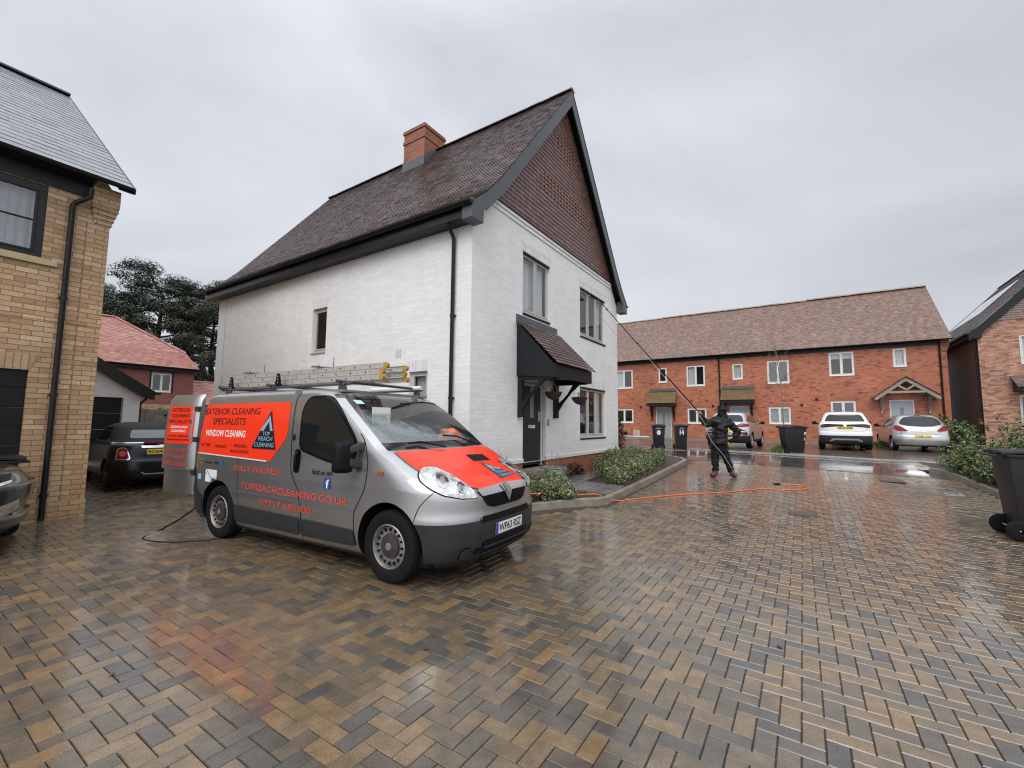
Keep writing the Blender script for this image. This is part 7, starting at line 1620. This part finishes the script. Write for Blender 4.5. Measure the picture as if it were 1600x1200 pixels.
# ------------------------------------------------------------------ planting
def leafmat(name, cols, rough=.5):
    m_ = rndmat(name, cols, rough=rough, dirt=.25, bump=.1); nt_ = m_.node_tree
    b_ = [n for n in nt_.nodes if n.type == 'BSDF_PRINCIPLED'][0]; b_.inputs['Subsurface Weight'].default_value = 0; return m_
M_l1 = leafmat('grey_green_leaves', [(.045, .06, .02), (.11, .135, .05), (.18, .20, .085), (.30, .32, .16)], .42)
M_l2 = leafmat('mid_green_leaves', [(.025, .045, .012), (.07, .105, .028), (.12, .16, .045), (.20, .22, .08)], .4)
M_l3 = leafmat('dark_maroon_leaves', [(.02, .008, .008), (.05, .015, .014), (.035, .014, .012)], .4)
M_l4 = leafmat('russet_leaves', [(.10, .025, .012), (.17, .05, .02), (.07, .02, .012)], .5)
M_l5 = leafmat('brown_dry_twigs', [(.10, .065, .04), (.16, .11, .07), (.08, .07, .035)], .7)
M_pine = leafmat('hazed_pine_needles', [(.034, .046, .032), (.066, .082, .054), (.11, .13, .085)], .8)  # needles lightened to grey-green, rain haze put into their colour
M_bark = mat('bark', (.075, .058, .045), .8, var=.4, vs=10, bump=.6)
M_petal = mat('white_petals', (.62, .60, .52), .6)
def leaves(mb, r, c, rad, n, sz, up=.3, hollow=.45, elong=1.6):
    for _ in range(n):
        while True:
            p = Vector((r.uniform(-1, 1), r.uniform(-1, 1), r.uniform(-1, 1)))
            if hollow < p.length < 1: break
        q = Vector((c[0]+p.x*rad[0], c[1]+p.y*rad[1], c[2]+p.z*rad[2]))
        if q.z < .01: continue
        nrm = (p.normalized()+Vector((r.uniform(-.8, .8), r.uniform(-.8, .8), r.uniform(-.3, .9)+up))).normalized(); a = nrm.orthogonal().normalized(); b = nrm.cross(a); an = r.uniform(0, 6.28); a, b = a*cos(an)+b*sin(an), b*cos(an)-a*sin(an)
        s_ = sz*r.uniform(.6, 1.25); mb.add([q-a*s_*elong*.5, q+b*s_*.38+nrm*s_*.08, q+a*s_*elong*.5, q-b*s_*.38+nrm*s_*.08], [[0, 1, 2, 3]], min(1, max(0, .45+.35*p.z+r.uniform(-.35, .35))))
def shrub(v, u, w_, h, m_, label, seed, group='shrubs in the front garden bed', n=650, sz=.035, name='shrub', flowers=0, twigs=8, spread=1.0, clumps=7):
    p = S(v, u); z = gz(p.x, p.y)+.08; t = thing(name, label, 'shrub', (p.x, p.y, z), 0, group); r = random.Random(seed); mb = MB(); fo_ = MB()
    for k in range(clumps):
        a = r.uniform(0, 6.28); q = r.uniform(0, .55)*w_/2; cz = h*r.uniform(.35, .72); rr_ = w_/2*r.uniform(.38, .62)
        leaves(mb, r, (q*cos(a), q*sin(a), cz), (rr_, rr_, min(cz, h*.42)*r.uniform(.75, 1.0)), n//clumps, sz)
    leaves(mb, r, (0, 0, h*.4), (w_*.48, w_*.48, h*.40), n//4, sz)
    mb.build('foliage', m_, t, fix=False)
    for k in range(16 if n > 500 else 0):
        a = r.uniform(0, 6.28); q = r.uniform(.05, .5)*w_; hh = h*r.uniform(.8, 1.12)*(1-.35*q/w_); leaves(fo_, r, (q*cos(a), q*sin(a), hh), (.05, .05, .09), 14, sz*.9, up=.2, hollow=0)
    if n > 500: fo_.build('shoots', m_, t, fix=False)['kind'] = 'stuff'
    st = MB()
    for k in range(twigs):
        a = r.uniform(0, 6.28); q = r.uniform(.1, .45)*w_; st.tube([(0+.02*cos(a), .02*sin(a), 0), (q*.5*cos(a), q*.5*sin(a), h*.45), (q*cos(a), q*sin(a), h*r.uniform(.75, 1.08))], [.007, .005, .002], 4)
    st.build('stems', M_bark, t)
    if flowers:
        fl = MB()
        for k in range(flowers):
            a = r.uniform(0, 6.28); q = w_/2*r.uniform(.3, .95); c = Vector((q*cos(a), q*sin(a), h*r.uniform(.6, 1.02)))
            for j in range(6): b_ = 2*pi*j/6; fl.add([c, c+Vector((cos(b_-.4)*.03, sin(b_-.4)*.03, .012)), c+Vector((cos(b_)*.045, sin(b_)*.045, .004)), c+Vector((cos(b_+.4)*.03, sin(b_+.4)*.03, .012))], [[0, 1, 2, 3]])
        f_ = fl.build('flowers', M_petal, t, fix=False); f_['kind'] = 'stuff'
    return t
SH = [(.38, -.30, .55, .46, M_l5, 'straggly brown shrub right behind the van bonnet'), (.62, -.62, .55, .42, M_l2, 'dark green shrub at the kerb corner just beyond the van nose'), (.95, -.88, .55, .40, M_l1, 'grey green shrub by the kerb where the orange hose enters the bed'), (1.30, -1.12, .50, .36, M_l1, 'low grey green shrub on the curve of the kerb'), (1.05, -.42, .60, .50, M_l2, 'leafy green shrub in front of the doorstep'), (1.45, -.78, .62, .52, M_l1, 'rounded grey green shrub left of the flagstone path'),
      (3.35, -1.30, .72, .50, M_l1, 'pale green shrub just right of the flagstone path'), (4.05, -.78, .85, .55, M_l2, 'broad dark green shrub below the ground floor window'), (4.1, -1.38, .70, .46, M_l1, 'grey green shrub beside the kerb right of the path'), (4.9, -1.30, .80, .50, M_l1, 'large silvery shrub half way along the kerb'), (5.0, -.62, .75, .50, M_l2, 'green shrub under the right end of the ground floor window'), (5.75, -1.25, .78, .48, M_l1, 'silvery shrub third from the road'), (5.9, -.55, .8, .52, M_l2, 'green shrub by the far corner of the white wall'), (6.6, -1.20, .80, .48, M_l2, 'bushy green shrub second from the road along the kerb'), (6.8, -.40, .85, .50, M_l1, 'pale shrub beyond the corner of the white house'), (7.4, -1.15, .78, .46, M_l1, 'silvery shrub nearest the road at the end of the bed'), (7.6, -.35, .8, .50, M_l2, 'green shrub at the back of the bed near the road')]
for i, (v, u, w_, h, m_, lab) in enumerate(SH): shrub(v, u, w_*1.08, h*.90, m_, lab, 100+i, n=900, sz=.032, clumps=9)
shrub(3.25, -.20, .42, .30, M_l3, 'dark maroon plant against the brick plinth, left one', 201, 'maroon plants along the plinth', n=420, sz=.045, clumps=4); shrub(3.80, -.22, .42, .32, M_l3, 'dark maroon plant against the brick plinth, right one', 202, 'maroon plants along the plinth', n=420, sz=.045, clumps=4)
shrub(7.75, .25, .55, 1.30, M_l4, 'tall russet leaved hedge plant at the far corner of the white house', 203, None, n=900, sz=.06, name='russet_shrub')
t = shrub(.62, -.15, .5, .85, M_l5, 'tall dry seed heads standing behind the van bonnet', 204, None, n=160, sz=.02, name='dry_plant', twigs=16)
# planters and small things on the doorstep
t = sthing('metal_planter', 'round grey metal planter with dry stems beside the front door', 'planter', 2.22, -.42, gs(2.2, -.4)+.13)
mb = MB(); mb.lathe([(.22, 0), (.25, .34), (.262, .35), (.262, .37), (.24, .37), (.23, .31), (.001, .31)], n=28); mb.build('tub', mat('galvanised_tub', (.26, .27, .29), .4, metal=.4, var=.2), t, smooth=40)
mb = MB(); r = random.Random(9)
for k in range(16): a = r.uniform(0, 6.28); q = r.uniform(.02, .18); mb.tube([(q*cos(a), q*sin(a), .3), (q*1.4*cos(a), q*1.4*sin(a), .37+r.uniform(.05, .35))], [.005, .002], 4)
mb.build('stems', M_l5, t)
t = sthing('wooden_trough', 'dark planting trough under the right side of the ground floor window', 'planter', 5.75, -.30, gs(5.7, -.3)+.16)
mb = MB(); mb.hexa([(-.32, -.12, 0), (.32, -.12, 0), (.32, .12, 0), (-.32, .12, 0), (-.38, -.16, .24), (.38, -.16, .24), (.38, .16, .24), (-.38, .16, .24)]); mb.build('tub', M_blk, t, bevel=.01); mb = MB(); leaves(mb, random.Random(8), (0, 0, .3), (.36, .15, .14), 260, .04); mb.build('foliage', M_l2, t, fix=False)
o = blob('sandstone_boulder', (0, 0, 0), (.20, .15, .17), mat('pale_boulder', (.45, .31, .20), .6, var=.2), None, 3, .2); q = S(6.6, -.15); o.location = (q.x, q.y, gz(q.x, q.y)+.26); tag(o, 'pale sandstone boulder at the far end of the white wall', 'boulder')
# rose bed at the right
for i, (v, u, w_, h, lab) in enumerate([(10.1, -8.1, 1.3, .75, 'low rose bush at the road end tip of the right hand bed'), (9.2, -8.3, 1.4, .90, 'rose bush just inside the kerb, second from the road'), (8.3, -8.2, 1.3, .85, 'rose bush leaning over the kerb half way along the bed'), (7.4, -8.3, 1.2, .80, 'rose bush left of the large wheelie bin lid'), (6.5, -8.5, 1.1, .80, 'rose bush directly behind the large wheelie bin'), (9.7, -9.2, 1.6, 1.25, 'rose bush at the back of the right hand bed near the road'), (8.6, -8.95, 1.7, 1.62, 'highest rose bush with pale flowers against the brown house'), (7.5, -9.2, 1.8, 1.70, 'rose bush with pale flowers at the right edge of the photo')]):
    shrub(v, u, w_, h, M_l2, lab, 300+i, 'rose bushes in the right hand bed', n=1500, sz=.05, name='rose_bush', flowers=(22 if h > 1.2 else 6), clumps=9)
for i, (v, u, w_, h, lab) in enumerate([(24.2, -10.2, 1.6, 1.5, 'dark green bush between the terrace end and the brown house'), (22.0, -10.6, 1.5, 1.2, 'green bush beside the silver hatchback')]): shrub(v, u, w_, h, M_l2, lab, 330+i, 'bushes at the terrace end', n=900, sz=.09, name='green_bush', clumps=8)
def grasst(v, u, w_, h, lab, seed):
    p = S(v, u); t = thing('grass_clump', lab, 'grass clump', (p.x, p.y, gz(p.x, p.y)+.02), 0, 'clumps of grass between the parked cars'); r = random.Random(seed); mb = MB()
    for k in range(500): a = r.uniform(0, 6.28); q = w_*abs(r.gauss(0, .35)); b_ = r.uniform(0, 6.28); hh = h*r.uniform(.5, 1.1)*(1-min(.8, q/w_)*.6); x, y = q*cos(a), q*sin(a); dx, dy = cos(b_), sin(b_); mb.add([(x-dy*.012, y+dx*.012, 0), (x+dy*.012, y-dx*.012, 0), (x+dx*hh*.35, y+dy*hh*.35, hh)], [[0, 1, 2]], r.random())
    mb.build('blades', leafmat('grass_blades', [(.08, .12, .02), (.13, .19, .04)]), t, fix=False)
grasst(13.7, -3.9, .5, .35, 'grass clump beside the wide black bin', 1); grasst(20.5, -6.3, .9, .5, 'grass clump by the white crossover and the terrace wall', 2); grasst(20.3, -7.6, .6, .35, 'grass clump between the white crossover and the silver hatchback', 3)
# young bare tree
def branch(mb, r, p, d, L, rad, lev):
    n = 4; pts = [p]; q = Vector(p); dd = Vector(d).normalized()
    for k in range(n): dd = (dd+Vector((r.uniform(-.16, .16), r.uniform(-.16, .16), r.uniform(-.02, .12)))).normalized(); q = q+dd*L/n; pts.append(q.copy())
    mb.tube(pts, [rad*(1-.6*k/n) for k in range(n+1)], 5)
    if lev > 0:
        for k in range(1, n+1):
            for j in range(2): a = r.uniform(0, 6.28); branch(mb, r, pts[k], (dd*.8+Vector((cos(a), sin(a), .35))*.75), L*r.uniform(.35, .55), rad*.45, lev-1)
p = S(17.6, -3.95); t = thing('bare_sapling', 'slender leafless sapling standing in front of the terrace', 'tree', (p.x, p.y, gz(p.x, p.y))); r = random.Random(12)
mb = MB(); mb.tube([(0, 0, 0), (.02, .01, 1.2), (-.02, 0, 2.4), (-.10, .02, 3.6), (-.22, .02, 4.6)], [.032, .027, .020, .012, .005], 7); mb.build('trunk', mat('pale_bark', (.20, .17, .13), .7, var=.3), t, smooth=50)
mb = MB()
for k in range(13): z = 1.9+k*.20; a = k*2.4; branch(mb, r, (-.02-.05*max(0, z-2), 0, z), (cos(a), sin(a), .9), .95-.04*k, .010, 1)
mb.build('crown', mat('twig_bark', (.13, .10, .075), .8), t)
# distant pines
def pine(v, u, H_, lab, seed, w_=1.0, n=26):
    p = S(v, u); t = thing('pine_tree', lab, 'tree', (p.x, p.y, gz(p.x, p.y)), 0, 'pine trees behind the houses'); r = random.Random(seed); tk = MB(); lm = MB()
    tk.tube([(0, 0, 0), (.15, .1, H_*.35), (-.1, .05, H_*.6), (.1, 0, H_*.92)], [.32*w_, .26*w_, .17*w_, .05], 8); tk.build('trunk', M_bark, t, smooth=50); fo = MB()
    for k in range(n):
        f = .24+.74*(k/n)**.85; z = H_*f; a = k*2.39+r.uniform(-.4, .4); L_ = H_*.36*w_*(1-abs(f-.55)*1.15)*r.uniform(.7, 1.15)
        e = Vector((cos(a)*L_, sin(a)*L_, z+L_*r.uniform(.15, .45))); lm.tube([(0, 0, z), (e.x*.5, e.y*.5, z+(e.z-z)*.35), tuple(e)], [.07*w_, .05*w_, .015], 5)
        for j in range(6):
            s_ = r.uniform(.40, 1.05); c = Vector((e.x*s_, e.y*s_, z+(e.z-z)*s_))+Vector((r.uniform(-.6, .6), r.uniform(-.6, .6), r.uniform(.1, .7)))
            leaves(fo, r, c, (r.uniform(.5, 1.0)*w_, r.uniform(.5, 1.0)*w_, r.uniform(.18, .36)*w_), 150, .095, up=.8, hollow=.1, elong=2.2)
    lm.build('branches', M_bark, t, smooth=50); fo.build('crown', M_pine, t, fix=False); return t
pine(6.0, 33.0, 10.7, 'tall dark pine with the broadest crown rising above the pink roof', 5, 1.08, 34)
pine(8.0, 31.0, 10.4, 'dark pine close to the corner of the white house', 6, .9, 30); pine(4.0, 34.5, 9.6, 'smaller pine at the left of the pine group', 7, .85, 26); pine(1.2, 36, 8.2, 'low pine showing beside the buff brick wall', 8, .8, 20); pine(9.8, 34, 10.2, 'pine half hidden behind the white house', 10, .9, 24)

# fallen leaves and grit scattered on the wet paving
r = random.Random(99); mb = MB()
for k in range(420):
    v, u = r.uniform(-6, 9), r.uniform(-7.6, 7)
    if not paved(v, u) or (r.random() < .5 and not (u < -1.8 and u > -3.2) and not u < -6.6 and not (v > -4 and u > 0)): continue
    p = S(v, u); z = gz(p.x, p.y)+.004; a = r.uniform(0, 6.28); s_ = r.choice((.006, .008, .012, .02, .03))*r.uniform(.7, 1.2); c, d = cos(a), sin(a)
    mb.add([(p.x-c*s_, p.y-d*s_, z), (p.x+d*s_*.45, p.y-c*s_*.45, z+s_*.15), (p.x+c*s_, p.y+d*s_, z+.002), (p.x-d*s_*.45, p.y+c*s_*.45, z+s_*.12)], [[0, 1, 2, 3]], r.random())
o = mb.build('leaf_litter', rndmat('fallen_leaf', [(.05, .03, .015), (.16, .09, .035), (.09, .07, .03), (.28, .24, .17)], rough=.5, dirt=.3), fix=False, kind='stuff'); tag(o, 'small fallen leaves and grit scattered over the wet block paving', 'leaf litter')
